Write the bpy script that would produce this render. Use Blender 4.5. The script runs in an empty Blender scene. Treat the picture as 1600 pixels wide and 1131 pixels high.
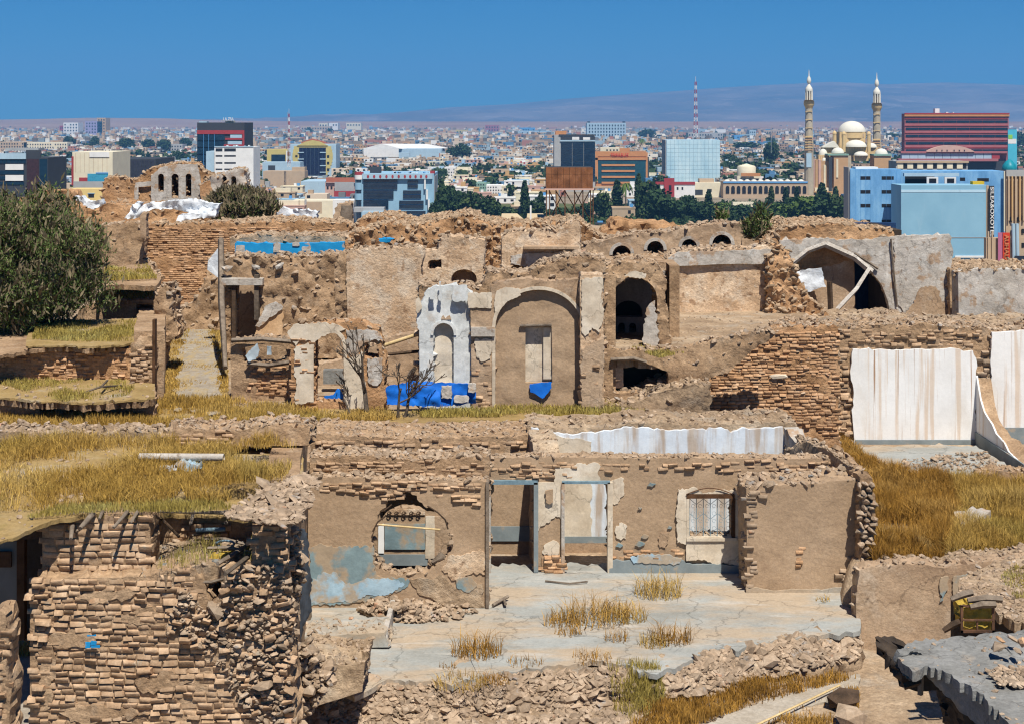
import bpy, math, random
import numpy as np
from mathutils.geometry import delaunay_2d_cdt
from mathutils import Vector
random.seed(7)
rng = np.random.default_rng(7)
SC = bpy.context.scene
COL = SC.collection
# ------------------------------------------------------------------ camera, light, exposure
F = 2400.0          # focal length in photograph pixels
CX, HY = 800.0, 190.0
CZ = 50.0           # camera height above the city plain
cam_d = bpy.data.cameras.new('camera'); cam = bpy.data.objects.new('camera', cam_d); COL.objects.link(cam)
cam.location = (0, 0, CZ); cam.rotation_euler = (math.radians(90), 0, 0)
cam_d.sensor_width = 36; cam_d.lens = 36 * F / 1600; cam_d.shift_y = -(565.5 - HY) / 1600
cam_d.clip_start = 0.5; cam_d.clip_end = 60000
SC.camera = cam
SUN_EL, SUN_AZ = math.radians(60), math.radians(16)     # sun behind the camera, a little to the right
world = bpy.data.worlds.new('World'); SC.world = world; world.use_nodes = True
wt = world.node_tree; wt.nodes.clear()
wo = wt.nodes.new('ShaderNodeOutputWorld'); bg = wt.nodes.new('ShaderNodeBackground'); sky = wt.nodes.new('ShaderNodeTexSky')
sky.sky_type = 'NISHITA'; sky.sun_disc = False; sky.sun_elevation = SUN_EL; sky.sun_rotation = math.pi - SUN_AZ
sky.altitude = 1200; sky.air_density = 0.9; sky.dust_density = 0.1; sky.ozone_density = 4.0
tint = wt.nodes.new('ShaderNodeMix'); tint.data_type = 'RGBA'; tint.blend_type = 'MULTIPLY'
tint.inputs[0].default_value = 1.0; tint.inputs[7].default_value = (0.045, 0.405, 0.72, 1)
wt.links.new(sky.outputs[0], tint.inputs[6]); wt.links.new(tint.outputs[2], bg.inputs[0]); wt.links.new(bg.outputs[0], wo.inputs[0])
bg.inputs[1].default_value = 0.07
sd = bpy.data.lights.new('sun', 'SUN'); sun = bpy.data.objects.new('sun', sd); COL.objects.link(sun)
sd.energy = 4.8; sd.angle = math.radians(0.53); sd.color = (1.0, 0.94, 0.84)
sdir = Vector((math.sin(SUN_AZ) * math.cos(SUN_EL), -math.cos(SUN_AZ) * math.cos(SUN_EL), math.sin(SUN_EL)))
sun.rotation_euler = sdir.to_track_quat('Z', 'Y').to_euler(); sun.location = (0, 0, 200)
vs = SC.view_settings; vs.view_transform = 'Standard'; vs.look = 'None'; vs.exposure = 0.42; vs.gamma = 1; vs.use_curve_mapping = False
SC.cycles.use_denoising = True
try: SC.cycles.denoiser = 'OPENIMAGEDENOISE'
except Exception: pass
SC.cycles.max_bounces = 5; SC.cycles.diffuse_bounces = 3; SC.cycles.glossy_bounces = 2; SC.cycles.volume_bounces = 1
SC.cycles.caustics_reflective = False; SC.cycles.caustics_refractive = False
SC.cycles.pixel_filter_type = 'BLACKMAN_HARRIS'; SC.cycles.filter_width = 1.2

# ------------------------------------------------------------------ noise
def _h(ix, iy, iz, seed):
    n = (ix.astype(np.int64) * 374761393 + iy.astype(np.int64) * 668265263 + iz.astype(np.int64) * 2147483647 + seed * 1274126177) & 0xffffffff
    n = ((n ^ (n >> 13)) * 1274126177) & 0xffffffff
    n = (n ^ (n >> 16)) & 0xffffffff
    return n / 4294967295.0
def vnoise(p, seed=0):
    i = np.floor(p); f = p - i; f = f * f * (3 - 2 * f); i = i.astype(np.int64)
    x, y, z = i[:, 0], i[:, 1], i[:, 2]; r = 0
    for dx in (0, 1):
        for dy in (0, 1):
            for dz in (0, 1):
                w = (f[:, 0] if dx else 1 - f[:, 0]) * (f[:, 1] if dy else 1 - f[:, 1]) * (f[:, 2] if dz else 1 - f[:, 2])
                r = r + w * _h(x + dx, y + dy, z + dz, seed)
    return r * 2 - 1
def fbm(p, scale=1.0, octs=4, seed=0):
    p = np.asarray(p, float) * scale; r = 0; a = 1; t = 0
    for o in range(octs):
        r = r + a * vnoise(p + 17.3 * o, seed + o); t += a; a *= 0.55; p = p * 2.1
    return r / t

# ------------------------------------------------------------------ materials
MATS = {}
def _lin(c):
    return tuple(c) + (1,) if len(c) == 3 else tuple(c)
def mat(name, stops, scale=1.2, stretch=(1, 1, 1), rough=0.95, bump=0.35, bscale=9.0, bdist=0.04, over=(), metallic=0.0, spec=0.2, detail=7, grain=0.3, isl=0.0, crack=0.0, mottle=0.0):
    """stops: [(pos, rgb)...] driven by noise on world position; over: [(rgb, scale, stretch, lo, hi, amount)...]"""
    if name in MATS: return MATS[name]
    m = bpy.data.materials.new(name); m.use_nodes = True; t = m.node_tree; t.nodes.clear(); N = t.nodes.new; L = t.links.new
    out = N('ShaderNodeOutputMaterial'); b = N('ShaderNodeBsdfPrincipled'); L(b.outputs[0], out.inputs[0])
    g = N('ShaderNodeNewGeometry')
    def noise(sc, st, det=detail, rg=0.6):
        mp = N('ShaderNodeMapping'); mp.inputs['Scale'].default_value = st; L(g.outputs['Position'], mp.inputs[0])
        n = N('ShaderNodeTexNoise'); n.inputs['Scale'].default_value = sc; n.inputs['Detail'].default_value = det; n.inputs['Roughness'].default_value = rg
        L(mp.outputs[0], n.inputs['Vector']); return n
    n = noise(scale, stretch); r = N('ShaderNodeValToRGB'); L(n.outputs[0], r.inputs[0])
    el = r.color_ramp.elements
    while len(el) < len(stops): el.new(0.5)
    for e, (p, c) in zip(el, stops): e.position = p; e.color = _lin(c)
    cur = r.outputs[0]
    for (c, sc, st, lo, hi, am) in over:
        k = noise(sc, st, 5); mr = N('ShaderNodeMapRange'); mr.inputs[1].default_value = lo; mr.inputs[2].default_value = hi; mr.inputs[4].default_value = am
        L(k.outputs[0], mr.inputs[0]); mx = N('ShaderNodeMix'); mx.data_type = 'RGBA'
        L(mr.outputs[0], mx.inputs[0]); L(cur, mx.inputs[6]); mx.inputs[7].default_value = _lin(c); cur = mx.outputs[2]
    def scaled(val, cur):
        mx = N('ShaderNodeVectorMath'); mx.operation = 'SCALE'; L(cur, mx.inputs[0]); L(val, mx.inputs['Scale']); return mx.outputs[0]
    def mrange(src, a, b, c, d):
        mr = N('ShaderNodeMapRange'); L(src, mr.inputs[0])
        for i_, v_ in enumerate((a, b, c, d)): mr.inputs[i_ + 1].default_value = v_
        return mr.outputs[0]
    if mottle:
        k = noise(2.2, (1, 1, 1.8), 9, 0.72); cur = scaled(mrange(k.outputs[0], .3, .7, 1 - mottle, 1 + mottle), cur)
    if isl:
        oi = N('ShaderNodeObjectInfo'); ad = N('ShaderNodeMath'); ad.operation = 'ADD'; L(g.outputs['Random Per Island'], ad.inputs[0]); L(oi.outputs['Random'], ad.inputs[1])
        fr = N('ShaderNodeMath'); fr.operation = 'FRACT'; L(ad.outputs[0], fr.inputs[0]); cur = scaled(mrange(fr.outputs[0], 0, 1, 1 - isl, 1 + isl), cur)
    if crack:
        k = noise(1.5, (1, 1, 1), 4); av = N('ShaderNodeVectorMath'); av.operation = 'ADD'; L(g.outputs['Position'], av.inputs[0]); L(k.outputs['Color'], av.inputs[1])
        vo = N('ShaderNodeTexVoronoi'); vo.feature = 'DISTANCE_TO_EDGE'; vo.inputs['Scale'].default_value = crack; L(av.outputs[0], vo.inputs['Vector']); cur = scaled(mrange(vo.outputs['Distance'], .002, .014, .66, 1), cur)
    if grain:
        k = noise(bscale * 1.6, (1, 1, 1), 6, 0.75); mr = N('ShaderNodeMapRange'); mr.inputs[1].default_value = 0.25; mr.inputs[2].default_value = 0.75
        mr.inputs[3].default_value = 1 - grain; mr.inputs[4].default_value = 1 + grain
        L(k.outputs[0], mr.inputs[0]); mx = N('ShaderNodeVectorMath'); mx.operation = 'SCALE'; L(cur, mx.inputs[0]); L(mr.outputs[0], mx.inputs['Scale']); cur = mx.outputs[0]
    L(cur, b.inputs['Base Color'])
    b.inputs['Roughness'].default_value = rough; b.inputs['Metallic'].default_value = metallic; b.inputs['Specular IOR Level'].default_value = spec
    if bump:
        k = noise(bscale, stretch if bscale < 20 else (1, 1, 1), 8, 0.65); bp = N('ShaderNodeBump'); bp.inputs['Strength'].default_value = bump; bp.inputs['Distance'].default_value = bdist
        L(k.outputs[0], bp.inputs['Height']); L(bp.outputs[0], b.inputs['Normal'])
    MATS[name] = m; return m
def flat(name, c, rough=0.8, spec=0.3, metallic=0.0, var=0.12, scale=0.3):
    d = tuple(x * (1 - var) for x in c); e = tuple(min(1, x * (1 + var)) for x in c)
    return mat(name, [(0.3, d), (0.7, e)], scale=scale, rough=rough, bump=0, spec=spec, metallic=metallic, grain=0, detail=4)

S1 = (1, 1, 1); SV = (1, 1, 0.06); SH = (0.5, 0.5, 2.6)
mud = mat('mud_plaster', [(0.25, (0.194, 0.122, 0.070)), (0.5, (0.338, 0.225, 0.134)), (0.75, (0.463, 0.325, 0.204))], scale=.9,
          over=[((.42, .33, .24), 2.5, S1, .55, .75, .6), ((.12, .08, .05), 5, S1, .60, .8, .5)], mottle=.22, bump=.7, bdist=.07, grain=.38)
earth = mat('dry_earth', [(0.25, (0.196, 0.135, 0.086)), (0.5, (0.333, 0.240, 0.155)), (0.75, (0.483, 0.374, 0.259))], scale=.7, bscale=7,
            over=[((.36, .33, .28), 1.3, S1, .52, .70, .55), ((.16, .10, .06), 6, S1, .62, .8, .5)], mottle=.2, bump=.8, bdist=.08, grain=.38)
orange_earth = mat('orange_earth', [(0.25, (0.221, 0.116, 0.052)), (0.5, (0.390, 0.226, 0.115)), (0.75, (0.533, 0.342, 0.196))], scale=1.1, bscale=7,
            over=[((.13, .08, .045), 5, SH, .58, .75, .6)], mottle=.22, bump=.8, bdist=.09, grain=.4)
tan_plaster = mat('tan_plaster', [(0.25, (0.258, 0.168, 0.105)), (0.5, (0.381, 0.269, 0.176)), (0.75, (0.448, 0.336, 0.231))], scale=.6,
            over=[((.47, .40, .32), 1.8, S1, .56, .72, .5), ((.17, .10, .06), 3.4, S1, .64, .74, .55), ((.17, .12, .08), 6, (1, 1, .15), .6, .8, .35)], mottle=.18, bump=.45, bdist=.06, crack=.5, grain=.28)
smooth_mud = mat('smooth_mud_render', [(0.2, (0.282, 0.194, 0.120)), (0.55, (0.371, 0.263, 0.170)), (0.8, (0.435, 0.319, 0.216))], scale=.5,
            over=[((.20, .13, .085), 2.2, S1, .6, .78, .5), ((.36, .29, .22), 4, S1, .62, .8, .4)], mottle=.12, bump=.4, bdist=.05, grain=.24, crack=.0)
pink_plaster = mat('faded_ochre_plaster', [(0.25, (.37, .235, .135)), (0.5, (.52, .37, .24)), (0.75, (.62, .50, .37))], scale=1.0,
            over=[((.60, .53, .43), 1.3, S1, .52, .62, .45), ((.62, .55, .45), 5.5, S1, .58, .66, .5), ((.25, .145, .08), 4.0, S1, .56, .64, .75), ((.22, .15, .1), 5, SV, .55, .8, .35)], mottle=.22, bump=.6, bdist=.08, grain=.3)
grey_plaster = mat('grey_lime_plaster', [(0.25, (.29, .255, .215)), (0.5, (.42, .385, .34)), (0.75, (.54, .50, .455))], scale=.8,
            over=[((.58, .56, .52), 2.3, S1, .53, .64, .6), ((.36, .24, .15), 1.7, S1, .56, .62, .85), ((.22, .15, .10), 6, S1, .60, .68, .7), ((.20, .17, .15), 4, SV, .56, .8, .5)], mottle=.2, bump=.45, bdist=.06, crack=.55, grain=.2)
blue_plaster = mat('pale_blue_plaster', [(0.25, (.41, .42, .41)), (0.5, (.54, .56, .555)), (0.75, (.66, .67, .66))], scale=.9, bump=.2,
            over=[((.46, .37, .28), 2.3, S1, .57, .72, .7), ((.30, .24, .19), 5, SV, .58, .8, .5)], mottle=.12, crack=.5, grain=.16)
cream_plaster = mat('cream_plaster', [(0.25, (.42, .34, .25)), (0.5, (.58, .50, .39)), (0.75, (.66, .60, .51))], scale=1.2, bump=.2,
            over=[((.40, .30, .21), 3, S1, .60, .75, .7), ((.35, .26, .19), 5, SV, .56, .8, .5)], mottle=.14, grain=.16, crack=.7)
white_streak = mat('white_plaster_with_rust_runs', [(0.25, (.66, .65, .63)), (0.6, (.78, .78, .77))], scale=1, bump=.12, grain=.06,
            over=[((.56, .40, .26), 5.2, (1, 1, .03), .53, .62, .6), ((.33, .18, .09), 10, (1, 1, .012), .59, .65, .95), ((.58, .50, .40), 1.2, (1, 1, .3), .55, .75, .5)])
bluewhite_streak = mat('bluish_white_plaster_worn', [(0.25, (.55, .60, .66)), (0.6, (.66, .73, .80))], scale=1, bump=.15, grain=.08,
            over=[((.40, .29, .19), 2.8, (1, 1, .10), .48, .62, .8), ((.60, .55, .48), 4, SV, .5, .7, .5)])
grey_paint = mat('slate_blue_dado', [(0.3, (.16, .19, .20)), (0.7, (.25, .29, .30))], scale=1.5, bump=.1, grain=.1, over=[((.36, .28, .20), 3, S1, .60, .70, .7)])
blue_paint = mat('faded_turquoise_paint', [(0.3, (.14, .20, .22)), (0.6, (.21, .29, .31))], scale=1.3, bump=.2, grain=.12,
            over=[((.36, .27, .18), 1.6, S1, .46, .56, .92)], mottle=.15)
lightblue_paint = mat('light_blue_paint', [(0.3, (.24, .36, .45)), (0.6, (.34, .47, .56))], scale=1.6, bump=.2, grain=.12, over=[((.38, .30, .21), 1.7, S1, .47, .57, .9)], mottle=.15)
vivid_blue = mat('bright_blue_tarpaulin', [(0.3, (.006, .10, .48)), (0.7, (.012, .17, .66))], scale=2, bump=.3, bscale=4, rough=.55, grain=.1,
            over=[((.25, .30, .36), 3, S1, .66, .72, .8)], mottle=.2)
sky_blue_paint = mat('sky_blue_wall_paint', [(0.3, (.008, .20, .46)), (0.7, (.02, .29, .58))], scale=2, bump=.15, grain=.1, over=[((.38, .30, .22), 2.2, S1, .62, .66, .9)])
concrete = mat('courtyard_screed', [(0.25, (.22, .215, .19)), (0.5, (.30, .305, .285)), (0.75, (.36, .38, .37))], scale=.45, stretch=(1, 1.5, 1),
            over=[((.40, .31, .215), .6, (.7, 1.6, 1), .44, .60, .85), ((.46, .44, .40), 1.4, (.4, 2, 1), .58, .7, .6), ((.18, .14, .10), 5, S1, .63, .75, .5)], mottle=.12, crack=.45, grain=.16, bump=.35)
slab_grey = mat('grey_cement_slab', [(0.25, (.15, .145, .135)), (0.5, (.21, .21, .20)), (0.75, (.27, .27, .265))], scale=1.4,
            over=[((.32, .26, .20), 2.5, S1, .6, .72, .6)], mottle=.2, crack=.9, grain=.3, bump=.6)
stone_m = mat('pale_rubble_stone', [(0.2, (.21, .15, .10)), (0.5, (.33, .245, .17)), (0.8, (.45, .36, .27))], scale=3.3, bump=.3,
            over=[((.30, .29, .28), 2.7, S1, .62, .68, .7), ((.42, .21, .12), 3.1, S1, .66, .70, .6)], isl=.28, grain=.3)
orange_stone = mat('ochre_rubble_stone', [(0.2, (.21, .14, .085)), (0.5, (.34, .245, .16)), (0.8, (.45, .35, .25))], scale=3.3, bump=.3, isl=.25)
brick_m = mat('mud_brick', [(0.25, (0.250, 0.160, 0.091)), (0.5, (0.388, 0.262, 0.163)), (0.75, (0.525, 0.384, 0.260))], scale=4.0, bump=.4, bscale=14,
            over=[((.36, .34, .28), 4.1, S1, .62, .70, .6), ((.36, .19, .10), 3.3, S1, .60, .68, .5)], isl=.2, grain=.3)
red_brick_m = mat('ochre_baked_brick', [(0.25, (0.294, 0.160, 0.078)), (0.5, (0.438, 0.262, 0.143)), (0.75, (0.550, 0.371, 0.234))], scale=2.6, bump=.4, bscale=14,
            over=[((.24, .15, .09), 1.5, S1, .55, .7, .6)], isl=.2, grain=.3)
wood = mat('weathered_wood', [(0.3, (.10, .075, .055)), (0.7, (.27, .22, .17))], scale=4, stretch=(1, 1, 1), bump=.4, bscale=22)
dark_wood = mat('dark_timber', [(0.3, (.035, .024, .016)), (0.7, (.11, .07, .045))], scale=4, bump=.4, bscale=22)
pale_wood = mat('pale_batten', [(0.3, (.45, .33, .16)), (0.7, (.60, .46, .25))], scale=4, bump=.1)
bark = mat('grey_bark', [(0.3, (.05, .04, .03)), (0.7, (.16, .125, .095))], scale=5, bump=.3)
tin = mat('dull_tin_sheet', [(0.3, (0.300, 0.380, 0.430)), (0.7, (0.500, 0.580, 0.630))], scale=2, bump=.2, rough=.5, grain=.08, over=[((.25, .14, .08), 3, S1, .64, .72, .7)])
white_tarp = mat('white_plastic_sheet', [(0.3, (.52, .57, .62)), (0.7, (.80, .82, .84))], scale=1.4, bump=.6, bscale=3, bdist=.1, rough=.5, grain=.06, mottle=.15)
metal_blue = mat('blue_grey_iron', [(0.3, (.10, .17, .22)), (0.7, (.20, .29, .34))], scale=4, bump=0, rough=.5)
iron = mat('rusty_iron', [(0.3, (.05, .03, .02)), (0.7, (.16, .08, .045))], scale=4, bump=.2)
void_m = mat('painted_shade', [(0.3, (.035, .027, .02)), (0.7, (.075, .055, .04))], scale=1, bump=.2)  # near-black colour standing in for shade inside openings and under edges
white_p = flat('white_paint', (.78, .78, .76))
yellow_p = mat('yellow_foam', [(0.3, (.30, .20, .03)), (0.7, (.52, .37, .07))], scale=5, bump=.4)
dkbrown = mat('brown_metal_frame', [(0.3, (.05, .025, .012)), (0.7, (.12, .06, .03))], scale=3, bump=.1)
grass_m = mat('dry_grass', [(0.25, (.20, .115, .022)), (0.45, (.36, .225, .05)), (0.6, (.44, .30, .09)), (0.8, (.52, .42, .19))], scale=.55, bump=0, rough=.9, grain=.3,
              over=[((.22, .20, .05), .33, S1, .55, .72, .55)], isl=.4)
red_grass_m = mat('rusty_dry_grass', [(0.25, (.16, .08, .014)), (0.5, (.31, .165, .03)), (0.75, (.43, .27, .08))], scale=.6, bump=0, rough=.9, grain=.35,
              over=[((.50, .38, .17), 1.1, S1, .60, .72, .6)], isl=.4)
green_grass_m = mat('yellow_green_grass', [(0.25, (.19, .15, .03)), (0.5, (.31, .24, .06)), (0.75, (.36, .33, .12))], scale=.9, bump=0, rough=.9, grain=.3, isl=.4)
grass_ground = mat('grassy_soil', [(0.25, (.20, .13, .05)), (0.5, (.31, .215, .09)), (0.75, (.36, .28, .16))], scale=.8, bump=.6, bscale=9,
              over=[((.33, .30, .26), .8, S1, .58, .68, .7), ((.18, .15, .04), 3, S1, .55, .7, .5)])
bush_m = mat('olive_foliage', [(0.25, (.035, .06, .015)), (0.5, (.08, .12, .03)), (0.75, (.15, .19, .06))], scale=1.5, bump=0, rough=.7, grain=.4, isl=.45)
bush_dry = mat('dry_twigs', [(0.25, (.10, .08, .045)), (0.75, (.22, .18, .11))], scale=2, bump=0, rough=.8, isl=.35)

# ------------------------------------------------------------------ objects
WL = {}
def tag(o, label=None, cat=None, group=None, kind=None):
    if label: o['label'] = label
    if cat: o['category'] = cat
    if group: o['group'] = group
    if kind: o['kind'] = kind
    return o
def mk(name, V, FC, m, parent=None, label=None, cat=None, group=None, kind=None, smooth=None, origin=None):
    V = np.asarray(V, float)
    if origin is None: origin = np.array([V[:, 0].mean(), V[:, 1].mean(), V[:, 2].min()])
    me = bpy.data.meshes.new(name)
    if isinstance(FC, np.ndarray):
        k = FC.shape[1]; me.vertices.add(len(V)); me.vertices.foreach_set('co', (V - origin).astype(np.float32).ravel())
        me.loops.add(FC.size); me.loops.foreach_set('vertex_index', FC.astype(np.int32).ravel())
        me.polygons.add(len(FC)); me.polygons.foreach_set('loop_start', np.arange(0, FC.size, k, dtype=np.int32))
        me.update(calc_edges=True); me.shade_flat()
    else:
        me.from_pydata((V - origin).tolist(), [], [tuple(int(i) for i in f) for f in FC]); me.update()
    me.materials.append(m)
    if smooth is not None:
        me.polygons.foreach_set('use_smooth', [True] * len(me.polygons))
        me.set_sharp_from_angle(angle=math.radians(smooth))
    o = bpy.data.objects.new(name, me); COL.objects.link(o)
    place(o, origin, parent); tag(o, label, cat, group, kind); return o
def place(o, origin, parent=None):
    WL[o.name] = np.array(origin, float)
    if parent is not None:
        o.parent = parent; o.location = tuple(np.array(origin) - WL[parent.name])
    else: o.location = tuple(origin)
def empty(name, loc, label=None, cat=None, group=None, kind=None):
    o = bpy.data.objects.new(name, None); COL.objects.link(o); o.empty_display_size = .2; place(o, loc); tag(o, label, cat, group, kind); return o
def P(px, py, Y):
    return np.array([(px - CX) * Y / F, Y, CZ - (py - HY) * Y / F])
def G(px, py, h):
    Y = F * h / (py - HY); return np.array([(px - CX) * Y / F, Y, CZ - h])

def inpoly(q, poly):
    x, y = q[:, 0], q[:, 1]; ins = np.zeros(len(q), bool); n = len(poly)
    for i in range(n):
        x0, y0 = poly[i][:2]; x1, y1 = poly[(i + 1) % n][:2]
        if y0 == y1: continue
        c = ((y0 > y) != (y1 > y)) & (x < (x1 - x0) * (y - y0) / (y1 - y0) + x0); ins ^= c
    return ins
_seed = [0]
def dens(poly, cell, rag):
    """densify an outline; third value of a point scales the raggedness of the edge that starts there"""
    _seed[0] += 1; out = []; n = len(poly)
    for i in range(n):
        a = poly[i]; b = poly[(i + 1) % n]; r = (a[2] if len(a) > 2 else 1.0) * rag
        ax, ay = a[:2]; bx, by = b[:2]; L = math.hypot(bx - ax, by - ay)
        k = max(1, int(round(L / (cell * .8)))); nx, ny = (-(by - ay) / L, (bx - ax) / L) if L else (0, 0)
        for j in range(k):
            t = j / k; x = ax + (bx - ax) * t; y = ay + (by - ay) * t
            if r:
                p = np.array([[x, y, _seed[0] * 3.7]]); w = 1 if (j > 0 or r < .3) else .4
                d = r * w * (1.5 * float(fbm(p, .045, 2, 3)[0]) + .9 * float(vnoise(p * .33, 5)[0]))
                if _hs(_seed[0], j) : d += r * .5 * random.choice((-1, 1))
                x += nx * d; y += ny * d
            out.append((x, y))
    return out
def _hs(a, b): return ((a * 7349 + b * 9151) % 7) == 0
def tri2d(poly, holes, cell, rag, hrag=None):
    outer = dens(poly, cell, rag); hs = [dens(h, cell, rag if hrag is None else hrag) for h in holes]
    pts = list(outer); edges = [(i, (i + 1) % len(outer)) for i in range(len(outer))]
    for h in hs:
        o = len(pts); pts += h; edges += [(o + i, o + (i + 1) % len(h)) for i in range(len(h))]
    B = np.array(pts); x0, y0 = B.min(0); x1, y1 = B.max(0)
    gx, gy = np.meshgrid(np.arange(x0 + cell / 2, x1, cell), np.arange(y0 + cell / 2, y1, cell)); q = np.stack([gx.ravel(), gy.ravel()], 1)
    if len(q):
        q = q + rng.uniform(-.33, .33, q.shape) * cell; k = inpoly(q, outer)
        for h in hs: k &= ~inpoly(q, h)
        q = q[k]
        if len(q):
            keep = np.ones(len(q), bool)
            for s in range(0, len(q), 2000):
                d = ((q[s:s + 2000, None, :] - B[None]) ** 2).sum(2).min(1); keep[s:s + 2000] = d > (cell * .45) ** 2
            q = q[keep]
    vin = [Vector(p) for p in pts] + [Vector(p) for p in q.tolist()]
    r = delaunay_2d_cdt(vin, edges, [], 0, 1e-5)
    V = np.array([tuple(v) for v in r[0]]); T = np.array([f for f in r[2] if len(f) == 3])
    c = V[T].mean(1); k = inpoly(c, outer)
    for h in hs: k &= ~inpoly(c, h)
    T = T[k]
    a = V[T]; ar = (a[:, 1, 0] - a[:, 0, 0]) * (a[:, 2, 1] - a[:, 0, 1]) - (a[:, 1, 1] - a[:, 0, 1]) * (a[:, 2, 0] - a[:, 0, 0])
    T = T[np.abs(ar) > 1e-6]; ar = ar[np.abs(ar) > 1e-6]; T[ar < 0] = T[ar < 0][:, ::-1]
    e = np.concatenate([T[:, [0, 1]], T[:, [1, 2]], T[:, [2, 0]]]); key = np.sort(e, 1); _, inv, cnt = np.unique(key, axis=0, return_inverse=True, return_counts=True)
    be = e[cnt[inv.ravel()] == 1]
    return V, T, be
def solid(V2, T, be, mapf, ext, disp, dscale, sub, jit, back=True, dh=1.0):
    """lift a 2-D triangulation into 3-D, displace its face, extrude it along ext"""
    P3 = mapf(V2); ext = np.array(ext, float); el = np.linalg.norm(ext); u = ext / el
    _seed[0] += 1
    sc = np.array([1, 1, dh])
    d = disp * (fbm(P3 * sc, dscale, 4, 11) + .5 * fbm(P3 * sc + _seed[0], dscale * 4, 2, 12))
    Fr = P3 - u * d[:, None]; n = len(Fr); bi = np.unique(be); mp = -np.ones(n, int); mp[bi] = np.arange(len(bi))
    tri = [T]; Vs = [Fr]; prev = bi.copy(); prev_i = {}
    cur = np.arange(n)  # index of ring for boundary verts
    ringprev = bi; base = n
    for s in range(1, sub + 1):
        R = P3[bi] + ext * (s / sub)
        if jit and s < sub: R = R + rng.normal(0, jit, R.shape) * (.9 if s < sub else .3)
        ring = base + np.arange(len(bi)); Vs.append(R)
        a = ringprev[mp[be[:, 0]]]; b = ringprev[mp[be[:, 1]]]; c = ring[mp[be[:, 1]]]; dd = ring[mp[be[:, 0]]]
        tri.append(np.stack([b, a, dd], 1)); tri.append(np.stack([b, dd, c], 1)); ringprev = ring; base += len(bi)
    if back:
        inner = np.ones(n, bool); inner[bi] = False; ii = np.where(inner)[0]; m2 = -np.ones(n, int); m2[bi] = ringprev; m2[ii] = base + np.arange(len(ii))
        Vs.append(P3[ii] + ext); tri.append(m2[T][:, ::-1])
    return np.concatenate(Vs), np.concatenate(tri)
def wall(name, label, cat, poly, Y, T, m, holes=(), rag=2.0, hrag=None, cell=None, disp=None, parent=None, jit=None, smooth=50, dscale=1.6, group=None, kind=None, ext=None, dh=1.0, z=None):
    """a standing wall: outline as it is seen at distance Y (number or function of px), real thickness T away from the camera"""
    Yf = Y if callable(Y) else (lambda px: np.full(np.shape(px), float(Y)))
    ym = float(np.mean(Yf(np.array([p[0] for p in poly], float)))); s = F / ym
    if cell is None: cell = max(3.0, min(9.0, s * .10))
    if disp is None: disp = .045
    if jit is None: jit = .035 * min(1, rag)
    V2, TT, be = tri2d(poly, holes, cell, rag, hrag)
    def mapf(v):
        yy = Yf(v[:, 0]); return np.stack([(v[:, 0] - CX) * yy / F, yy, CZ - (v[:, 1] - HY) * yy / F], 1)
    V, FC = solid(V2, TT, be, mapf, ext if ext is not None else (0, T, 0), disp, dscale, max(1, int(round(T / .18))) if T > .12 else 1, jit, True, dh)
    return mk(name, V, FC[:, ::-1], m, parent, label, cat, group, kind, smooth)
def slab(name, label, cat, poly, h, T, m, holes=(), rag=2.0, cell=8, disp=.03, parent=None, kind=None, smooth=50, dscale=.8, jit=.03, group=None):
    """a level sheet (ground, floor, flat roof) h metres below the eye, T thick downwards; outline as seen in perspective"""
    V2, TT, be = tri2d(poly, holes, cell, rag)
    def mapf(v):
        hh = h(v) if callable(h) else h
        yy = F * hh / np.maximum(v[:, 1] - HY, 5); return np.stack([(v[:, 0] - CX) * yy / F, yy, CZ - hh + 0 * yy], 1)
    V, FC = solid(V2, TT, be, mapf, (0, 0, -T), disp, dscale, max(1, int(round(T / .2))), jit, True)
    return mk(name, V, FC[:, ::-1], m, parent, label, cat, group, kind, smooth)
def box(V0, V1):
    x0, y0, z0 = V0; x1, y1, z1 = V1
    V = np.array([(x0, y0, z0), (x1, y0, z0), (x1, y1, z0), (x0, y1, z0), (x0, y0, z1), (x1, y0, z1), (x1, y1, z1), (x0, y1, z1)], float)
    return V, BOXF
BOXF = np.array([(0, 1, 5, 4), (1, 2, 6, 5), (2, 3, 7, 6), (3, 0, 4, 7), (4, 5, 6, 7), (3, 2, 1, 0)])
def join(parts):
    Vs, Fs, o = [], [], 0
    for V, f in parts: Vs.append(V); Fs.append(np.asarray(f) + o); o += len(V)
    return np.concatenate(Vs), np.concatenate(Fs)
def bx(name, px0, px1, py0, py1, Y, T, m, parent=None, off=0.0, **k):
    """a box whose front face covers px0..px1, py0..py1 at distance Y"""
    a = P(px0, py1, Y); b = P(px1, py0, Y); V, f = box((a[0], Y - off, a[2]), (b[0], Y - off + T, b[2])); return mk(name, V, f, m, parent, **k)
def bxw(name, a, b, m, parent=None, **k):
    V, f = box(a, b); return mk(name, V, f, m, parent, **k)
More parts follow.
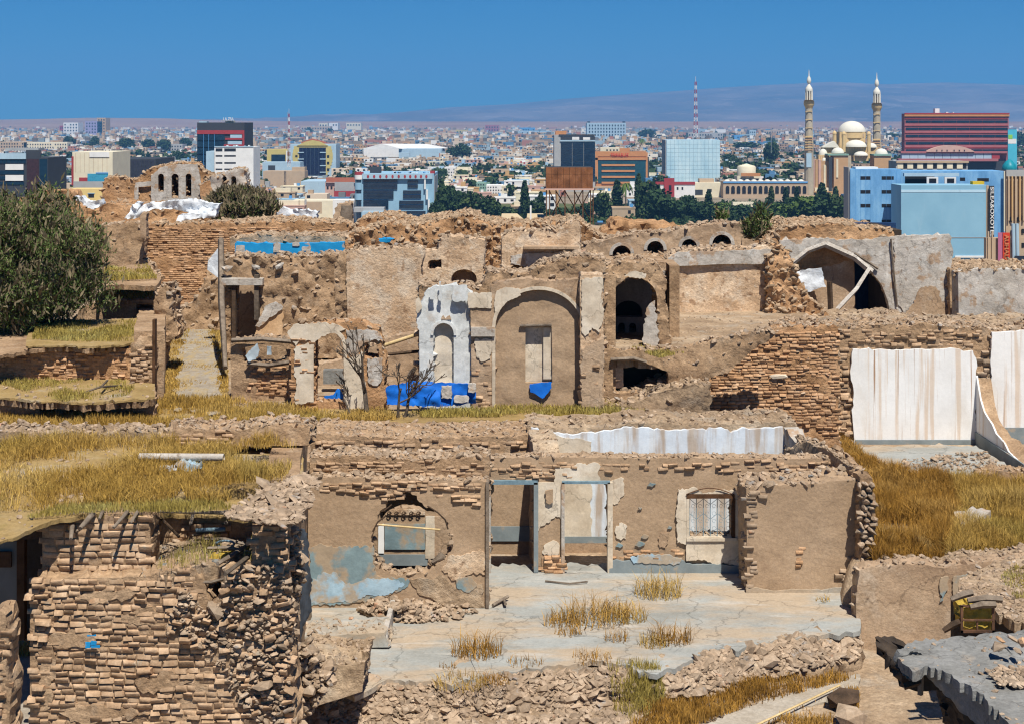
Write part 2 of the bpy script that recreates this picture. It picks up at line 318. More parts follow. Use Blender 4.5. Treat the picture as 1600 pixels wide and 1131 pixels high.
def tube(pts, r, n=6):
    pts = np.asarray(pts, float); r = np.broadcast_to(r, (len(pts),)); V, Fc = [], []
    for i, p in enumerate(pts):
        d = pts[min(i + 1, len(pts) - 1)] - pts[max(i - 1, 0)]; d = d / (np.linalg.norm(d) + 1e-9)
        a = np.cross(d, (0, 0, 1) if abs(d[2]) < .9 else (1, 0, 0)); a /= np.linalg.norm(a); b = np.cross(d, a)
        for k in range(n):
            t = 2 * math.pi * k / n; V.append(p + r[i] * (a * math.cos(t) + b * math.sin(t)))
    for i in range(len(pts) - 1):
        for k in range(n):
            k2 = (k + 1) % n; Fc.append((i * n + k, i * n + k2, (i + 1) * n + k2, (i + 1) * n + k))
    o = len(V); V += [pts[0], pts[-1]]
    for k in range(n):
        Fc.append((k, o, o, (k + 1) % n)) if False else None
    V = V[:o]
    Fc2 = [f for f in Fc if f]
    q = np.array(Fc2)
    if n == 4: q = np.concatenate([q, [[3, 2, 1, 0], [o - 4, o - 3, o - 2, o - 1]]])
    if n == 6: q = np.concatenate([q, [[3, 2, 1, 0], [5, 4, 3, 0], [o - 6, o - 5, o - 4, o - 3], [o - 6, o - 3, o - 2, o - 1]]])
    return np.array(V), q
def stick(name, pts, r, m, parent=None, n=6, **k):
    V, f = tube(pts, r, n); return mk(name, V, f, m, parent, smooth=60, **k)
# stones ---------------------------------------------------------------------------------------------
_ph = (1 + 5 ** .5) / 2
ICO_V = np.array([(-1, _ph, 0), (1, _ph, 0), (-1, -_ph, 0), (1, -_ph, 0), (0, -1, _ph), (0, 1, _ph), (0, -1, -_ph), (0, 1, -_ph), (_ph, 0, -1), (_ph, 0, 1), (-_ph, 0, -1), (-_ph, 0, 1)]) / 1.9
ICO_F = np.array([(0, 11, 5), (0, 5, 1), (0, 1, 7), (0, 7, 10), (0, 10, 11), (1, 5, 9), (5, 11, 4), (11, 10, 2), (10, 7, 6), (7, 1, 8), (3, 9, 4), (3, 4, 2), (3, 2, 6), (3, 6, 8), (3, 8, 9), (4, 9, 5), (2, 4, 11), (6, 2, 10), (8, 6, 7), (9, 8, 1)])
def stones(P3, size, flat_=.6, seed=1):
    """many angular stones joined: centres P3 (N,3), radii size (N)"""
    r = np.random.default_rng(seed); N = len(P3); vari = [ICO_V * r.uniform(.68, 1.18, (12, 1)) for _ in range(14)]
    tv = np.array(vari)[r.integers(0, 14, N)]; a = r.uniform(0, 6.28, N); ca, sa = np.cos(a), np.sin(a)
    tv = tv * np.stack([r.uniform(.8, 1.5, N), r.uniform(.7, 1.1, N), r.uniform(flat_ * .7, flat_ * 1.3, N)], 1)[:, None, :]
    x = tv[:, :, 0] * ca[:, None] - tv[:, :, 1] * sa[:, None]; y = tv[:, :, 0] * sa[:, None] + tv[:, :, 1] * ca[:, None]
    tl = r.normal(0, .35, N); zz = tv[:, :, 2] + x * tl[:, None]
    V = np.stack([x, y, zz], 2) * np.asarray(size)[:, None, None] + np.asarray(P3)[:, None, :]
    Fc = ICO_F[None] + (np.arange(N) * 12)[:, None, None]
    return V.reshape(-1, 3), Fc.reshape(-1, 3)
def sample_obj(o, n, nz=None, zmin=None, yfront=None):
    """random points on an object's faces (world), optionally only faces that look up"""
    me = o.data; V = np.zeros(len(me.vertices) * 3); me.vertices.foreach_get('co', V); V = V.reshape(-1, 3) + WL[o.name]
    me.calc_loop_triangles(); T = np.zeros(len(me.loop_triangles) * 3, int); me.loop_triangles.foreach_get('vertices', T); T = T.reshape(-1, 3)
    a, b, c = V[T[:, 0]], V[T[:, 1]], V[T[:, 2]]; nn = np.cross(b - a, c - a); ar = np.linalg.norm(nn, axis=1); k = ar > 1e-9
    nz_ = nn[:, 2] / np.maximum(ar, 1e-9)
    if nz is not None: k &= nz_ > nz
    if yfront is not None: k &= (nn[:, 1] / np.maximum(ar, 1e-9)) < -yfront
    w = np.where(k, ar, 0)
    if w.sum() == 0: return np.zeros((0, 3))
    i = rng.choice(len(T), n, p=w / w.sum()); u, v = rng.random(n), rng.random(n); f = u + v > 1; u[f] = 1 - u[f]; v[f] = 1 - v[f]
    return a[i] + (b[i] - a[i]) * u[:, None] + (c[i] - a[i]) * v[:, None]
def rubble_on(o, n, size=.08, m=None, nz=.35, name='loose_rubble'):
    n = int(n * .9); size = size * .55
    p = sample_obj(o, n, nz)
    if not len(p): return None
    s = size * np.clip(np.exp(rng.normal(0, .6, len(p))), .3, 2.4); V, f = stones(p + np.array([0, 0, 1]) * (s * .15)[:, None], s, .65, len(WL))
    return mk(name, V, f, m or stone_m, o, kind='stuff')
# bricks ---------------------------------------------------------------------------------------------
def _bt(r):
    """a worn brick, unit size, front face at -y"""
    w = r.uniform(.76, .90); h = r.uniform(.52, .74); b = []
    for (sx, sz) in ((-1, -1), (1, -1), (1, 1), (-1, 1)): b.append((sx * .5 + r.uniform(-.03, .03), 0, sz * .5 + r.uniform(-.05, .05)))
    for (sx, sz) in ((-1, -1), (1, -1), (1, 1), (-1, 1)): b.append((sx * .49 + r.uniform(-.03, .03), -.55, sz * .48 + r.uniform(-.05, .05)))
    for (sx, sz) in ((-1, -1), (1, -1), (1, 1), (-1, 1)): b.append((sx * .5 * w + r.uniform(-.05, .05), -1 + r.uniform(-.15, .2), sz * .5 * h + r.uniform(-.08, .08)))
    return b
_r = random.Random(3)
BRV = np.array([_bt(_r) for _ in range(16)])
BRF = np.array([(0, 1, 5, 4), (1, 2, 6, 5), (2, 3, 7, 6), (3, 0, 4, 7), (4, 5, 9, 8), (5, 6, 10, 9), (6, 7, 11, 10), (7, 4, 8, 11), (8, 9, 10, 11)])
BRM = {}
def lay(poly, bw, bh, holes=(), jit=.18, drop=.04, wob=1.5):
    """brick places (px centre, py centre, width, height) in courses over a picture-size region"""
    A = np.array([p[:2] for p in poly], float); x0, y0 = A.min(0); x1, y1 = A.max(0); out = []; y = y0; row = 0
    while y < y1:
        hh = bh * random.uniform(.88, 1.14); x = x0 - random.random() * bw; ph = random.random() * 9
        while x < x1:
            ww = bw * random.uniform(.65, 1.35)
            if random.random() > drop:
                cy = y + hh / 2 + random.uniform(-jit, jit) * bh * .4 + wob * math.sin((x) * .013 + ph * .05 + y * .01); out.append((x + ww / 2, cy, ww * 1.0, hh * random.uniform(.92, 1.08)))
            x += ww
        y += hh; row += 1
    q = np.array(out); k = inpoly(q[:, :2], poly)
    for h in holes: k &= ~inpoly(q[:, :2], h)
    return q[k]
def bricks(parent, q, Y, m, thick=.10, proud=.05, indiv=0, name='brick', rest='brickwork', rot=.03, pv=.03):
    Yf = Y if callable(Y) else (lambda px: np.full(np.shape(px), float(Y)))
    proud = proud * .6; yy = Yf(q[:, 0]); s = yy / F; N = len(q); order = np.argsort(-(q[:, 2] * q[:, 3])); ind = order[:indiv]; res = order[indiv:]
    C = np.stack([(q[:, 0] - CX) * s, yy + thick * .5, CZ - (q[:, 1] - HY) * s], 1); dy = rng.normal(0, pv, N); a = rng.normal(0, rot, N)
    if len(res):
        t = BRV[rng.integers(0, 16, len(res))].copy(); fl = rng.random(len(res)) < .5; t[fl, :, 0] *= -1
        x = t[:, :, 0] * (q[res, 2] * s[res])[:, None]; z = t[:, :, 2] * (q[res, 3] * s[res])[:, None]; y = t[:, :, 1] * (thick * .5 + proud + dy[res])[:, None]
        ca, sa = np.cos(a[res])[:, None], np.sin(a[res])[:, None]
        V = np.stack([x * ca - z * sa, y, x * sa + z * ca], 2) + C[res][:, None, :]
        Fc = np.repeat(BRF[None], len(res), 0); Fc[fl] = Fc[fl][:, :, ::-1]; Fc = Fc + (np.arange(len(res)) * 12)[:, None, None]
        mk(rest, V.reshape(-1, 3), Fc.reshape(-1, 4), m, parent, kind='stuff', smooth=75)
    if len(ind) and m.name not in BRM:
        BRM[m.name] = []
        for t in BRV:
            me = bpy.data.meshes.new(name); me.from_pydata(t.tolist(), [], BRF.tolist()); me.materials.append(m); me.polygons.foreach_set('use_smooth', [True] * len(me.polygons)); me.set_sharp_from_angle(angle=math.radians(75)); BRM[m.name].append(me)
    for i in ind:
        o = bpy.data.objects.new(name, random.choice(BRM[m.name])); COL.objects.link(o)
        o.scale = (q[i, 2] * s[i], thick * .5 + proud + dy[i], q[i, 3] * s[i]); o.rotation_euler = (0, -a[i], 0); place(o, C[i], parent)
def patch(parent, poly, Y, m, proud=.045, T=.045, rag=2.5, name='plaster_patch', label=None, holes=(), cell=None, disp=.01):
    if name == 'plaster_patch' : cell = cell or 4
    Yf = (lambda px: Y(px) - proud) if callable(Y) else Y - proud
    return wall(name, None, None, poly, Yf, T, m, holes, rag=rag, disp=disp, parent=parent, jit=.004, smooth=40, cell=cell)
def arch(x0, x1, ytop, ybot, n=10, pointed=0.0, spring=None):
    """closed outline of an arched opening, clockwise from bottom left"""
    c = (x0 + x1) / 2; r = (x1 - x0) / 2; sp = spring if spring is not None else ytop + r
    o = [(x0, ybot, 0)]
    for i in range(n + 1):
        t = math.pi * i / n; x = c - r * math.cos(t); y = sp - (sp - ytop) * (math.sin(t) ** (1 - pointed * .45)); o.append((x, y, 0))
    o.append((x1, ybot, 0)); return o
def R4(x0, y0, x1, y1, r=0.0): return [(x0, y1, r), (x0, y0, r), (x1, y0, r), (x1, y1, r)]
# grass ----------------------------------------------------------------------------------------------
def blades(p, hgt, wid, seed=0, lean=.35, segs=2):
    """curved grass blades at points p (N,3)"""
    r = np.random.default_rng(seed); N = len(p); a = r.uniform(0, 6.28, N); H = hgt * r.uniform(.45, 1.3, N); W = wid * r.uniform(.6, 1.4, N)
    b = r.uniform(0, 6.28, N); ln = H * np.abs(r.normal(0, lean, N)); d = np.stack([np.cos(a), np.sin(a)], 1); l = np.stack([np.cos(b), np.sin(b)], 1)
    z0 = np.zeros(N); v = []
    for (t, w) in ((0, 1), (.55, .75)):
        cx = p[:, :2] + l * (ln * t * t)[:, None]; z = p[:, 2] + H * t
        v.append(np.column_stack([cx + d * (W * w / 2)[:, None], z])); v.append(np.column_stack([cx - d * (W * w / 2)[:, None], z]))
    v.append(np.column_stack([p[:, :2] + l * ln[:, None], p[:, 2] + H * (1 - .25 * (ln / H))]))
    V = np.stack(v, 1).reshape(-1, 3); T = np.array([(0, 1, 3), (0, 3, 2), (2, 3, 4)])[None] + (np.arange(N) * 5)[:, None, None]
    return V, T.reshape(-1, 3)
def grass(name, label, poly, h, n, hgt, wid, m, clump=.5, lean=.35, parent=None, kind='stuff', cs=1.0, cat='grass'):
    A = np.array(poly, float); x0, y0 = A.min(0)[:2]; x1, y1 = A.max(0)[:2]
    q = np.column_stack([rng.uniform(x0, x1, n * 4), rng.uniform(y0, y1, n * 4)]); q = q[inpoly(q, poly)]
    hh = h(q) if callable(h) else np.full(len(q), float(h)); Y = F * hh / (q[:, 1] - HY); p = np.column_stack([(q[:, 0] - CX) * Y / F, Y, CZ - hh])
    den = fbm(p, 1.1 * cs, 3, 41); k = den + rng.normal(0, .12, len(p)) > (clump - .5) * .8; p = p[k][:n]; den = den[k][:n]
    V, T = blades(p, hgt * np.clip(.6 + 1.0 * (den + .25), .4, 1.5), wid, len(WL), lean); return mk(name, V, T, m, parent, label, cat if parent is None else None, None, kind)
def tuft(name, label, c, r, n, hgt, m, group=None, lean=.8):
    a = rng.uniform(0, 6.28, n); rr = r * np.sqrt(rng.random(n)) * .5; p = np.column_stack([c[0] + rr * np.cos(a), c[1] + rr * np.sin(a) * .8, np.full(n, c[2] - .01)])
    V, T = blades(p, hgt, .014, len(WL), lean); return mk(name, V, T, m, None, label, 'grass tuft', group)
def branchy(root, h, r0, depth, seed, spread=.55, up=.25, kids=3, bend=.12):
    rr = np.random.default_rng(seed); out = []
    def go(p, d, L, r, k):
        pts = [p]; n = 4
        for i in range(n):
            d = d + rr.normal(0, bend, 3); d[2] += up * .15; d = d / np.linalg.norm(d); p = p + d * L / n; pts.append(p)
        out.append((np.array(pts), np.linspace(r, r * .6, n + 1), k))
        if k < depth:
            for j in range(kids + (k > 0)):
                t = rr.integers(2, n + 1); q = pts[t]; dd = d + rr.normal(0, spread, 3); dd[2] += up; dd /= np.linalg.norm(dd); go(q, dd, L * rr.uniform(.55, .8), r * .55, k + 1)
    go(np.array(root, float), np.array([0, 0, 1.]), h, r0, 0); return out
# ================================================================== citadel ground
def sstep(a, b, x): t = np.clip((x - a) / (b - a), 0, 1); return t * t * (3 - 2 * t)
def ground_h(x, y):
    """metres below the eye"""
    px = CX + F * x / y; h = np.full(np.shape(x), 11.1)
    terr = 7.9 + .7 * sstep(70, 112, y)
    start = np.where(px < 475, 31.0, np.where(px < 1075, 39.6, 46.4))
    t = sstep(start, start + .25, y); h = h * (1 - t) + terr * t
    f = sstep(33.2, 33.4, y) * (1 - sstep(46.6, 46.9, y)) * sstep(1295, 1335, px); h = h * (1 - f) + 9.62 * f
    edge = np.where(px > 1385, 62, 122); k = sstep(edge, edge + 45, y); h = h + k * 7
    k = sstep(edge + 40, edge + 190, y); h = h * (1 - k) + 50.3 * k
    return h
xs = np.arange(-62, 62.1, .38); ys = np.concatenate([np.arange(16, 80, .34), np.arange(80, 330, 1.6)])
gx, gy = np.meshgrid(xs, ys); wx = gx * np.clip(gy / 70, .5, 3.2); p = np.column_stack([wx.ravel(), gy.ravel(), np.zeros(gx.size)])
hh = ground_h(p[:, 0], p[:, 1]) + .03; nz = (.12 - .09 * sstep(38, 40, p[:, 1]) * (1 - sstep(60, 66, p[:, 1]))) * fbm(p, .9, 4, 2) + .5 * fbm(p, .16, 3, 5) * sstep(58, 80, p[:, 1])
far_amp = sstep(64, 90, p[:, 1]); p[:, 2] = CZ - hh + nz + far_amp * .25 * fbm(p, 1.3, 3, 9)
ny, nx = gx.shape; ii = np.arange(ny * nx).reshape(ny, nx)
Fc = np.stack([ii[:-1, :-1], ii[:-1, 1:], ii[1:, 1:], ii[1:, :-1]], 2).reshape(-1, 4)
ground = mk('citadel_ground', p, Fc, earth, kind='structure', smooth=60)
def gz(x, y): return CZ - ground_h(np.asarray(x, float), np.asarray(y, float))
def scatter_px(poly, n, Yfromh=None):
    A = np.array(poly, float); x0, y0 = A.min(0)[:2]; x1, y1 = A.max(0)[:2]
    q = np.column_stack([rng.uniform(x0, x1, n * 5), rng.uniform(y0, y1, n * 5)]); return q[inpoly(q, poly)][:n]
def stones_px(name, poly, h, n, size, m, parent=None, indiv=0, label=None, flat_=.6, group=None):
    q = scatter_px(poly, n); hh = h(q) if callable(h) else h; Y = F * hh / (q[:, 1] - HY)
    p = np.column_stack([(q[:, 0] - CX) * Y / F, Y, CZ - hh + 0 * Y]); s = size * np.exp(rng.normal(0, .4, len(p))); p[:, 2] += s * .15
    o = np.argsort(-s)
    if indiv:
        for i in o[:indiv]:
            V, f = stones(np.zeros((1, 3)), [1.0], flat_, int(i) + 5); ob = mk('stone', V * s[i] + p[i], f, m, parent) if parent else None
    r = o[indiv:]; V, f = stones(p[r], s[r], flat_, len(WL)); return mk(name, V, f, m, parent, label, None if parent else 'rubble', group, 'stuff')

# ------------------------------------------------------------------ COURTYARD HOUSE
YW = 35.85
edge_pl = [(432, 1062), (455, 985), (478, 935), (760, 893), (762, 880), (1165, 880), (1345, 905), (1343, 984), (1290, 990), (1215, 997), (1160, 1012), (1105, 1015), (1055, 1046), (1020, 1052), (985, 1040), (930, 1032), (850, 1040), (790, 1048), (700, 1068), (600, 1062), (560, 1085), (470, 1078)]
court = slab('courtyard_floor', None, None, edge_pl, 10.5, .10, concrete, rag=3.5, cell=7, disp=.012, kind='structure', jit=.02)
# the window and door front
wf = wall('courtyard_front_wall', 'long mud plastered wall with two open doorways and a grilled window', 'wall',
     [(762, 716), (830, 714, .6), (1160, 716, .6), (1312, 716, .4), (1312, 745, 0), (1168, 760, 0), (1168, 912, 0), (762, 912, 0)], YW, .5, smooth_mud,
     holes=[[(766, 905, 0), (766, 753, 0), (834, 752, 0), (834, 905, 0)], [(880, 905, 0), (880, 753, 0), (950, 753, 0), (952, 905, 0)], R4(1076, 775, 1144, 838)], rag=2.2, hrag=.5, cell=7, disp=.022, dscale=.9)
rubble_on(wf, 900, .055, stone_m, .4)
def rim(par, x0, x1, y, Y, rows=2, m=brick_m, bw=13, bh=5.0):
    rows = rows * 1.3
    bricks(par, lay([(x0, y), (x1, y + 1), (x1 - 9, y + rows * bh), (x0 + 12, y + rows * bh + 2)], bw, bh, jit=.4, drop=.05, wob=2.5), Y, m, .05, .040, rest='brick_courses', rot=.06)
rim(wf, 765, 900, 722, YW, 4); rim(wf, 930, 1165, 722, YW, 2); rim(wf, 1168, 1310, 719, YW, 4)
patch(wf, [(866, 753), (868, 728), (880, 730), (893, 733), (905, 724), (917, 727), (930, 722), (938, 728), (934, 738), (938, 750), (936, 754)], YW, cream_plaster, proud=.03)
patch(wf, [(838, 753, 0), (878, 753, 0), (878, 812), (868, 806), (860, 814), (845, 822), (838, 838, 0)], YW, cream_plaster, proud=.03)
patch(wf, [(848, 864, ), (852, 850), (868, 846), (874, 852), (872, 866)], YW, cream_plaster, proud=.03)
patch(wf, [(952, 752, 0), (972, 745), (976, 760), (970, 778), (960, 790), (954, 786, 0)], YW, cream_plaster, proud=.03)
patch(wf, [(962, 826), (972, 816), (980, 822), (978, 842), (970, 844), (962, 838)], YW, cream_plaster, proud=.03)
patch(wf, [(1028, 840), (1036, 829), (1046, 834), (1044, 848), (1040, 856), (1030, 855)], YW, tan_plaster)
patch(wf, [(1058, 848), (1057, 800), (1060, 764), (1088, 762), (1098, 770), (1110, 768), (1136, 766), (1156, 768), (1158, 885), (1130, 878), (1115, 883), (1100, 874), (1072, 876), (1073, 850)], YW, cream_plaster,
      holes=[R4(1076, 775, 1144, 838)], proud=.075)
patch(wf, [(846, 870, 0), (846, 893, 0), (880, 893, 0), (880, 870, 0)], YW, brick_m, name='brick_plinth')
bricks(wf, lay([(845, 866), (879, 866), (879, 893), (845, 893)], 17, 5.5), YW - .08, red_brick_m, .05, .05)
patch(wf, [(952, 878), (1000, 874, .5), (1060, 872), (1072, 880), (1158, 884), (1158, 899, 0), (952, 896, 0)], YW, grey_paint, proud=.10, T=.09, name='dado', rag=2)
patch(wf, [(985, 871), (1003, 866), (1050, 868), (1066, 872), (1062, 880), (990, 880)], YW, lightblue_paint, proud=.12, T=.05, rag=2)
bricks(wf, lay([(952, 858), (1072, 858), (1072, 872), (952, 872)], 14, 4.6, drop=.35), YW, red_brick_m, .04, .04)
for q in [(1018, 757, 7), (1000, 794, 4), (1008, 838, 6), (968, 852, 5), (1000, 850, 8), (1047, 824, 4)]:
    patch(wf, [(q[0] - q[2], q[1] + 2), (q[0] - 2, q[1] - q[2] * .6), (q[0] + q[2], q[1] - 1), (q[0] + 1, q[1] + q[2] * .5)], YW, blue_paint, rag=1.5)
patch(wf, [(852, 784), (853, 766, 0), (864, 764, 0), (864, 784), (858, 788)], YW, smooth_mud, proud=.10, T=.04)
for nm, x0, x1, y0, y1, mm in [('door_jamb', 760, 767, 750, 900, grey_plaster), ('door_jamb', 834, 841, 752, 892, grey_paint), ('door_jamb', 877, 882, 752, 893, grey_plaster), ('door_jamb', 949, 957, 752, 893, cream_plaster),
                               ('lintel', 764, 840, 749, 755, metal_blue), ('lintel', 878, 953, 750, 754, metal_blue)]:
    bx(nm, x0, x1, y0, y1, YW, .3, mm, wf, off=.10)
# grilled window
win = empty('window', P(1110, 838, YW)); win.parent = wf; win.location = tuple(P(1110, 838, YW) - WL[wf.name])
bx('frame', 1072, 1147, 770, 777, YW, .10, dkbrown, win, off=.09); bx('frame', 1142, 1148, 777, 840, YW, .10, dkbrown, win, off=.09)
bx('frame', 1072, 1076.5, 777, 838, YW, .10, cream_plaster, win, off=.085)
bx('sill', 1072, 1150, 838, 843, YW, .35, cream_plaster, win, off=.12)
for i in range(7):
    bx('grille_bar', 1077 + i * 10.9, 1078.1 + i * 10.9, 777, 838, YW, .02, metal_blue, win, off=-.05 + .001 * i)
gb = []
for i in range(6):
    x = 1078 + i * 10.9
    for j in range(5):
        y = 784 + j * 11.5; s_ = -1 if i % 2 else 1
        a = P(x + (0 if s_ > 0 else 9.4), y - 5, YW + .06); b = P(x + (9.4 if s_ > 0 else 0), y + 3, YW + .06); gb.append(tube([a, b], .006, 4)) if j % 2 == 0 else None
        if j < 4:
            c0 = P(x + 5, y + 6, YW + .06); gb.append(tube([c0 + .045 * np.array([math.cos(t), 0, math.sin(t)]) for t in np.linspace(0, 5.4, 6)], .004, 4))
V, f = join(gb); mk('grille_scrollwork', V, f, metal_blue, win, kind='stuff')
V, f = join([tube([P(1072 + 74 * t, 772 - 10 * math.sin(math.pi * t), YW - .1) for t in np.linspace(0, 1, 12)], .012, 4)]); mk('arched_wire', V, f, iron, win)
# left slab with the blasted window
YL = 33.2
wl = wall('left_plaster_wall', 'mud wall with a blasted window hole and turquoise paint left of the doorways', 'wall',
     [(482, 748), (560, 746), (650, 750), (762, 752), (762, 965, 0), (480, 965, 0)], YL, .42, smooth_mud,
     holes=[[(585, 880), (583, 828), (600, 795), (612, 775), (628, 768), (645, 772), (655, 784), (672, 792), (690, 808), (702, 826), (706, 845), (704, 862), (690, 876), (670, 892), (640, 896), (610, 897), (590, 890)]],
     rag=3.2, hrag=4.5, cell=6, disp=.022, dscale=1.2)
rubble_on(wl, 420, .07, stone_m, .3)
rim(wl, 484, 760, 752, YL, 2); rim(wl, 680, 760, 764, YL, 4, bw=16, bh=5.5); rim(wl, 545, 640, 766, YL, 2)
patch(wl, [(485, 855), (500, 848), (520, 856), (556, 853), (585, 858), (583, 880), (595, 900), (640, 908), (620, 925), (560, 940), (484, 944)], YL, blue_paint, rag=4, proud=.018)
patch(wl, [(484, 938), (486, 910), (502, 898), (524, 894), (536, 906), (552, 912), (580, 905), (612, 908), (632, 912), (618, 922), (585, 930), (552, 938), (520, 942)], YL, lightblue_paint, proud=.026, rag=4)
patch(wl, [(690, 890), (702, 868), (726, 866), (752, 858), (760, 870), (758, 898), (740, 894), (722, 902), (706, 906)], YL, pink_plaster, rag=3, proud=.028)
patch(wl, [(712, 905), (735, 900), (745, 915), (730, 925), (714, 918)], YL, blue_paint, rag=2)
patch(wl, [(640, 905), (690, 898), (712, 918), (752, 912), (758, 950), (700, 946), (655, 930)], YL, earth, rag=3, name='exposed_earth', proud=.03)
bx('corner_post', 759, 764, 752, 948, YL, .3, wood, wl, off=.09)
# remains of a painted window surround in the room behind the hole
wi = wall('painted_inner_wall', 'inner wall with slate blue panel and scroll frieze seen through the blasted hole', 'wall',
     [(575, 792), (600, 796), (640, 792), (668, 796), (712, 800), (720, 960, 0), (570, 960, 0)], 36.5, .3, smooth_mud, rag=2, cell=7, disp=.02)
def pp(poly, m, nm='painted_panel', pr=.04, rg=.8): return patch(wi, poly, 36.5, m, proud=pr, T=.03, rag=rg, name=nm, cell=7)
pp(R4(601, 818, 664, 858), blue_paint); pp(R4(591, 818, 600, 864, .5), white_p, 'pilaster', .06); pp(R4(665, 806, 679, 872, .5), cream_plaster, 'pilaster', .06)
pp(R4(590, 866, 668, 884), grey_paint); pp(R4(679, 806, 706, 880), tan_plaster)
pp(R4(602, 795, 664, 804), pink_plaster, 'frieze', .035)
sc = []
for i in range(5):
    c = P(608 + i * 11.5, 802, 36.42)
    sc.append(tube([c + .055 * (1 - k * .045) * np.array([math.cos(t), 0, math.sin(t)]) for k, t in enumerate(np.linspace(0, 7.5, 12))], .013, 4))
V, f = join(sc); mk('scroll_frieze', V, f, dark_wood, wi, kind='stuff')
tag(stick('batten', [P(592, 819, 33.12), P(688, 827, 33.1)], .022, pale_wood), 'yellow batten lying across the blasted window hole', 'batten')
tag(stick('broken_board', [P(676, 878, 33.3), P(690, 868, 33.3), P(700, 872, 33.4)], [.05, .09, .03], wood), 'curled brown board in the right corner of the blasted hole', 'board')
wall('hole_top_shade', 'near black sheet painting the shade at the top of the blasted hole', 'lintel', [(592, 775), (610, 762), (655, 762), (690, 785), (702, 806), (668, 797), (650, 789), (628, 786), (606, 797), (594, 812)], 33.645, .04, void_m, rag=2, cell=5, disp=.01)  # near-black sheet added as the shade at the top of the hole
bx('floor_shade_strip', 574, 706, 884, 915, 35.2, .05, void_m, wi)  # near-black strip painting the shade on the room floor
for pts in [[(597, 812), (600, 798), (612, 788)], [(700, 826), (696, 812), (684, 800), (668, 790)], [(582, 830), (590, 815), (602, 806)]]: stick('charred_stick', [P(x, y, 33.12) for x, y in pts], .018, dark_wood, wl)
# second rim wall behind the left slab
w2 = wall('left_coping_wall', 'crumbling brick coping wall behind the blasted window wall', 'wall', [(484, 716), (560, 712), (640, 717), (764, 712), (764, 770, 0), (484, 770, 0)], 33.65, .85, mud, rag=2.5, cell=7, disp=.05)
rubble_on(w2, 700, .07, stone_m, .4); rim(w2, 486, 762, 719, 33.65, 4, m=brick_m)
# right block
YR = 34.3
wr = wall('right_plaster_block', 'smooth brown plastered block projecting right of the grilled window', 'wall', [(1166, 762), (1200, 758), (1280, 756), (1330, 750), (1350, 752), (1341, 936, 0), (1168, 936, 0)], YR, 1.3, smooth_mud, rag=2.2, cell=7, disp=.03, dscale=1.0)
rubble_on(wr, 260, .10, stone_m, .4)
bricks(wr, lay([(1166, 770), (1180, 770), (1180, 925), (1166, 925)], 13, 6, jit=.6), YR, stone_m, .06, .06)
bricks(wr, lay([(1166, 762), (1215, 762), (1200, 778), (1166, 780)], 15, 5.5, jit=.6), YR, stone_m, .06, .05)
bricks(wr, lay([(1308, 905), (1322, 870), (1342, 862), (1340, 912)], 13, 6.5, jit=.6), YR, stone_m, .06, .06)
bricks(wr, lay([(1246, 850), (1254, 850), (1254, 885), (1246, 885)], 9, 5), YR, red_brick_m, .03, .03)
patch(wr, [(1166, 918), (1220, 922), (1290, 920), (1342, 915), (1342, 932, 0), (1166, 930, 0)], YR, concrete, rag=2, name='cement_skirting')
for (x, y, w_, mm) in [(1210, 750, 20, stone_m), (1222, 744, 10, slab_grey), (1238, 752, 12, stone_m), (1266, 742, 9, slab_grey), (1256, 752, 9, orange_stone), (1196, 752, 16, stone_m)]:
    s_ = w_ / 2 * YR / F; V, f = stones(np.zeros((1, 3)), [1.], .5, x); tag(mk('stone', V * s_ * np.array([1.2, 1, 1]) + P(x, y, YR + .5) + [0, 0, -.02], f, mm, wr))
# stone face at the right end
ws = wall('stone_end_wall', 'loose stone wall end between the plastered block and the tall golden grass', 'wall', [(1344, 750), (1352, 741), (1364, 748), (1367, 800), (1364, 890), (1345, 935, 0), (1341, 935, 0)], 33.9, 3.2, mud, rag=3, cell=6, disp=.10, dscale=3)
q = lay([(1342, 755), (1366, 752), (1366, 880), (1344, 895)], 11, 9, jit=.9); V, f = None, None
for (x, y, w_, h_) in q:
    s_ = 33.9 / F; Vv, ff = stones(np.zeros((1, 3)), [1.], .7, int(x * 7 + y)); mk('stone', Vv * np.array([w_ * .62 * s_, .14, h_ * .8 * s_]) + P(x, y, 33.85), ff, stone_m, ws)
wt_ = wall('right_top_wall', 'thick earthen wall top running back beside the golden grass', 'wall', [(1230, 704), (1262, 690), (1300, 706), (1318, 722), (1352, 742), (1352, 800, 0), (1230, 800, 0)], lambda px: 37.8 - (px - 1230) * .029, .9, earth, rag=2, cell=7, disp=.06)
rubble_on(wt_, 260, .06)
# back walls of the rooms
YB = 38.2
wb = wall('left_back_wall', 'brown back wall of the roofless left room with stony coping', 'wall', [(486, 676), (520, 680), (600, 684), (700, 684), (830, 680), (830, 880, 0), (486, 880, 0)], YB, 2.0, mud, rag=2.5, cell=7, disp=.06)
rubble_on(wb, 900, .06); rim(wb, 490, 828, 686, YB, 2, bw=13, bh=5)
p1 = patch(wb, [(760, 730, 0), (760, 880, 0), (835, 880, 0), (835, 730, 0)], YB, smooth_mud, proud=.09, rag=0, name='plaster_panel')
patch(wb, [(760, 822, 0), (760, 845, 0), (835, 845, 0), (835, 822, 0)], YB - .05, grey_paint, proud=.09, rag=.6, name='dado', T=.03)
ww = wall('white_streaked_wall', 'long white plastered back wall with brown streaks behind the doorways', 'wall', [(858, 676), (900, 679), (950, 673), (985, 668), (1060, 672), (1128, 668), (1142, 676), (1160, 668), (1224, 667), (1226, 880, 0), (830, 880, 0), (830, 668)], YB + .1, .12, bluewhite_streak, rag=2.5, cell=6, disp=.015)
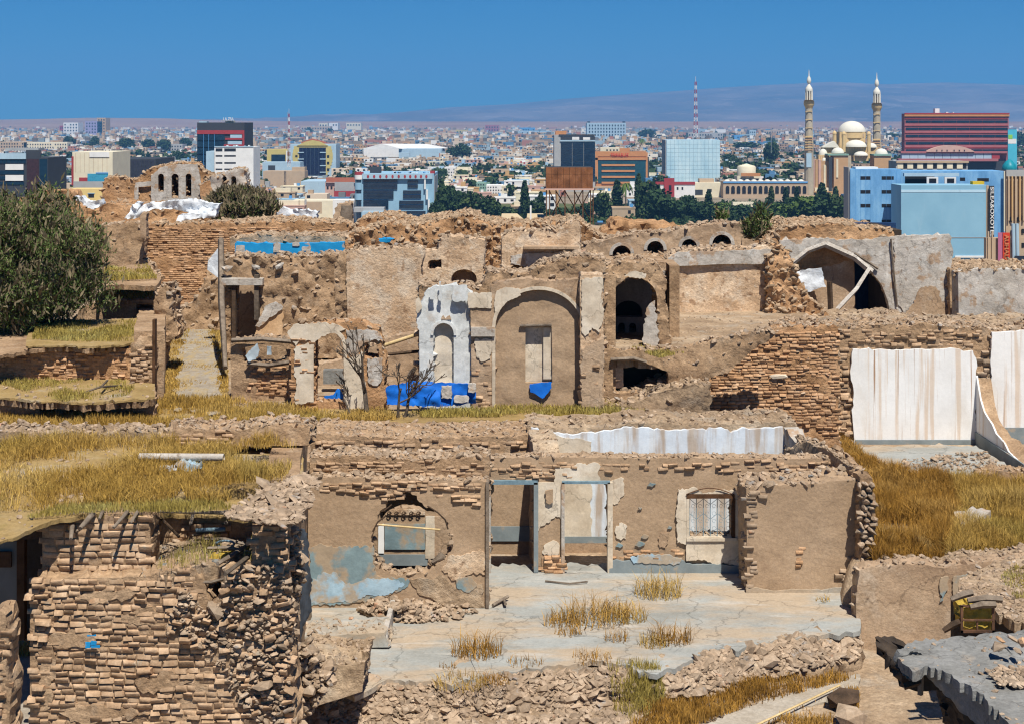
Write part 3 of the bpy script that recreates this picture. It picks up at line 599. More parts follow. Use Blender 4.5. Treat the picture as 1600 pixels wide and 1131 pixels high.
patch(ww, [(866, 680), (900, 684, .6), (925, 690), (925, 842, 0), (866, 842, 0)], YB + .1, cream_plaster, proud=.03, T=.02, name='stained_plaster')
patch(ww, [(870, 838, 0), (960, 838, 0), (960, 848, 0), (870, 848, 0)], YB + .05, grey_paint, proud=.03, T=.03, name='dado', rag=.5)
patch(ww, [(870, 848, 0), (960, 848, 0), (960, 878, 0), (870, 878, 0)], YB + .05, tan_plaster, proud=.03, T=.03, name='lower_plaster', rag=.5)
w3 = wall('earth_bank_wall', 'earthen bank carrying the white streaked wall', 'wall', [(824, 668), (880, 672), (960, 668), (1000, 660), (1100, 664), (1240, 660), (1262, 690), (1262, 880, 0), (824, 880, 0)], YB + .24, 1.8, earth, rag=2.5, cell=7, disp=.05)
rubble_on(w3, 450, .06)
# cross walls
def cross(name, label, xa, ya, xb, yb, za, zb, t, m, n=14, zbot=None, **k):
    """a wall running away from the camera between two ground points (world x, y), with its own top heights"""
    prof = [((i / n), za + (zb - za) * i / n + float(vnoise(np.array([[i * .9, xa, ya]]), 4)[0]) * .12) for i in range(n + 1)]
    d = np.array([xb - xa, yb - ya]); L = np.linalg.norm(d); u = d / L; nrm = np.array([u[1], -u[0]]); zb0 = (min(za, zb) - 3.3) if zbot is None else zbot
    V = []; Fc = []; m_ = 9
    for i, (t_, zt) in enumerate(prof):
        c = np.array([xa, ya]) + d * t_
        for s_ in (0, 1):
            for j in range(m_ + 1):
                z = zb0 + (zt - zb0) * j / m_; o = nrm * (s_ * t); jj = vnoise(np.array([[c[0] * 3 + s_ * 9, c[1] * 3, z * 3]]), 8)[0] * .05
                V.append((c[0] + o[0] + nrm[0] * jj, c[1] + o[1] + nrm[1] * jj, z))
    w_ = 2 * (m_ + 1)
    for i in range(n):
        a, b = i * w_, (i + 1) * w_
        for j in range(m_):
            Fc += [(a + j, a + j + 1, b + j + 1, b + j), (a + m_ + 1 + j, b + m_ + 1 + j, b + m_ + 2 + j, a + m_ + 2 + j)]
        Fc.append((a + m_, a + m_ * 2 + 1, b + m_ * 2 + 1, b + m_))
    for a in (0, n * w_):
        for j in range(m_):
            q_ = (a + j, a + m_ + 1 + j, a + m_ + 2 + j, a + j + 1); Fc.append(q_ if a == 0 else q_[::-1])
    return mk(name, V, Fc, m, None, label, 'wall', smooth=40, **k)
x_ = lambda px, Y: (px - CX) * Y / F
cw = cross('room_divider_wall', 'sloping earthen cross wall between the two roofless rooms', x_(836, 36.6), 36.6, x_(826, 38.3), 38.3, CZ - 7.95, CZ - 7.65, .62, earth); rubble_on(cw, 60, .05)
cross('room_end_wall', 'grey shaded end wall at the right of the white streaked room', x_(1226, 38.3), 38.3, x_(1262, 36.7), 36.7, CZ - 7.6, CZ - 8.1, -.35, grey_plaster)
slab('room_floor', None, None, [(760, 893), (760, 850), (1240, 850), (1240, 893)], 10.72, .1, earth, rag=0, kind='structure')
cross('left_side_wall', 'stony earth wall at the left end of the roofless room', x_(484, 33.7), 33.7, x_(486, 38.2), 38.2, CZ - 7.5, CZ - 7.7, -.5, mud)

# courtyard rubbish
hp = empty('rubble_heap', G(640, 950, 10.4), 'heap of pale stones under the blasted window', 'rubble heap')
def heap_h(q): return 10.46 - .30 * np.exp(-(((q[:, 0] - 620) / 50) ** 2 + ((q[:, 1] - 945) / 14) ** 2))
stones_px('small_stones', [(560, 950), (600, 928), (640, 935), (720, 942), (745, 955), (700, 968), (640, 972), (590, 965)], heap_h, 330, .055, stone_m, hp, indiv=60)
slab('rubble_mound', None, None, [(556, 950), (600, 925), (640, 930), (725, 940), (752, 955), (700, 972), (640, 974), (590, 968)], lambda v: 10.5 - .28 * np.exp(-(((v[:, 0] - 620) / 50) ** 2 + ((v[:, 1] - 945) / 14) ** 2)), .1, earth, parent=hp, disp=.04)
V, f = box(G(598, 1010, 10.5) + [0, 0, 0], G(616, 960, 10.5) + [.02, 0, .32]); kb = mk('low_kerb_wall', V, f, grey_plaster, None, 'short plastered kerb wall jutting from the stone heap', 'kerb')
stl = wall('broken_step', 'plastered step at the left corner of the courtyard', 'step', [(455, 996), (600, 988, .5), (608, 1010, 0), (455, 1016, 0)], 30.6, 1.0, concrete, rag=1.5, disp=.03)
rubble_on(stl, 90, .05)
st2 = wall('low_platform', 'low broken platform block at the near left of the courtyard', 'platform', [(470, 1028), (545, 1040, .6), (570, 1034, 0), (566, 1080, 0), (470, 1110, 0)], 27.6, 1.4, earth, rag=2.5, disp=.05)
rubble_on(st2, 160, .05)
for i, (x, y) in enumerate([(770, 945), (786, 935)]):
    tag(stick('plank', [G(x, y, 10.45), G(x + 24 - 20 * i, y - 14 + 22 * i, 10.4)], .035, wood), ['grey plank lying flat at the foot of the corner post', 'short brown plank leaning beside the corner post'][i], 'plank')
tag(stick('fallen_branch', [G(852, 907, 10.47), G(890, 911, 10.46), G(918, 908, 10.45)], .02, wood), 'thin stick lying on the courtyard before the doorways', 'stick')
for i, (x, y, r, n, hg, lab) in enumerate([(1028, 930, .85, 420, .62, 'large golden grass tuft nearest the grilled window'), (745, 1022, .8, 380, .50, 'spreading grass tuft on the courtyard below the stone heap'),
        (930, 970, 1.2, 520, .60, 'widest golden grass tuft in the middle of the courtyard'), (972, 966, .9, 330, .45, 'grass tuft joined to the right of the widest tuft'), (880, 975, .7, 240, .4, 'grass tuft joined to the left of the widest tuft'),
        (1050, 1002, .7, 240, .5, 'reddish dry tuft near the broken floor edge'), (1020, 1008, .5, 160, .35, 'small russet tuft left of the reddish tuft'), (890, 990, .5, 120, .25, 'small tuft in front of the widest tuft'), (965, 1000, .45, 110, .3, 'thin tuft between the widest and the russet tuft'),
        (720, 1068, .9, 260, .26, 'flat russet tuft on the near edge of the floor'), (775, 1065, .5, 150, .26, 'small tuft just right of the flat russet tuft'), (925, 1030, .7, 170, .25, 'small tuft at the broken front edge of the floor'), (1285, 938, .3, 60, .14, 'tiny tuft by the right plastered block'), (820, 1036, .6, 100, .2, 'small tuft right of the spreading tuft'), (700, 1042, .3, 60, .16, 'tiny tuft in the lower left of the courtyard')]):
    tuft('grass_tuft', lab, G(x, y, 10.5), r * 1.25, int(n * .6), hg * .85, red_grass_m if i % 3 else grass_m, 'grass tufts growing through the courtyard floor')

# bank of rubble before the courtyard, lane
def bank_h(q):
    ye = np.interp(q[:, 0], [430, 700, 985, 1055, 1160, 1345], [1072, 1064, 1038, 1040, 1008, 982]); t = np.clip((q[:, 1] - ye) / 62, 0, 1)
    return 10.57 + .5 * t ** 1.3 + .05 * vnoise(np.column_stack([q * .03, 0 * t]), 3)
bank = slab('rubble_bank', None, None, [(425, 1040), (560, 1035), (700, 1030), (850, 1010), (985, 1010), (1055, 1010), (1105, 985), (1215, 970), (1345, 960), (1345, 1030), (1240, 1050), (1120, 1080), (1030, 1110), (1000, 1150), (420, 1150)],
            bank_h, .4, earth, rag=4, cell=7, disp=.12, dscale=2.2, kind='structure', jit=.05)
bs = empty('stone_bank', G(700, 1100, 11.0), 'bank of fallen stones along the broken front of the courtyard', 'rubble bank')
stones_px('bank_rubble', [(440, 1068), (960, 1045), (1000, 1131), (440, 1140)], bank_h, 2600, .055, stone_m, bs, indiv=90)
stones_px('bank_rubble', [(960, 1045), (1060, 1040), (1110, 1012), (1215, 995), (1343, 985), (1343, 1028), (1200, 1060), (1080, 1095), (1000, 1120)], bank_h, 2600, .055, stone_m, bs, indiv=80)
grass('lane_grass', 'russet dry grass covering the lane below the courtyard', [(970, 1145), (1010, 1105), (1100, 1082), (1240, 1050), (1343, 1022), (1343, 1058), (1240, 1085), (1120, 1120), (1060, 1150)], 11.05, 7000, .17, .016, red_grass_m, clump=.45)
grass('lane_grass', 'russet dry grass on the near verge of the lane', [(1170, 1150), (1230, 1110), (1343, 1075), (1343, 1150)], 11.05, 2600, .14, .016, red_grass_m, clump=.5)
grass('bank_grass', 'yellow grass creeping down the middle of the rubble bank', [(950, 1040), (985, 1035), (1030, 1045), (1040, 1090), (1000, 1131), (960, 1120)], lambda q: bank_h(q) - .05, 1600, .2, .014, green_grass_m, clump=.5)
slab('lane', None, None, [(1060, 1150), (1150, 1108), (1250, 1078), (1343, 1052), (1343, 1080), (1230, 1112), (1170, 1150)], 11.06, .05, mat('pale_lane_dust', [(.3, (.30, .25, .19)), (.7, (.42, .38, .32))], scale=2, bump=.3), rag=4, kind='structure', disp=.02)
tag(stick('pole', [G(1178, 1134, 10.95), G(1312, 1070, 10.95)], .022, pale_wood), 'thin pale pole lying diagonally across the lane', 'pole')
V, f = stones(np.zeros((1, 3)), [1.], 1.0, 44); mk('boulder', V * [.36, .3, .26] + G(1318, 1092, 10.9), f, dark_wood, None, 'dark boulder at the foot of the tan wall beside the lane', 'boulder')
V, f = stones(np.zeros((1, 3)), [1.], 1.0, 45); mk('boulder', V * [.34, .3, .3] + G(1330, 1118, 10.9), f, stone_m, None, 'pale boulder just below the dark boulder', 'boulder')

# ------------------------------------------------------------------ BRICK HOUSE (near left)
YH = 23.7
bh = empty('brick_house', P(250, 1110, YH), 'collapsing mud brick house with a grassy roof at the near left', 'house')
low = [(47, 918), (62, 900), (80, 906), (120, 903), (230, 900), (292, 882), (318, 905), (330, 946), (345, 925), (352, 885), (425, 872), (450, 905), (446, 960), (455, 1040), (462, 1131), (462, 1150, 0), (47, 1150, 0)]
wall('mud_core', None, None, low, YH + .0, .8, mud, rag=2.5, cell=8, disp=.015, dscale=3, parent=bh)
up = [(66, 806), (120, 800, .4), (232, 800, .4), (300, 803, .4), (455, 803, .4), (455, 905, 0), (66, 915, 0)]
wall('upper_core', None, None, [(66, 806), (235, 800), (236, 905, 0), (66, 915, 0)], 24.09, .6, mud, rag=1, cell=9, disp=.012, parent=bh)
wall('upper_core', None, None, [(236, 803), (455, 803), (455, 905, 0), (236, 905, 0)], 25.4, .6, mud, rag=1, cell=9, disp=.05, parent=bh)
bricks(bh, lay([(66, 812), (236, 806), (236, 905), (66, 912)], 21, 10.5, jit=.35, drop=.01), 24.1, brick_m, .08, .055, indiv=110, pv=.012)
bricks(bh, lay([(236, 822), (440, 818), (440, 850), (236, 850)], 23, 10.5, jit=.35), 25.4, brick_m, .08, .05, indiv=20)
qa = lay([(66, 908), (230, 903), (290, 886), (312, 905), (300, 960), (270, 1000), (360, 1010), (440, 1030), (455, 1131), (66, 1145)], 20, 9.4, jit=.3, drop=.01, wob=3)
bricks(bh, qa, YH, brick_m, .10, .055, indiv=190, rot=.04, pv=.015)
bricks(bh, lay([(47, 916), (60, 902), (72, 908), (72, 1140), (47, 1140)], 20, 8.5, jit=.5), YH - .04, brick_m, .12, .06, indiv=0)
for pl in [[(75, 1000), (110, 985), (150, 995), (135, 1010), (90, 1012)], [(180, 960), (230, 945), (262, 962), (240, 978), (200, 976)], [(60, 1050), (78, 1000), (88, 1030), (80, 1100), (64, 1110)], [(210, 1065), (260, 1050), (300, 1065), (270, 1080), (225, 1082)], [(120, 930), (170, 918), (215, 925), (190, 940), (140, 942)], [(320, 1010), (360, 1000), (380, 1030), (345, 1045), (325, 1035)], [(90, 1110), (160, 1100), (240, 1112), (200, 1125), (110, 1128)]]:
    patch(bh, pl, YH, mud, proud=.038, T=.04, rag=6, name='mud_smear', disp=.03)
# ledge with debris
fz = [(285, 900), (318, 950), (350, 930), (352, 888), (425, 876), (452, 905), (455, 1131), (400, 1131), (330, 1020), (262, 985)]
bricks(bh, lay(fz, 14, 8, jit=1.6, drop=.25), YH - .0, stone_m, .10, .07, rot=.3, pv=.035, rest='slumped_brickwork'); bricks(bh, lay(fz, 17, 9, jit=2, drop=.45), YH - .01, brick_m, .10, .09, rot=.22, pv=.05, rest='slumped_brickwork')
q = scatter_px(fz, 420); P3 = np.stack([(q[:, 0] - CX) * YH / F, np.full(len(q), YH - .08), CZ - (q[:, 1] - HY) * YH / F], 1); V, f = stones(P3, .032 * np.exp(rng.normal(0, .5, len(q))), .6, 9); mk('fallen_brickwork', V, f, stone_m, bh, kind='stuff')
# ledge with debris
def ledge_h(v): return 6.9 + .0018 * np.maximum(0, 300 - v[:, 0])
lg = slab('collapsed_roof', None, None, [(200, 905), (238, 858), (300, 836), (440, 832), (452, 868), (424, 884), (352, 890), (340, 884), (300, 888), (250, 898)], ledge_h, .22, earth, rag=3, cell=6, disp=.07, dscale=2.5, parent=bh)
rubble_on(lg, 420, .05, stone_m, .4); rubble_on(lg, 60, .05, slab_grey, .4)
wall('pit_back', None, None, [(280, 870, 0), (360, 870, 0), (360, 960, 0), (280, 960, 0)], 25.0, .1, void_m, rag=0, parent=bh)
grass('ledge_grass', None, [(240, 890), (300, 850), (340, 845), (350, 870), (300, 885)], 6.85, 420, .16, .01, green_grass_m, clump=.5, parent=bh)
grass('ledge_grass', None, [(375, 870), (400, 835), (425, 830), (425, 860), (395, 880)], 6.8, 420, .16, .01, green_grass_m, clump=.4, parent=bh)
tag(stick('pipe', [P(306, 828, 25.2), P(352, 826, 25.2)], .035, metal_blue, n=8), 'blue grey pipe lying on the collapsed brick house roof', 'pipe')
for i, (a, b, r_, mm, lab) in enumerate([((318, 842), (385, 850), .03, wood, 'straight log at the back of the roof debris'), ((325, 856), (392, 862), .028, wood, 'middle log of the roof debris'), ((340, 880), (428, 836), .035, wood, 'long log slanting up to the right over the roof debris'), ((352, 896), (420, 852), .03, bark, 'dark log under the slanting log'),
                                     ((300, 836), (345, 833), .025, bark, 'short dark log just below the blue grey pipe')]):
    Ya, Yb = F * 6.78 / (a[1] - HY), F * 6.78 / (b[1] - HY); mid = (P(*a, Ya) + P(*b, Yb)) / 2 + [0, 0, .04]
    tag(stick('log', [P(*a, Ya), mid, P(*b, Yb)], [r_, r_ * 1.15, r_ * .7], mm, n=6), lab, 'log')
wall('foam_sheet', 'yellow foam sheet lying in the roof debris', 'foam sheet', [(320, 876), (330, 868), (362, 866), (374, 872), (340, 878)], 24.2, .25, yellow_p, rag=1.5, cell=3, disp=.02)
V, f = tube([P(352 + 14 * math.cos(t), 849 + 5 * math.sin(t), 24.6 + .02 * math.sin(t * 3)) for t in np.linspace(0, 11, 30)], .018, 6); mk('hose_coil', V, f, metal_blue, None, 'coil of dark blue hose on the roof debris', 'hose')
stick('cross_log', [P(296, 908, 23.75), P(330, 909, 23.7), P(352, 903, 23.7)], [.02, .028, .02], wood, bh)
stick('fallen_post', [P(328, 912, 24.0), P(318, 938, 24.0)], .032, wood, bh)
# protruding rafters (their shadows fall on the bricks)
for i, (x, y, L_, r_, dx) in enumerate([(70, 806, .5, .028, -.05), (80, 808, .45, .03, 0), (112, 812, .75, .04, .1), (143, 804, .55, .05, -.1), (158, 800, .3, .03, .0), (197, 801, .6, .035, -.12), (213, 800, .45, .03, -.04), (240, 800, .30, .04, .0), (300, 801, .5, .035, .02), (352, 800, .5, .04, .05)]):
    Yw = 24.1 if x < 236 else 25.4
    a = P(x, y, Yw + .2); b = P(x + 2, y - 2, Yw - .05); c = b + np.array([dx, -L_ * .62, -L_ * .25]); stick('rafter', [a, b, c], [r_, r_, r_ * .7], wood, bh)
stick('leaning_rafter', [P(243, 800, 25.2), P(280, 838, 24.9)], .025, dark_wood, bh); stick('leaning_rafter', [P(110, 806, 24.2), P(121, 830, 24.0)], .025, wood, bh)
stick('edge_log', [P(20, 832, 24.1), P(50, 812, 24.1), P(100, 803, 24.1), P(145, 800, 24.1)], [.05, .05, .045, .03], wood, bh)
stick('edge_log', [P(150, 800, 24.2), P(235, 797, 24.3), P(330, 800, 24.9), P(380, 801, 25.2), P(410, 812, 25.0), P(440, 826, 24.6)], [.03, .035, .03, .045, .035, .03], wood, bh)
patch(bh, [(123, 803), (130, 798), (140, 802), (138, 812), (126, 812)], 24.2, white_tarp, rag=1, name='plastic_scrap')
# blue painted marks
for (x0, y0, x1, y1) in [(133, 1003, 141, 1012), (142, 1002, 150, 1007), (142, 1008, 156, 1012), (136, 991, 150, 994)]:
    patch(bh, [(x0, y1), (x0, y0), (x1, y0), (x1, y1)], YH - .10, sky_blue_paint, T=.02, proud=.03, rag=1.2, name='blue_paint_mark')
# roof terrace
roofp = [(-30, 850), (-30, 690), (180, 686), (470, 690), (478, 760), (462, 812), (440, 826), (400, 812), (330, 802), (150, 802), (80, 812), (20, 838)]
rt = slab('roof', None, None, roofp, lambda v: 6.14 + .30 * sstep(225, 262, v[:, 0]), .07, grass_ground, rag=2.5, cell=9, disp=.06, parent=bh)
rubble_on(rt, 500, .045, stone_m, .5)
q = scatter_px([(350, 810), (400, 770), (478, 740), (500, 760), (470, 820), (440, 826)], 800); Yq = F * 6.1 / (q[:, 1] - HY); P3 = np.column_stack([(q[:, 0] - CX) * Yq / F, Yq, np.full(len(q), CZ - 6.06)]); V, f = stones(P3, .045 * np.exp(rng.normal(0, .5, len(q))), .5, 19); mk('roof_edge_rubble', V, f, stone_m, bh, kind='stuff')
grass('roof_grass', 'tall golden grass on the brick house roof, left half', [(-20, 800), (-20, 695), (120, 690), (270, 692), (300, 760), (250, 790), (100, 795)], 6.12, 15000, .24, .011, grass_m, clump=.50, lean=.6)
grass('roof_grass', 'patchy golden grass on the brick house roof, right half', [(270, 692), (420, 690), (470, 700), (440, 760), (330, 790), (290, 780)], 6.12, 6500, .22, .011, grass_m, clump=.66, lean=.6)
grass('roof_grass', 'short yellow grass fringe above the rafters', [(40, 810), (100, 790), (250, 782), (330, 785), (380, 795), (300, 800), (150, 800)], 6.1, 3500, .10, .011, green_grass_m, clump=.42)
wpar = wall('roof_parapet', 'low mud parapet along the back of the grassy roof', 'parapet', [(-30, 672), (60, 676), (180, 676), (245, 676), (246, 694, 0), (-30, 694, 0)], 29.9, .8, earth, rag=3, cell=6, disp=.05, jit=.05); rubble_on(wpar, 500, .06)
wpar2 = wall('roof_parapet', 'low brick parapet remains behind the white pipe', 'parapet', [(256, 672), (300, 668), (372, 670), (440, 662), (484, 668), (484, 695, 0), (256, 698, 0)], 29.7, 1.0, mud, rag=3, cell=6, disp=.06, jit=.05); rubble_on(wpar2, 500, .06)
bricks(wpar2, lay([(258, 676), (368, 672), (368, 696), (258, 697)], 15, 6), 29.7, brick_m, .06, .05)
tag(stick('white_pipe', [P(218, 713, 27.2), P(350, 714, 27.1)], .065, grey_plaster, n=12), 'thick pale pipe lying on the grassy roof', 'pipe')
wall('plastic_sheet', 'crumpled light blue plastic sheet in the roof grass', 'plastic sheet', [(272, 726), (285, 722), (312, 726), (314, 732), (296, 736), (282, 731)], 26.9, .4, lightblue_paint, rag=2, cell=3, disp=.06)
wall('plastic_sheet', 'small white plastic scrap left of the light blue sheet', 'plastic sheet', [(242, 734), (256, 730), (275, 734), (262, 738)], 26.8, .3, white_tarp, rag=2, cell=3, disp=.05)
bricks(bh, lay([(394, 822), (456, 818), (458, 905), (394, 890)], 19, 9.5, jit=.6, drop=.03), 23.74, brick_m, .08, .06, rot=.08, pv=.03)
# right flank of the house: dark face and peeling membrane
cross('brick_house_flank', 'shaded flank of the brick house facing the courtyard', -3.42, 23.75, -4.42, 33.3, CZ - 6.2, CZ - 6.4, -.6, mud, zbot=CZ - 11.3)
V, f = None, None
mem = wall('peeling_membrane', 'grey blue roofing membrane hanging down the dark flank of the brick house', 'membrane', [(462, 826), (476, 826), (484, 850), (486, 950), (470, 1000), (448, 1030), (446, 1010), (458, 960), (462, 900)], lambda px: 27.5 + (px - 446) * .02, .03, mat('blue_grey_membrane', [(.3, (.025, .03, .038)), (.7, (.10, .125, .155))], scale=2.5, stretch=(1, 1, .12), bump=.5, rough=.6), rag=3, cell=5, disp=.10)
q = scatter_px([(420, 830), (462, 822), (472, 870), (462, 960), (450, 1040), (430, 1040)], 900); P3 = np.stack([(q[:, 0] - CX) * 24.2 / F, 24.2 + rng.normal(0, .12, len(q)), CZ - (q[:, 1] - HY) * 24.2 / F], 1); V, f = stones(P3, .055 * np.exp(rng.normal(0, .4, len(q))), .7, 29); mk('corner_rubble', V, f, stone_m, bh, kind='stuff')
q = scatter_px([(440, 1040), (480, 1000), (520, 1060), (470, 1131), (440, 1131)], 700); P3 = np.stack([(q[:, 0] - CX) * 25.6 / F, 25.6 + rng.normal(0, .2, len(q)), CZ - (q[:, 1] - HY) * 25.6 / F], 1); V, f = stones(P3, .055 * np.exp(rng.normal(0, .45, len(q))), .7, 39); mk('corner_rubble', V, f, stone_m, bh, kind='stuff')
wall('corner_bank', None, None, [(440, 840), (478, 800), (492, 940), (500, 1150, 0), (430, 1150, 0)], 26.2, 3, earth, rag=4, cell=8, disp=.15, dscale=2, parent=bh) if False else None
# left doorway of the house
bx('door_panel', -20, 26, 850, 962, 25.6, .06, grey_plaster, bh, rot=None) if False else bx('door_panel', -20, 28, 846, 985, 25.2, .06, mat('grey_door_metal', [(.3, (.15, .14, .125)), (.7, (.24, .225, .20))], scale=2, bump=.1, grain=.05), bh)
bx('door_plaque', -20, 17, 862, 886, 25.14, .05, dkbrown, bh); bx('door_post', 26, 38, 830, 1000, 25.0, .15, dkbrown, bh)
bx('lintel_board', -20, 66, 826, 842, 24.9, .2, dark_wood, bh)
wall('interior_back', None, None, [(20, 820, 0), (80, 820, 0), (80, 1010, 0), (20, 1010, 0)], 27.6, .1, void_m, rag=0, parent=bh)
slab('alley_floor', None, None, [(-60, 1200), (-60, 965), (60, 965), (60, 1200)], 9.3, .2, mat('alley_dust', [(.3, (.27, .23, .18)), (.7, (.38, .34, .28))], scale=2, bump=.3), rag=0, kind='structure')
tuft('grass_tuft', 'straw tuft at the foot of the grey door panel', G(28, 1022, 9.3), .5, 220, .3, grass_m, 'grass tufts growing through the courtyard floor')
fr = wall('broken_wall_stub', 'crumbling brick stub at the extreme lower left beside the alley', 'wall', [(-30, 962), (6, 955), (14, 985), (10, 1040), (18, 1080), (14, 1131), (16, 1160, 0), (-30, 1160, 0)], 21.2, .5, mud, rag=3, cell=8, disp=.06)
bricks(fr, lay([(-20, 965), (12, 965), (12, 1150), (-20, 1150)], 17, 10, jit=.8), 21.2, brick_m, .10, .07, indiv=30)

# ------------------------------------------------------------------ LOWER RIGHT
YD = 33.05
tw = wall('tan_wall', 'tall tan plastered wall with faint blue stains at the lower right', 'wall', [(1343, 892), (1370, 886), (1420, 880), (1470, 886), (1500, 882), (1600, 872), (1640, 870), (1640, 1260, 0), (1338, 1260, 0), (1338, 930, .4)], YD - .55, .5, tan_plaster, rag=2.5, cell=8, disp=.04, dscale=.8)
rubble_on(tw, 200, .06)
patch(tw, [(1490, 900), (1512, 896), (1508, 935), (1496, 960), (1490, 930)], YD - .55, blue_paint, rag=3); patch(tw, [(1468, 905), (1480, 900), (1478, 930), (1470, 940)], YD - .55, blue_paint, rag=3)
bricks(tw, lay([(1345, 1100), (1470, 1090), (1490, 1131), (1345, 1140)], 15, 7, drop=.4), YD - .55, brick_m, .03, .03)
rb = slab('rubble_terrace', 'stony terrace edge above the yellow crate', 'rubble terrace', [(1498, 905), (1530, 885), (1570, 872), (1640, 860), (1640, 985), (1600, 975), (1570, 962), (1552, 950), (1510, 950), (1500, 930)], 9.0, .18, earth, rag=3.5, cell=6, disp=.07, dscale=2)
rubble_on(rb, 900, .055); grass('terrace_grass', 'mossy green grass patch on the stony terrace', [(1562, 900), (1580, 885), (1640, 878), (1640, 935), (1585, 935)], 8.95, 1400, .08, .014, green_grass_m, clump=.3)
wall('void_face', 'earth face painted shade dark under the stony terrace edge', 'earth face', [(1490, 935, 0), (1640, 935, 0), (1640, 1030, 0), (1490, 1030, 0)], 29.3, .2, void_m, rag=0)  # shade below the terrace edge is put into the near-black colour
# yellow crate
cr = empty('crate', P(1526, 985, 27.6), 'rusty framed crate stuffed with yellow foam under the terrace edge', 'crate')
wall('foam_block', None, None, [(1504, 984), (1503, 951), (1520, 947), (1534, 952), (1552, 948), (1551, 984)], 27.72, .5, yellow_p, rag=1.5, cell=4, disp=.07, dscale=4, parent=cr)
for (a, b, c, d) in [(1501, 1505, 946, 988), (1550, 1554, 946, 988), (1501, 1554, 984, 988), (1503, 1552, 967, 969.5), (1526, 1528.5, 968, 984), (1501, 1554, 945, 948)]: bx('frame_bar', a, b, c, d, 27.6, .04, iron, cr, off=(a % 7) * .003)
for i, (pts, lab) in enumerate([([(1486, 936), (1506, 928), (1520, 925)], 'plank end jutting left above the crate'), ([(1474, 985), (1488, 976), (1502, 970)], 'stub of dark timber left of the crate'), ([(1512, 938), (1540, 934), (1566, 936)], 'grey plank lying over the crate'), ([(1516, 948), (1535, 944), (1556, 944)], 'ragged board directly on the crate')]):
    tag(stick('plank', [P(x, y, 27.7 - .05 * i) for x, y in pts], [.05, .07, .06], wood if i != 1 else dark_wood, n=4), lab, 'plank')
# big cement roof slab
cs = slab('cement_roof_slab', 'broken grey cement roof slab with torn edge in the lower right corner', 'roof slab', [(1404, 1020), (1425, 1004), (1470, 996), (1530, 990), (1640, 982), (1640, 1230), (1600, 1165), (1570, 1122), (1530, 1085), (1490, 1060), (1450, 1040), (1425, 1050), (1415, 1040)], 7.2, .12, slab_grey, rag=3.5, cell=7, disp=.035, dscale=1.6)
rubble_on(cs, 90, .03, stone_m, .6)
lip = wall('slab_lip', None, None, [(1446, 1036), (1490, 1056), (1530, 1082), (1572, 1120), (1605, 1165), (1640, 1215), (1640, 1300), (1600, 1220), (1560, 1160), (1520, 1125), (1490, 1098), (1462, 1072), (1450, 1060)], lambda px: F * 7.22 / (np.interp(px, [1446, 1490, 1530, 1572, 1605, 1640], [1036, 1056, 1082, 1120, 1165, 1215]) - HY), .12, slab_grey, rag=3, cell=6, disp=.05, parent=cs, dscale=3)
wall('torn_flap', None, None, [(1403, 1022), (1420, 1016), (1440, 1020), (1448, 1040), (1444, 1062), (1424, 1066), (1412, 1056), (1410, 1042), (1400, 1036)], 20.7, .12, slab_grey, rag=3, cell=4, disp=.12, parent=cs, dscale=4)
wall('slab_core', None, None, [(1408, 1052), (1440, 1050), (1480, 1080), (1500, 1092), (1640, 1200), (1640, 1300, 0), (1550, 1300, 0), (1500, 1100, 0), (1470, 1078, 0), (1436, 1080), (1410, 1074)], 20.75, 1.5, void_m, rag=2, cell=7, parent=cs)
stick('slab_beam', [P(1412, 1072, 20.6), P(1438, 1064, 20.6)], .05, dark_wood, cs, n=4); stick('slab_beam', [P(1438, 1085, 20.6), P(1439, 1056, 20.6)], .04, wood, cs, n=4)
for i, (x, y, w_, hx, mm, lab) in enumerate([(1560, 1010, 26, 13, stone_m, 'largest pale brick lying on the cement slab'), (1562, 998, 16, 8, red_brick_m, 'red brick fragment on top of the pale brick'), (1583, 997, 18, 12, stone_m, 'rounded pale stone beside the red fragment'), (1597, 1002, 14, 14, red_brick_m, 'orange brick lump at the right picture edge'), (1590, 1016, 14, 8, stone_m, 'small grey stone in front of the brick pile'), (1575, 1014, 10, 7, slab_grey, 'bluish stone chip in the brick pile')]):
    s_ = F * 7.1 / (y + 8 - HY) / F; V, f = stones(np.zeros((1, 3)), [1.], .9, 50 + i); mk('brick_fragment', V * np.array([w_ * .5 * s_, .12, hx * .6 * s_]) + P(x, y, s_ * F), f, mm, None, lab, 'brick')
stones_px('slab_debris', [(1540, 1045), (1600, 1040), (1640, 1050), (1640, 1075), (1560, 1070)], 7.16, 260, .03, stone_m, cs)
bx('pale_plastic', 1600, 1640, 1120, 1160, 17.6, .3, white_tarp, cs) if False else None

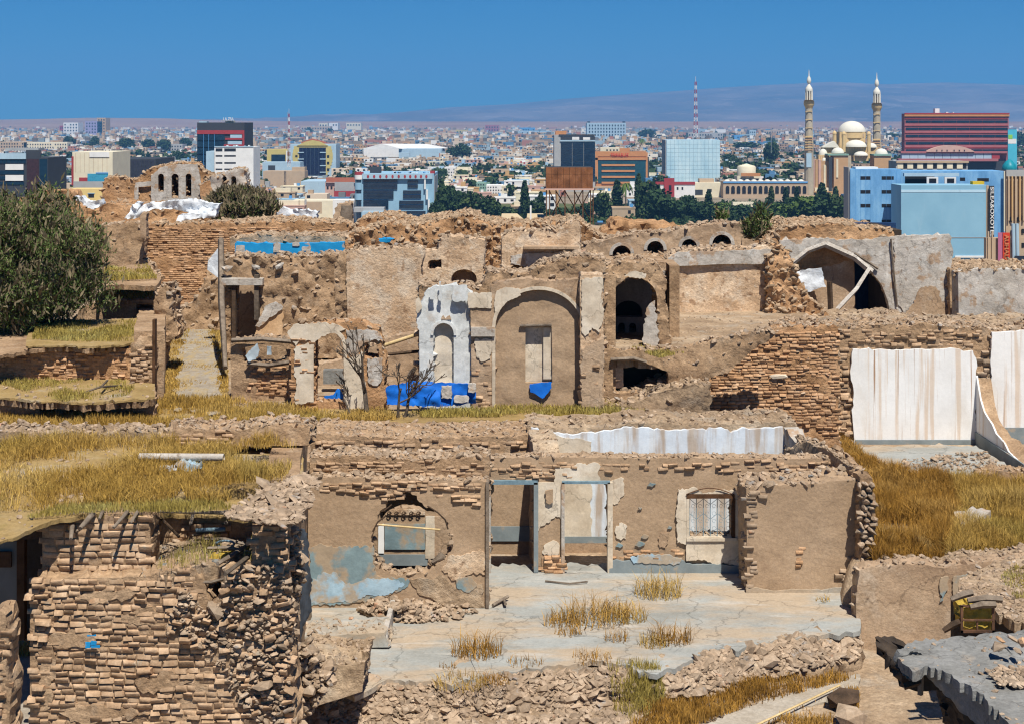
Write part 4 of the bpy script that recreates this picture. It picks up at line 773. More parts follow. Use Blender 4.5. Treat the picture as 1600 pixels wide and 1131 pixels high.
# golden grass field on the right
for i, (pl, n, hg, mm, lab) in enumerate([([(1366, 886), (1366, 760), (1400, 742), (1480, 752), (1500, 800), (1470, 880)], 30000, .48, red_grass_m, 'tall russet golden grass right of the stone wall end'),
        ([(1480, 752), (1640, 745), (1640, 858), (1560, 872), (1480, 878), (1500, 800)], 26000, .42, grass_m, 'tall golden grass filling the right picture edge'),
        ([(1292, 690), (1315, 688), (1360, 720), (1400, 745), (1372, 765), (1340, 735), (1300, 712)], 6000, .32, red_grass_m, 'golden grass strip running up towards the white room')]):
    grass('tall_grass', lab, pl, 9.62, n, hg, .014, mm, clump=.38 if i < 2 else .45, lean=.5)
slab('bare_patch', None, None, [(1490, 800), (1520, 790), (1548, 796), (1530, 812), (1500, 818)], 9.3, .3, grey_plaster, rag=3, kind='structure', disp=.05)
wfb = wall('field_bank', 'stony earth lip below the tall golden grass', 'earth bank', [(1362, 884), (1420, 876), (1470, 880), (1500, 870), (1560, 866), (1640, 856), (1640, 900, 0), (1362, 905, 0)], YD - .02, .4, earth, rag=2.5, cell=7, disp=.08); rubble_on(wfb, 220, .06)

# ------------------------------------------------------------------ WHITE ROOMS (right)
YQ = 46.0
ea = wall('ruined_room_shell', 'broken earth brick shell around the white plastered room', 'wall', [(1215, 512), (1270, 506), (1340, 512), (1440, 506), (1530, 514), (1560, 518), (1640, 512), (1640, 760, 0), (1290, 760, 0), (1240, 700, 0)], YQ + .12, 1.6, mud, rag=3.5, cell=6, disp=.12, dscale=2.2)
rubble_on(ea, 1500, .08); bricks(ea, lay([(1300, 545), (1328, 545), (1328, 690), (1300, 690)], 12, 6, jit=.8), YQ + .12, brick_m, .06, .08)
bricks(ea, lay([(1527, 555), (1552, 545), (1552, 690), (1530, 690)], 13, 7, jit=.9), YQ + .12, stone_m, .08, .12)
bricks(ea, lay([(1215, 516), (1530, 516), (1530, 543), (1215, 540)], 13, 5, jit=.6, drop=.2), YQ + .12, brick_m, .06, .06)
wq = wall('white_room_wall', 'bright white plastered wall with rusty brown runs', 'wall', [(1331, 560), (1333, 545), (1390, 547, .6), (1480, 545), (1520, 548), (1526, 566), (1525, 700, 0), (1336, 700, 0), (1331, 640)], YQ, .12, white_streak, rag=2, cell=8, disp=.006)
patch(wq, [(1337, 687, 0), (1525, 687, 0), (1525, 704, 0), (1337, 704, 0)], YQ, grey_paint, proud=.05, T=.04, name='dado', rag=.4)
wq2 = wall('white_room_wall', 'second white wall with pinkish runs at the right edge', 'wall', [(1550, 520), (1640, 512), (1640, 700, 0), (1552, 700, 0), (1549, 600)], YQ - .0, .12, white_streak, rag=1.5, cell=8, disp=.006)
patch(wq2, [(1552, 668, 0), (1640, 668, 0), (1640, 700, 0), (1552, 700, 0)], YQ, grey_paint, proud=.05, T=.04, name='dado', rag=.4)
def slope_wall():
    n = 12; V = []; xa = 13.9
    for i in range(n + 1):
        t = i / n; y = YQ - t * 4.4; x = xa + .02 * t; zb0 = CZ - 9.75; top = CZ - 7.6 - 1.9 * t ** .42 + .05 * math.sin(i * 2.1); V += [(x, y, zb0), (x, y, max(top, zb0 + .15)), (x + .05, y, max(top, zb0 + .15)), (x + .05, y, zb0)]
    Fc = []
    for i in range(n):
        a, b = i * 4, i * 4 + 4
        for k in range(3): Fc.append((a + k, a + k + 1, b + k + 1, b + k))
    Fc.append((n * 4, n * 4 + 1, n * 4 + 2, n * 4 + 3)); return V, Fc
V, f = slope_wall(); sw = mk('white_room_side_wall', V, f, white_streak, None, 'broken side wall sloping down at the right of the white room', 'wall')
E_ = [(v[0] + (.06 if k % 4 < 2 else .4), v[1], v[2] - (.06 if k % 4 in (1, 2) else 0) + (.18 * math.sin(k * 1.7) if k % 4 == 2 else 0)) for k, v in enumerate(V)]; eo = mk('earth_core', E_, f, mud, sw, smooth=60); rubble_on(eo, 160, .07)
bxw('dado', (13.86, 41.6, CZ - 9.8), (13.9, YQ, CZ - 9.28), grey_paint, sw)
slab('white_room_floor', None, None, [(1340, 700), (1345, 695), (1525, 695), (1590, 735), (1500, 745), (1450, 750), (1400, 742), (1370, 720)], 9.5, .16, concrete, rag=3, kind='structure', disp=.03)
stones_px('floor_debris', [(1440, 712), (1540, 705), (1570, 728), (1480, 735), (1380, 726)], 9.46, 200, .05, stone_m, ea)
db = wall('low_brick_stub', 'low brick stub in the grass before the white room', 'wall', [(1535, 742), (1560, 735), (1640, 738), (1640, 760, 0), (1535, 760, 0)], 41.0, .8, mud, rag=2.5, disp=.06); rubble_on(db, 90, .06)

# descending brick wall left of the white room
YK = 44.4
bw_ = wall('descending_brick_wall', 'ochre brick wall stepping down to the left of the white room', 'wall', [(1010, 650), (1040, 632), (1060, 612), (1100, 598), (1125, 572), (1160, 545), (1180, 528), (1215, 512), (1240, 510), (1310, 512), (1312, 760, 0), (1240, 760, 0), (1010, 700, 0)], YK, .9, orange_earth, rag=3, cell=6, disp=.08, dscale=2)
rubble_on(bw_, 700, .08, stone_m)
bricks(bw_, lay([(1080, 612), (1130, 575), (1175, 540), (1215, 520), (1310, 518), (1310, 690), (1240, 656), (1100, 655)], 11.5, 4.7, drop=.03, jit=.3, wob=2), YK, red_brick_m, .06, .055, pv=.015)
V, f = stones(np.zeros((1, 3)), [1.], .5, 71); mk('plaster_lump', V * [.42, .06, .12] + P(1218, 588, YK - .1), f, cream_plaster, bw_)
sl = wall('rubble_ramp', 'sloping rubble ramp below the cellar opening', 'earth ramp', [(900, 648), (1000, 628), (1040, 610), (1070, 600), (1110, 600), (1110, 700, 0), (900, 700, 0)], 42.0, 2.4, earth, rag=3, cell=6, disp=.12, dscale=1.5); rubble_on(sl, 600, .08)

# ------------------------------------------------------------------ ARCADE ROW
YA = 42.3
a1 = wall('twin_arch_wall', 'brick and plaster wall with a tall open arch behind the bare tree', 'wall', [(455, 522), (470, 512), (500, 506), (560, 505), (592, 515), (602, 560), (602, 640), (602, 660, 0), (455, 660, 0)], YA, .9, orange_earth,
     holes=[arch(490, 537, 518, 628, spring=545), arch(570, 592, 535, 560, spring=548)], rag=2.6, hrag=1.2, cell=5, disp=.07)
patch(a1, arch(485, 542, 512, 628, spring=543), YA, cream_plaster, holes=[arch(490, 537, 518, 630, spring=545)], rag=1.2, T=.06, name='arch_moulding', cell=4)
patch(a1, [(449, 520), (462, 507), (500, 505), (528, 508), (540, 515), (516, 520), (500, 528), (490, 534), (470, 528), (462, 540), (456, 532)], YA, cream_plaster, rag=2)
patch(a1, [(462, 540), (487, 540), (489, 625), (462, 632)], YA, cream_plaster, rag=3); patch(a1, [(539, 560), (566, 548), (570, 620), (575, 645), (548, 650), (540, 640)], YA, cream_plaster, rag=2.5)
patch(a1, [(541, 516), (590, 518), (598, 534), (585, 530), (566, 540), (556, 560), (540, 552)], YA, grey_plaster, rag=3); patch(a1, [(574, 560), (597, 560), (598, 590), (590, 602), (575, 596)], YA, grey_plaster, rag=2)
bricks(a1, lay([(455, 530), (490, 530), (490, 632), (455, 632)], 10, 4.5, drop=.2), YA, red_brick_m, .03, .035)
rubble_on(a1, 160, .06)
b1 = wall('tree_backdrop_wall', 'low brown wall with timber beam behind the bare trees', 'wall', [(480, 570), (540, 560), (600, 532), (655, 520), (655, 660, 0), (480, 660, 0)], 46.2, .5, tan_plaster, rag=2.5, cell=6, disp=.06)
stick('beam', [P(600, 540, 45.0), P(655, 522, 45.0)], .06, pale_wood, b1); stick('beam', [P(604, 554, 45.0), P(655, 549, 45.0)], .05, dark_wood, b1)
bx('grey_ledge_board', 505, 540, 578, 600, 45.0, .3, slab_grey, b1)  # grey ledge showing through the open arch
bl = wall('blue_sheeting', 'bright blue sheeting along the foot of the niche wall', 'sheeting', [(604, 605), (632, 600), (665, 596), (700, 598), (742, 600), (744, 630), (700, 634), (604, 632)], YA - .35, .06, vivid_blue, rag=2, cell=4, disp=.16, dscale=1.3)
wall('blue_sheeting', 'small blue sheet inside the open arch', 'sheeting', [(506, 620), (520, 617), (527, 607), (537, 608), (537, 624), (508, 626)], YA + .5, .06, vivid_blue, rag=1.2, cell=4, disp=.02)
wall('blue_sheeting', 'blue sheet below the doorway of the great arch', 'sheeting', [(828, 600), (862, 597), (862, 606), (848, 622), (838, 616), (828, 612)], YA + .02, .06, vivid_blue, rag=1.2, cell=4, disp=.02)
for i, (x0, x1, y0, y1) in enumerate([(690, 706, 603, 622), (710, 732, 619, 628), (732, 743, 600, 612)]):
    wall('plaster_chunk', ['upright pale plaster chunk before the blue sheeting', 'flat pale plaster chunk right of the upright one', 'pale chunk in the corner above the blue sheeting'][i], 'plaster chunk', [(x0, y1), (x0, y0), (x1, y0), (x1, y1)], YA - .5, .12, grey_plaster, rag=1.5, cell=4)
# pale blue niche panel
a2 = wall('niche_wall', 'pale blue plastered wall with a tall arched niche', 'wall', [(650, 485), (662, 470), (668, 452), (700, 446), (728, 448), (742, 462), (743, 500), (745, 660, 0), (656, 660, 0), (655, 520)], YA + .15, .3, blue_plaster, holes=[arch(677, 709, 505, 600, spring=522)], rag=2.2, hrag=.4, cell=5, disp=.035)
wall('niche_back', None, None, [(670, 500, 0), (715, 500, 0), (715, 602, 0), (670, 602, 0)], YA + .32, .1, cream_plaster, rag=0, parent=a2)
patch(a2, arch(673, 713, 501, 524, spring=520), YA + .15, blue_plaster, holes=[arch(677, 709, 505, 524, spring=522)], rag=.3, T=.05, name='niche_moulding', cell=3)
patch(a2, [(689, 500), (692, 493), (696, 498), (699, 495), (703, 493), (705, 500)], YA + .15, tan_plaster, rag=.6)
patch(a2, [(650, 468), (655, 462), (660, 480), (652, 490)], YA + .1, cream_plaster, rag=2)
for (x0, x1, y0, y1) in [(672, 680, 450, 468), (686, 690, 440, 470), (708, 730, 446, 470), (732, 768, 458, 482)]: patch(a2, [(x0, y1), (x0, y0), (x1, y0), (x1, y1)], YA, blue_plaster if x0 < 730 else cream_plaster, rag=2)
# core walls above (Y 43..46)
rc = wall('rubble_core_wall', 'crumbled brown brick core above the niche and great arch', 'wall', [(655, 446), (680, 448), (700, 452), (748, 451), (760, 428), (796, 430), (828, 430), (845, 414), (870, 408), (905, 402), (945, 405), (946, 660, 0), (655, 660, 0)], YA + .75, 1.5, mud, rag=4, cell=5, disp=.12, dscale=3)
rubble_on(rc, 1300, .09)
# great arch
a3 = wall('great_arch_wall', 'great round arch of brown plaster with a small central doorway', 'wall', [(735, 478), (766, 470), (768, 446), (815, 436), (860, 440), (908, 436), (914, 660, 0), (738, 660, 0)], YA, .5, tan_plaster,
     holes=[arch(774, 909, 453, 655, n=20, spring=512)], rag=2, hrag=.5, cell=5, disp=.05)
patch(a3, [(773, 470), (776, 455), (790, 449), (812, 452), (814, 462), (795, 470), (784, 480), (774, 494)], YA, cream_plaster, rag=1.5, T=.1)
patch(a3, arch(769, 913, 448, 640, n=20, spring=510), YA, cream_plaster, holes=[arch(774, 909, 453, 645, n=20, spring=512)], rag=1.0, T=.05, name='arch_moulding', cell=4)
wall('arch_infill', None, None, [(765, 445, 0), (915, 445, 0), (915, 660, 0), (765, 660, 0)], YA + .13, .18, smooth_mud, holes=[[(821, 598, 0), (821, 512, 0), (862, 511, 0), (863, 598, 0)]], rag=0, parent=a3, disp=.05, cell=7)
wall('doorway_back', None, None, [(815, 505, 0), (870, 505, 0), (870, 660, 0), (815, 660, 0)], YA + .34, .1, cream_plaster, rag=0, parent=a3)
bx('doorway_jamb', 849, 862, 512, 592, YA + .22, .12, cream_plaster, a3)
stick('doorway_lintel', [P(812, 509, YA + .06), P(862, 508, YA + .06)], .04, wood, a3)
cp = bx('capital', 736, 773, 512, 526, YA - .12, .4, grey_plaster, a3); patch(a3, [(742, 530), (768, 530), (766, 560), (752, 565), (744, 552)], YA, cream_plaster, rag=2)
bricks(a3, lay([(738, 566), (770, 566), (772, 636), (740, 636)], 10, 5, drop=.3), YA, brick_m, .03, .03)
# pilaster
a4 = wall('pilaster', 'tall whitish plastered pilaster right of the great arch', 'pilaster', [(906, 436), (908, 430, .5), (942, 430, .3), (944, 660, 0), (908, 660, 0)], YA - .35, .8, pink_plaster, rag=1.3, cell=5, disp=.03)
patch(a4, [(909, 436), (941, 434), (942, 500), (936, 520), (925, 512), (915, 530), (909, 520)], YA - .35, cream_plaster, rag=2)
bricks(a4, lay([(909, 560), (942, 540), (943, 632), (909, 632)], 11, 5, drop=.25), YA - .35, brick_m, .03, .035); patch(a4, [(909, 545), (942, 530), (942, 636), (909, 636)], YA - .35, tan_plaster, proud=.05, T=.03)
wall('slot_back', 'dark slot between the pilaster and the vaulted arch', 'wall', [(944, 430, 0), (962, 430, 0), (962, 660, 0), (944, 660, 0)], YA + .9, .2, mud, rag=0)
# vaulted arch
a5 = wall('vault_wall', 'rough brick wall pierced by a deep dark vaulted arch', 'wall', [(944, 420), (960, 412), (1000, 410), (1028, 415), (1042, 440), (1046, 560, 0), (944, 560, 0)], 44.2, 1.6, mud, holes=[arch(956, 1027, 434, 542, spring=468)], rag=3.5, hrag=1.2, cell=5, disp=.14, dscale=2.5)
rubble_on(a5, 360, .08); patch(a5, [(975, 432), (990, 424), (1010, 428), (1006, 436), (990, 434)], 44.1, cream_plaster, rag=2)
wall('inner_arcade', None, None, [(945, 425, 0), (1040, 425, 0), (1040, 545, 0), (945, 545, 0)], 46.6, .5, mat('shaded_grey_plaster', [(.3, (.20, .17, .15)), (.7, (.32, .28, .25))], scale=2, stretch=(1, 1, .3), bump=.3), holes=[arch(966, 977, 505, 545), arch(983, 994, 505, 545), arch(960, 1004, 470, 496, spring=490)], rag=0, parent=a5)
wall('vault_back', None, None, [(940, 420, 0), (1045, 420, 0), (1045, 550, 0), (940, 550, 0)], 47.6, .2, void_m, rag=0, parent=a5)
bxw('vault_roof', (x_(944, 45), 45.8, CZ - 4.45), (x_(1045, 45), 47.8, CZ - 4.2), mud, a5); bxw('vault_side', (x_(944, 45) - .1, 45.8, CZ - 8), (x_(944, 45) + .15, 47.8, CZ - 4.3), mud, a5); bxw('vault_side', (x_(1045, 46), 45.8, CZ - 8), (x_(1045, 46) + .3, 47.8, CZ - 4.3), mud, a5)
patch(a5, [(1012, 478), (1022, 470), (1026, 505), (1028, 540), (1008, 541), (1004, 530)], 44.1, grey_plaster, rag=3, name='peeling_render')
# raised floor and cellar
uf = slab('upper_floor', None, None, [(945, 546), (1050, 546), (1110, 540), (1180, 530), (1260, 520), (1260, 470), (945, 470)], 6.42, .5, earth, rag=3, kind='structure', disp=.07); rubble_on(uf, 500, .05)
cl = wall('cellar_front', 'low cellar front with a dark opening below the vaulted arch', 'wall', [(944, 545), (1000, 548), (1060, 545), (1120, 530), (1200, 516), (1215, 520), (1180, 545), (1140, 580), (1072, 600), (1072, 650, 0), (944, 650, 0)], 42.9, .4, mud, holes=[[(958, 614, 0), (958, 562, .5), (1000, 562), (1042, 580), (1046, 612, .3)]], rag=2.5, hrag=1.5, cell=5, disp=.1)
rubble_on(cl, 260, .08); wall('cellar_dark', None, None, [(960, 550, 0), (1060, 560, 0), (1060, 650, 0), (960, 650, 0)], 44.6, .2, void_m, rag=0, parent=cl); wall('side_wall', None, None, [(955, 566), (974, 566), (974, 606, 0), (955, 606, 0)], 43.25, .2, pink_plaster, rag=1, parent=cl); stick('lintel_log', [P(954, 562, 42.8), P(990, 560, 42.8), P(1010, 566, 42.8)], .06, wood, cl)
grass('ledge_grass', 'yellow grass tuft on the ledge before the vaulted arch', [(985, 545), (1040, 538), (1070, 552), (1030, 560)], 6.4, 900, .14, .02, green_grass_m, clump=.4)

# ------------------------------------------------------------------ MIDDLE RUINS (Y 47..62)
b2 = wall('ochre_plaster_wall', 'large square ochre plastered wall left of the arched niche block', 'wall', [(541, 400), (545, 392), (600, 388), (655, 386), (660, 392), (658, 515, .5), (640, 520, 0), (545, 560, 0), (542, 460)], 48, .7, pink_plaster, rag=2.2, cell=6, disp=.04, dscale=.8)
rubble_on(b2, 200, .09); b2s = wall('rubble_strip', 'dark crumbling strip left of the ochre plastered wall', 'wall', [(522, 420), (530, 400), (545, 395), (548, 560, 0), (526, 560, 0)], 48.1, .6, mud, rag=4, cell=5, disp=.15, dscale=3)
bx('mud_base', 600, 660, 500, 560, 47.8, .3, tan_plaster, b2) if False else None
b3 = wall('arched_niche_block', 'plastered block with a shallow arch and a square hole', 'wall', [(655, 395), (684, 390), (688, 372), (720, 370), (757, 376), (756, 470, 0), (655, 500, 0)], 50, 1.0, pink_plaster, holes=[arch(705, 745, 421, 452, spring=436), [(668, 419), (670, 408), (690, 405), (690, 420)]], rag=2, hrag=.7, cell=5, disp=.05)
wall('hole_back', None, None, [(660, 400, 0), (752, 400, 0), (752, 470, 0), (660, 470, 0)], 50.6, .35, tan_plaster, rag=0, parent=b3); rubble_on(b3, 120, .09)
b4 = wall('ledge_plaster_block', 'weathered plaster block with a long overhanging ledge', 'wall', [(784, 372), (800, 362), (860, 362), (900, 345), (906, 352), (906, 412), (870, 420), (870, 455, 0), (784, 455, 0)], 53, 1.2, pink_plaster, holes=[arch(796, 824, 413, 440, spring=425)], rag=2, hrag=.6, cell=5, disp=.05)
bx('ledge', 818, 904, 384, 388, 53, .6, tan_plaster, b4, off=.5); patch(b4, [(798, 400), (905, 392), (905, 412), (870, 418), (850, 414), (826, 420), (798, 412)], 53, grey_plaster, rag=1.6); rubble_on(b4, 320, .1)
wall('hole_back', None, None, [(790, 405, 0), (830, 405, 0), (830, 455, 0), (790, 455, 0)], 53.7, .2, tan_plaster, rag=0, parent=b4)
b5 = wall('brown_ruin_mass', 'crumbling brown ruin mass between the plaster blocks', 'ruin', [(540, 372), (600, 352), (640, 358), (700, 345), (735, 338), (760, 350), (800, 352), (905, 350), (910, 405), (960, 412), (1045, 408), (1050, 520, 0), (540, 520, 0)], 56, 2.5, orange_earth, rag=4, cell=5, disp=.22, dscale=2.0)
rubble_on(b5, 4600, .10, orange_stone, .0)
b6 = wall('four_window_wall', 'earthen wall with four small arched windows', 'wall', [(905, 385), (930, 378), (1000, 366), (1080, 356), (1140, 349), (1168, 350), (1178, 362), (1180, 440, 0), (905, 440, 0)], 60, 1.3, tan_plaster,
     holes=[arch(957, 986, 384, 402, spring=398), arch(1011, 1037, 377, 398, spring=390), arch(1065, 1089, 374, 386, spring=386), arch(1113, 1143, 367, 382, spring=382)], rag=2.5, hrag=.6, cell=4.5, disp=.10)
for (x0, x1, y0, sp) in [(957, 986, 384, 398), (1011, 1037, 377, 390), (1065, 1089, 374, 386), (1113, 1143, 367, 382)]:
    patch(b6, arch(x0 - 5, x1 + 5, y0 - 5, sp + 1, spring=sp - 1), 60, grey_plaster, holes=[arch(x0, x1, y0, sp + 1, spring=sp)], rag=.3, T=.10, name='arch_ring', cell=4)
wall('window_dark', None, None, [(940, 372, 0), (1150, 360, 0), (1150, 420, 0), (940, 420, 0)], 61.4, .3, orange_earth, rag=0, parent=b6); rubble_on(b6, 700, .1)
b6b = wall('ochre_mound', 'smooth ochre earth mound behind the four window wall', 'mound', [(940, 370), (960, 345), (985, 348), (1040, 352), (1080, 360), (1080, 400, 0), (930, 400, 0)], 68, 3, orange_earth, rag=2.5, cell=6, disp=.3)
b7 = wall('textured_plaster_wall', 'broad flaking plaster wall with a grey upper band', 'wall', [(1042, 402), (1060, 392), (1200, 386), (1216, 395), (1214, 560, 0), (1042, 560, 0)], 52, .9, pink_plaster, rag=2, cell=6, disp=.06, dscale=1.5)
patch(b7, [(1044, 404, .4), (1060, 394), (1208, 390), (1210, 413, .3), (1130, 413, .3), (1044, 417, .3)], 52, grey_plaster, rag=1.2, proud=.14, T=.12); rubble_on(b7, 260, .09)
b8 = wall('rubble_buttress', 'rough orange rubble buttress beside the grey arched wall', 'wall', [(1200, 400), (1218, 385), (1232, 395), (1240, 420), (1262, 460), (1300, 500), (1300, 560, 0), (1200, 560, 0)], 51.5, 2.2, orange_earth, rag=4, cell=5, disp=.2, dscale=2.5); rubble_on(b8, 1500, .10, orange_stone, -.2)
Y9 = 56
b9 = wall('grey_arched_wall', 'tall grey plastered wall with a broken pointed arch', 'wall', [(1218, 376), (1270, 372), (1340, 376), (1395, 370, .5), (1484, 367, .4), (1488, 372), (1488, 560, 0), (1218, 560, 0)], Y9, .3, grey_plaster,
     holes=[[(1240, 560, 0), (1240, 410, 0), (1262, 394, .4), (1290, 384, .3), (1330, 400, .4), (1360, 422, .3), (1378, 446, 0), (1388, 472, 0), (1391, 502, 0), (1391, 560, 0)]], rag=1.8, hrag=1.0, cell=6, disp=.05)
b9t = wall('arched_wall_top', 'brown crumbling top of the grey arched wall', 'wall', [(1196, 380), (1230, 356), (1270, 352), (1310, 350), (1350, 358), (1396, 362), (1400, 378), (1340, 380), (1270, 378), (1218, 380), (1200, 400, 0)], Y9 + .2, 1.6, orange_earth, rag=2.5, cell=5, disp=.12); rubble_on(b9t, 800, .1, orange_stone)
for (pts, r_) in [([(1237, 412), (1262, 392), (1292, 381)], .10), ([(1290, 382), (1335, 402), (1362, 425)], .12), ([(1335, 396), (1372, 420)], .05), ([(1392, 374), (1397, 430), (1402, 480)], .035)]: stick('arch_rim', [P(x, y, Y9 - .1) for x, y in pts], r_, grey_plaster if r_ > .06 else wood, b9, n=4)
b9b = wall('arch_inner_wall', 'sunlit ochre wall inside the broken pointed arch', 'wall', [(1225, 380, 0), (1334, 380, 0), (1338, 560, 0), (1225, 560, 0)], Y9 + .45, .3, tan_plaster, rag=0, cell=7, disp=.05)
patch(b9b, [(1232, 385), (1331, 385), (1326, 408), (1300, 415), (1262, 422), (1240, 412)], Y9 + .45, orange_earth, rag=2)
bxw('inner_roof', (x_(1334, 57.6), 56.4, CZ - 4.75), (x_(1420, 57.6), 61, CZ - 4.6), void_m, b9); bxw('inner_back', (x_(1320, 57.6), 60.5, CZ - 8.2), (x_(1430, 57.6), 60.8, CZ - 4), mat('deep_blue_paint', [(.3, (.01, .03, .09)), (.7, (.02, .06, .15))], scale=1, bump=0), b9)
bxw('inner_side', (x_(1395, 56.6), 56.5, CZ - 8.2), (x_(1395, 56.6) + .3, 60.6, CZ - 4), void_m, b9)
patch(b9, [(1397, 378, 0), (1484, 370, 0), (1486, 500, .4), (1470, 512), (1440, 490), (1420, 500), (1408, 480), (1399, 470)], Y9, grey_plaster, rag=1.5)
patch(b9, [(1428, 470), (1440, 450), (1462, 448), (1478, 480), (1480, 515), (1440, 512), (1410, 502)], Y9 - .04, tan_plaster, rag=3, T=.02)
tag(stick('leaning_beam', [P(1294, 499, 54.8), P(1338, 452, 55.3), P(1358, 420, 55.8)], .09, grey_plaster, n=4), 'long pale beam leaning across the broken pointed arch', 'beam')
tag(stick('timber_post', [P(1296, 440, 55.2), P(1299, 510, 55.2)], .10, dark_wood, n=4), 'dark upright timber post at the left of the leaning beam', 'post')
wall('tin_sheet', 'white tin sheet slumped inside the broken pointed arch', 'tin sheet', [(1245, 425), (1262, 421), (1284, 419), (1291, 449), (1272, 453), (1257, 458), (1250, 440)], 55.9, .05, white_tarp, rag=1.2, cell=4, disp=.10, dscale=1.2)
b10 = wall('right_grey_wall', 'long grey wall at the far right beyond a narrow gap', 'wall', [(1497, 424), (1530, 420), (1640, 422), (1640, 560, 0), (1499, 560, 0)], 54, .8, grey_plaster, rag=1.8, cell=7, disp=.05); rubble_on(b10, 330, .09, orange_stone)
wall('gap_wall', 'dark crumbling gap between the two grey walls', 'wall', [(1484, 420, ), (1500, 425), (1502, 560, 0), (1486, 560, 0)], 55.6, .5, mud, rag=2.5, disp=.1)
# shared backdrop of low earth behind the white rooms
b11 = wall('upper_earth_bank', 'low earth bank between the textured wall and the white rooms', 'earth bank', [(1040, 520), (1100, 515), (1210, 512), (1300, 502), (1400, 500), (1500, 512), (1640, 508), (1640, 600, 0), (1040, 620, 0)], 50, 3.0, earth, rag=2.5, cell=7, disp=.12); rubble_on(b11, 900, .08)

# ------------------------------------------------------------------ LEFT MIDDLE
lf = empty('sunken_house', P(120, 655, 41), 'sunken roofless mud house at the middle left', 'ruin')
s1 = slab('fallen_roof', None, None, [(-40, 575), (205, 588), (240, 590), (242, 620), (215, 624), (180, 627), (120, 628), (60, 625), (20, 622), (-40, 620)], 7.30, .05, grass_ground, rag=1.6, cell=6, disp=.06, dscale=1.6, parent=lf, jit=.03); slab('fallen_roof', None, None, [(-40, 575), (207, 588), (242, 592), (243, 622), (215, 627), (180, 630), (120, 631), (60, 628), (20, 625), (-40, 623)], 7.36, .16, mud, rag=2, cell=4, disp=.06, dscale=3, parent=lf, jit=.05); rubble_on(s1, 160, .06)
wall('front_wall', None, None, [(-40, 622), (30, 628), (100, 636), (180, 630), (242, 624), (243, 672, 0), (-40, 690, 0)], 40.9, .35, mud, holes=[[(66, 655), (60, 628), (86, 630), (88, 656)], [(100, 640), (104, 634), (172, 634), (150, 648), (130, 648)]], rag=2.5, hrag=2, cell=5, disp=.08, parent=lf)
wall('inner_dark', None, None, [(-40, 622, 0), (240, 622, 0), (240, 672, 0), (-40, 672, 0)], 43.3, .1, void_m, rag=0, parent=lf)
wall('brick_face', None, None, [(-40, 545, 0), (206, 545, 0), (206, 600, 0), (-40, 600, 0)], 43.5, .4, orange_earth, rag=0, cell=7, disp=.06, parent=lf)
bricks(lf, lay([(-30, 550), (206, 550), (206, 594), (-30, 594)], 9, 4, drop=.1), 43.5, red_brick_m, .03, .03)
s2 = slab('upper_roof', None, None, [(40, 540), (45, 520), (60, 500), (225, 498), (240, 515), (236, 538), (205, 537), (170, 541), (130, 542), (90, 540)], 6.30, .05, grass_ground, rag=1.2, cell=5, disp=.05, parent=lf, jit=.03); slab('upper_roof', None, None, [(38, 545), (45, 520), (60, 500), (226, 498), (241, 515), (238, 540), (205, 539), (170, 543), (130, 544), (90, 542)], 6.36, .13, mud, rag=1.8, cell=4, disp=.06, dscale=3, parent=lf, jit=.05)
s2b = slab('upper_roof', None, None, [(-40, 560), (-40, 505), (60, 502), (45, 540), (40, 548)], 6.4, .12, mud, rag=1.8, cell=6, disp=.06, parent=lf)
wall('brick_pier', None, None, [(204, 540), (215, 530), (240, 526), (242, 640, 0), (205, 640, 0)], 43.0, .7, mud, rag=2.5, cell=5, disp=.1, parent=lf)
bricks(lf, lay([(206, 545), (238, 535), (240, 625), (206, 625)], 10, 5, jit=.7), 43.0, brick_m, .05, .05)
bx('corner_post', 238, 242, 500, 650, 42.9, .25, dkbrown, lf)
grass('roof_grass', 'yellow green grass on the upper flat roof of the sunken house', [(50, 530), (62, 504), (220, 502), (222, 525), (205, 533), (120, 534)], 6.28, 5200, .15, .022, green_grass_m, clump=.3)
grass('roof_grass', 'thin olive grass on the fallen roof of the sunken house', [(0, 600), (0, 585), (150, 590), (215, 600), (200, 618), (100, 628)], 7.28, 2600, .12, .02, green_grass_m, clump=.5)
for i, (a, b) in enumerate([((124, 616), (160, 603)), ((158, 604), (168, 594)), ((160, 604), (190, 602))]): tag(stick('pole', [P(*a, 41.2), P(*b, 42.2)], .03, bark), ['thin pole on the fallen roof, pointing lower left', 'short stub pole on the fallen roof, pointing up', 'thin pole on the fallen roof, pointing right'][i], 'pole')
for i in range(22):
    x = rng.uniform(2, 100); y = 618 + 12 * rng.random(); stick('roof_stick', [P(x, y, 41.0), P(x + rng.uniform(-14, 18), y + rng.uniform(-4, 12), 40.9)], .05, bark if i % 2 else wood, lf, n=4)
V, f = box(P(0, 655, 41.5), P(18, 620, 41.9)); mk('blue_bin', V, f, mat('dark_blue_plastic', [(.3, (.01, .03, .06)), (.7, (.02, .06, .12))], bump=0), None, 'dark blue barrel in the shaded opening at the left edge', 'barrel')
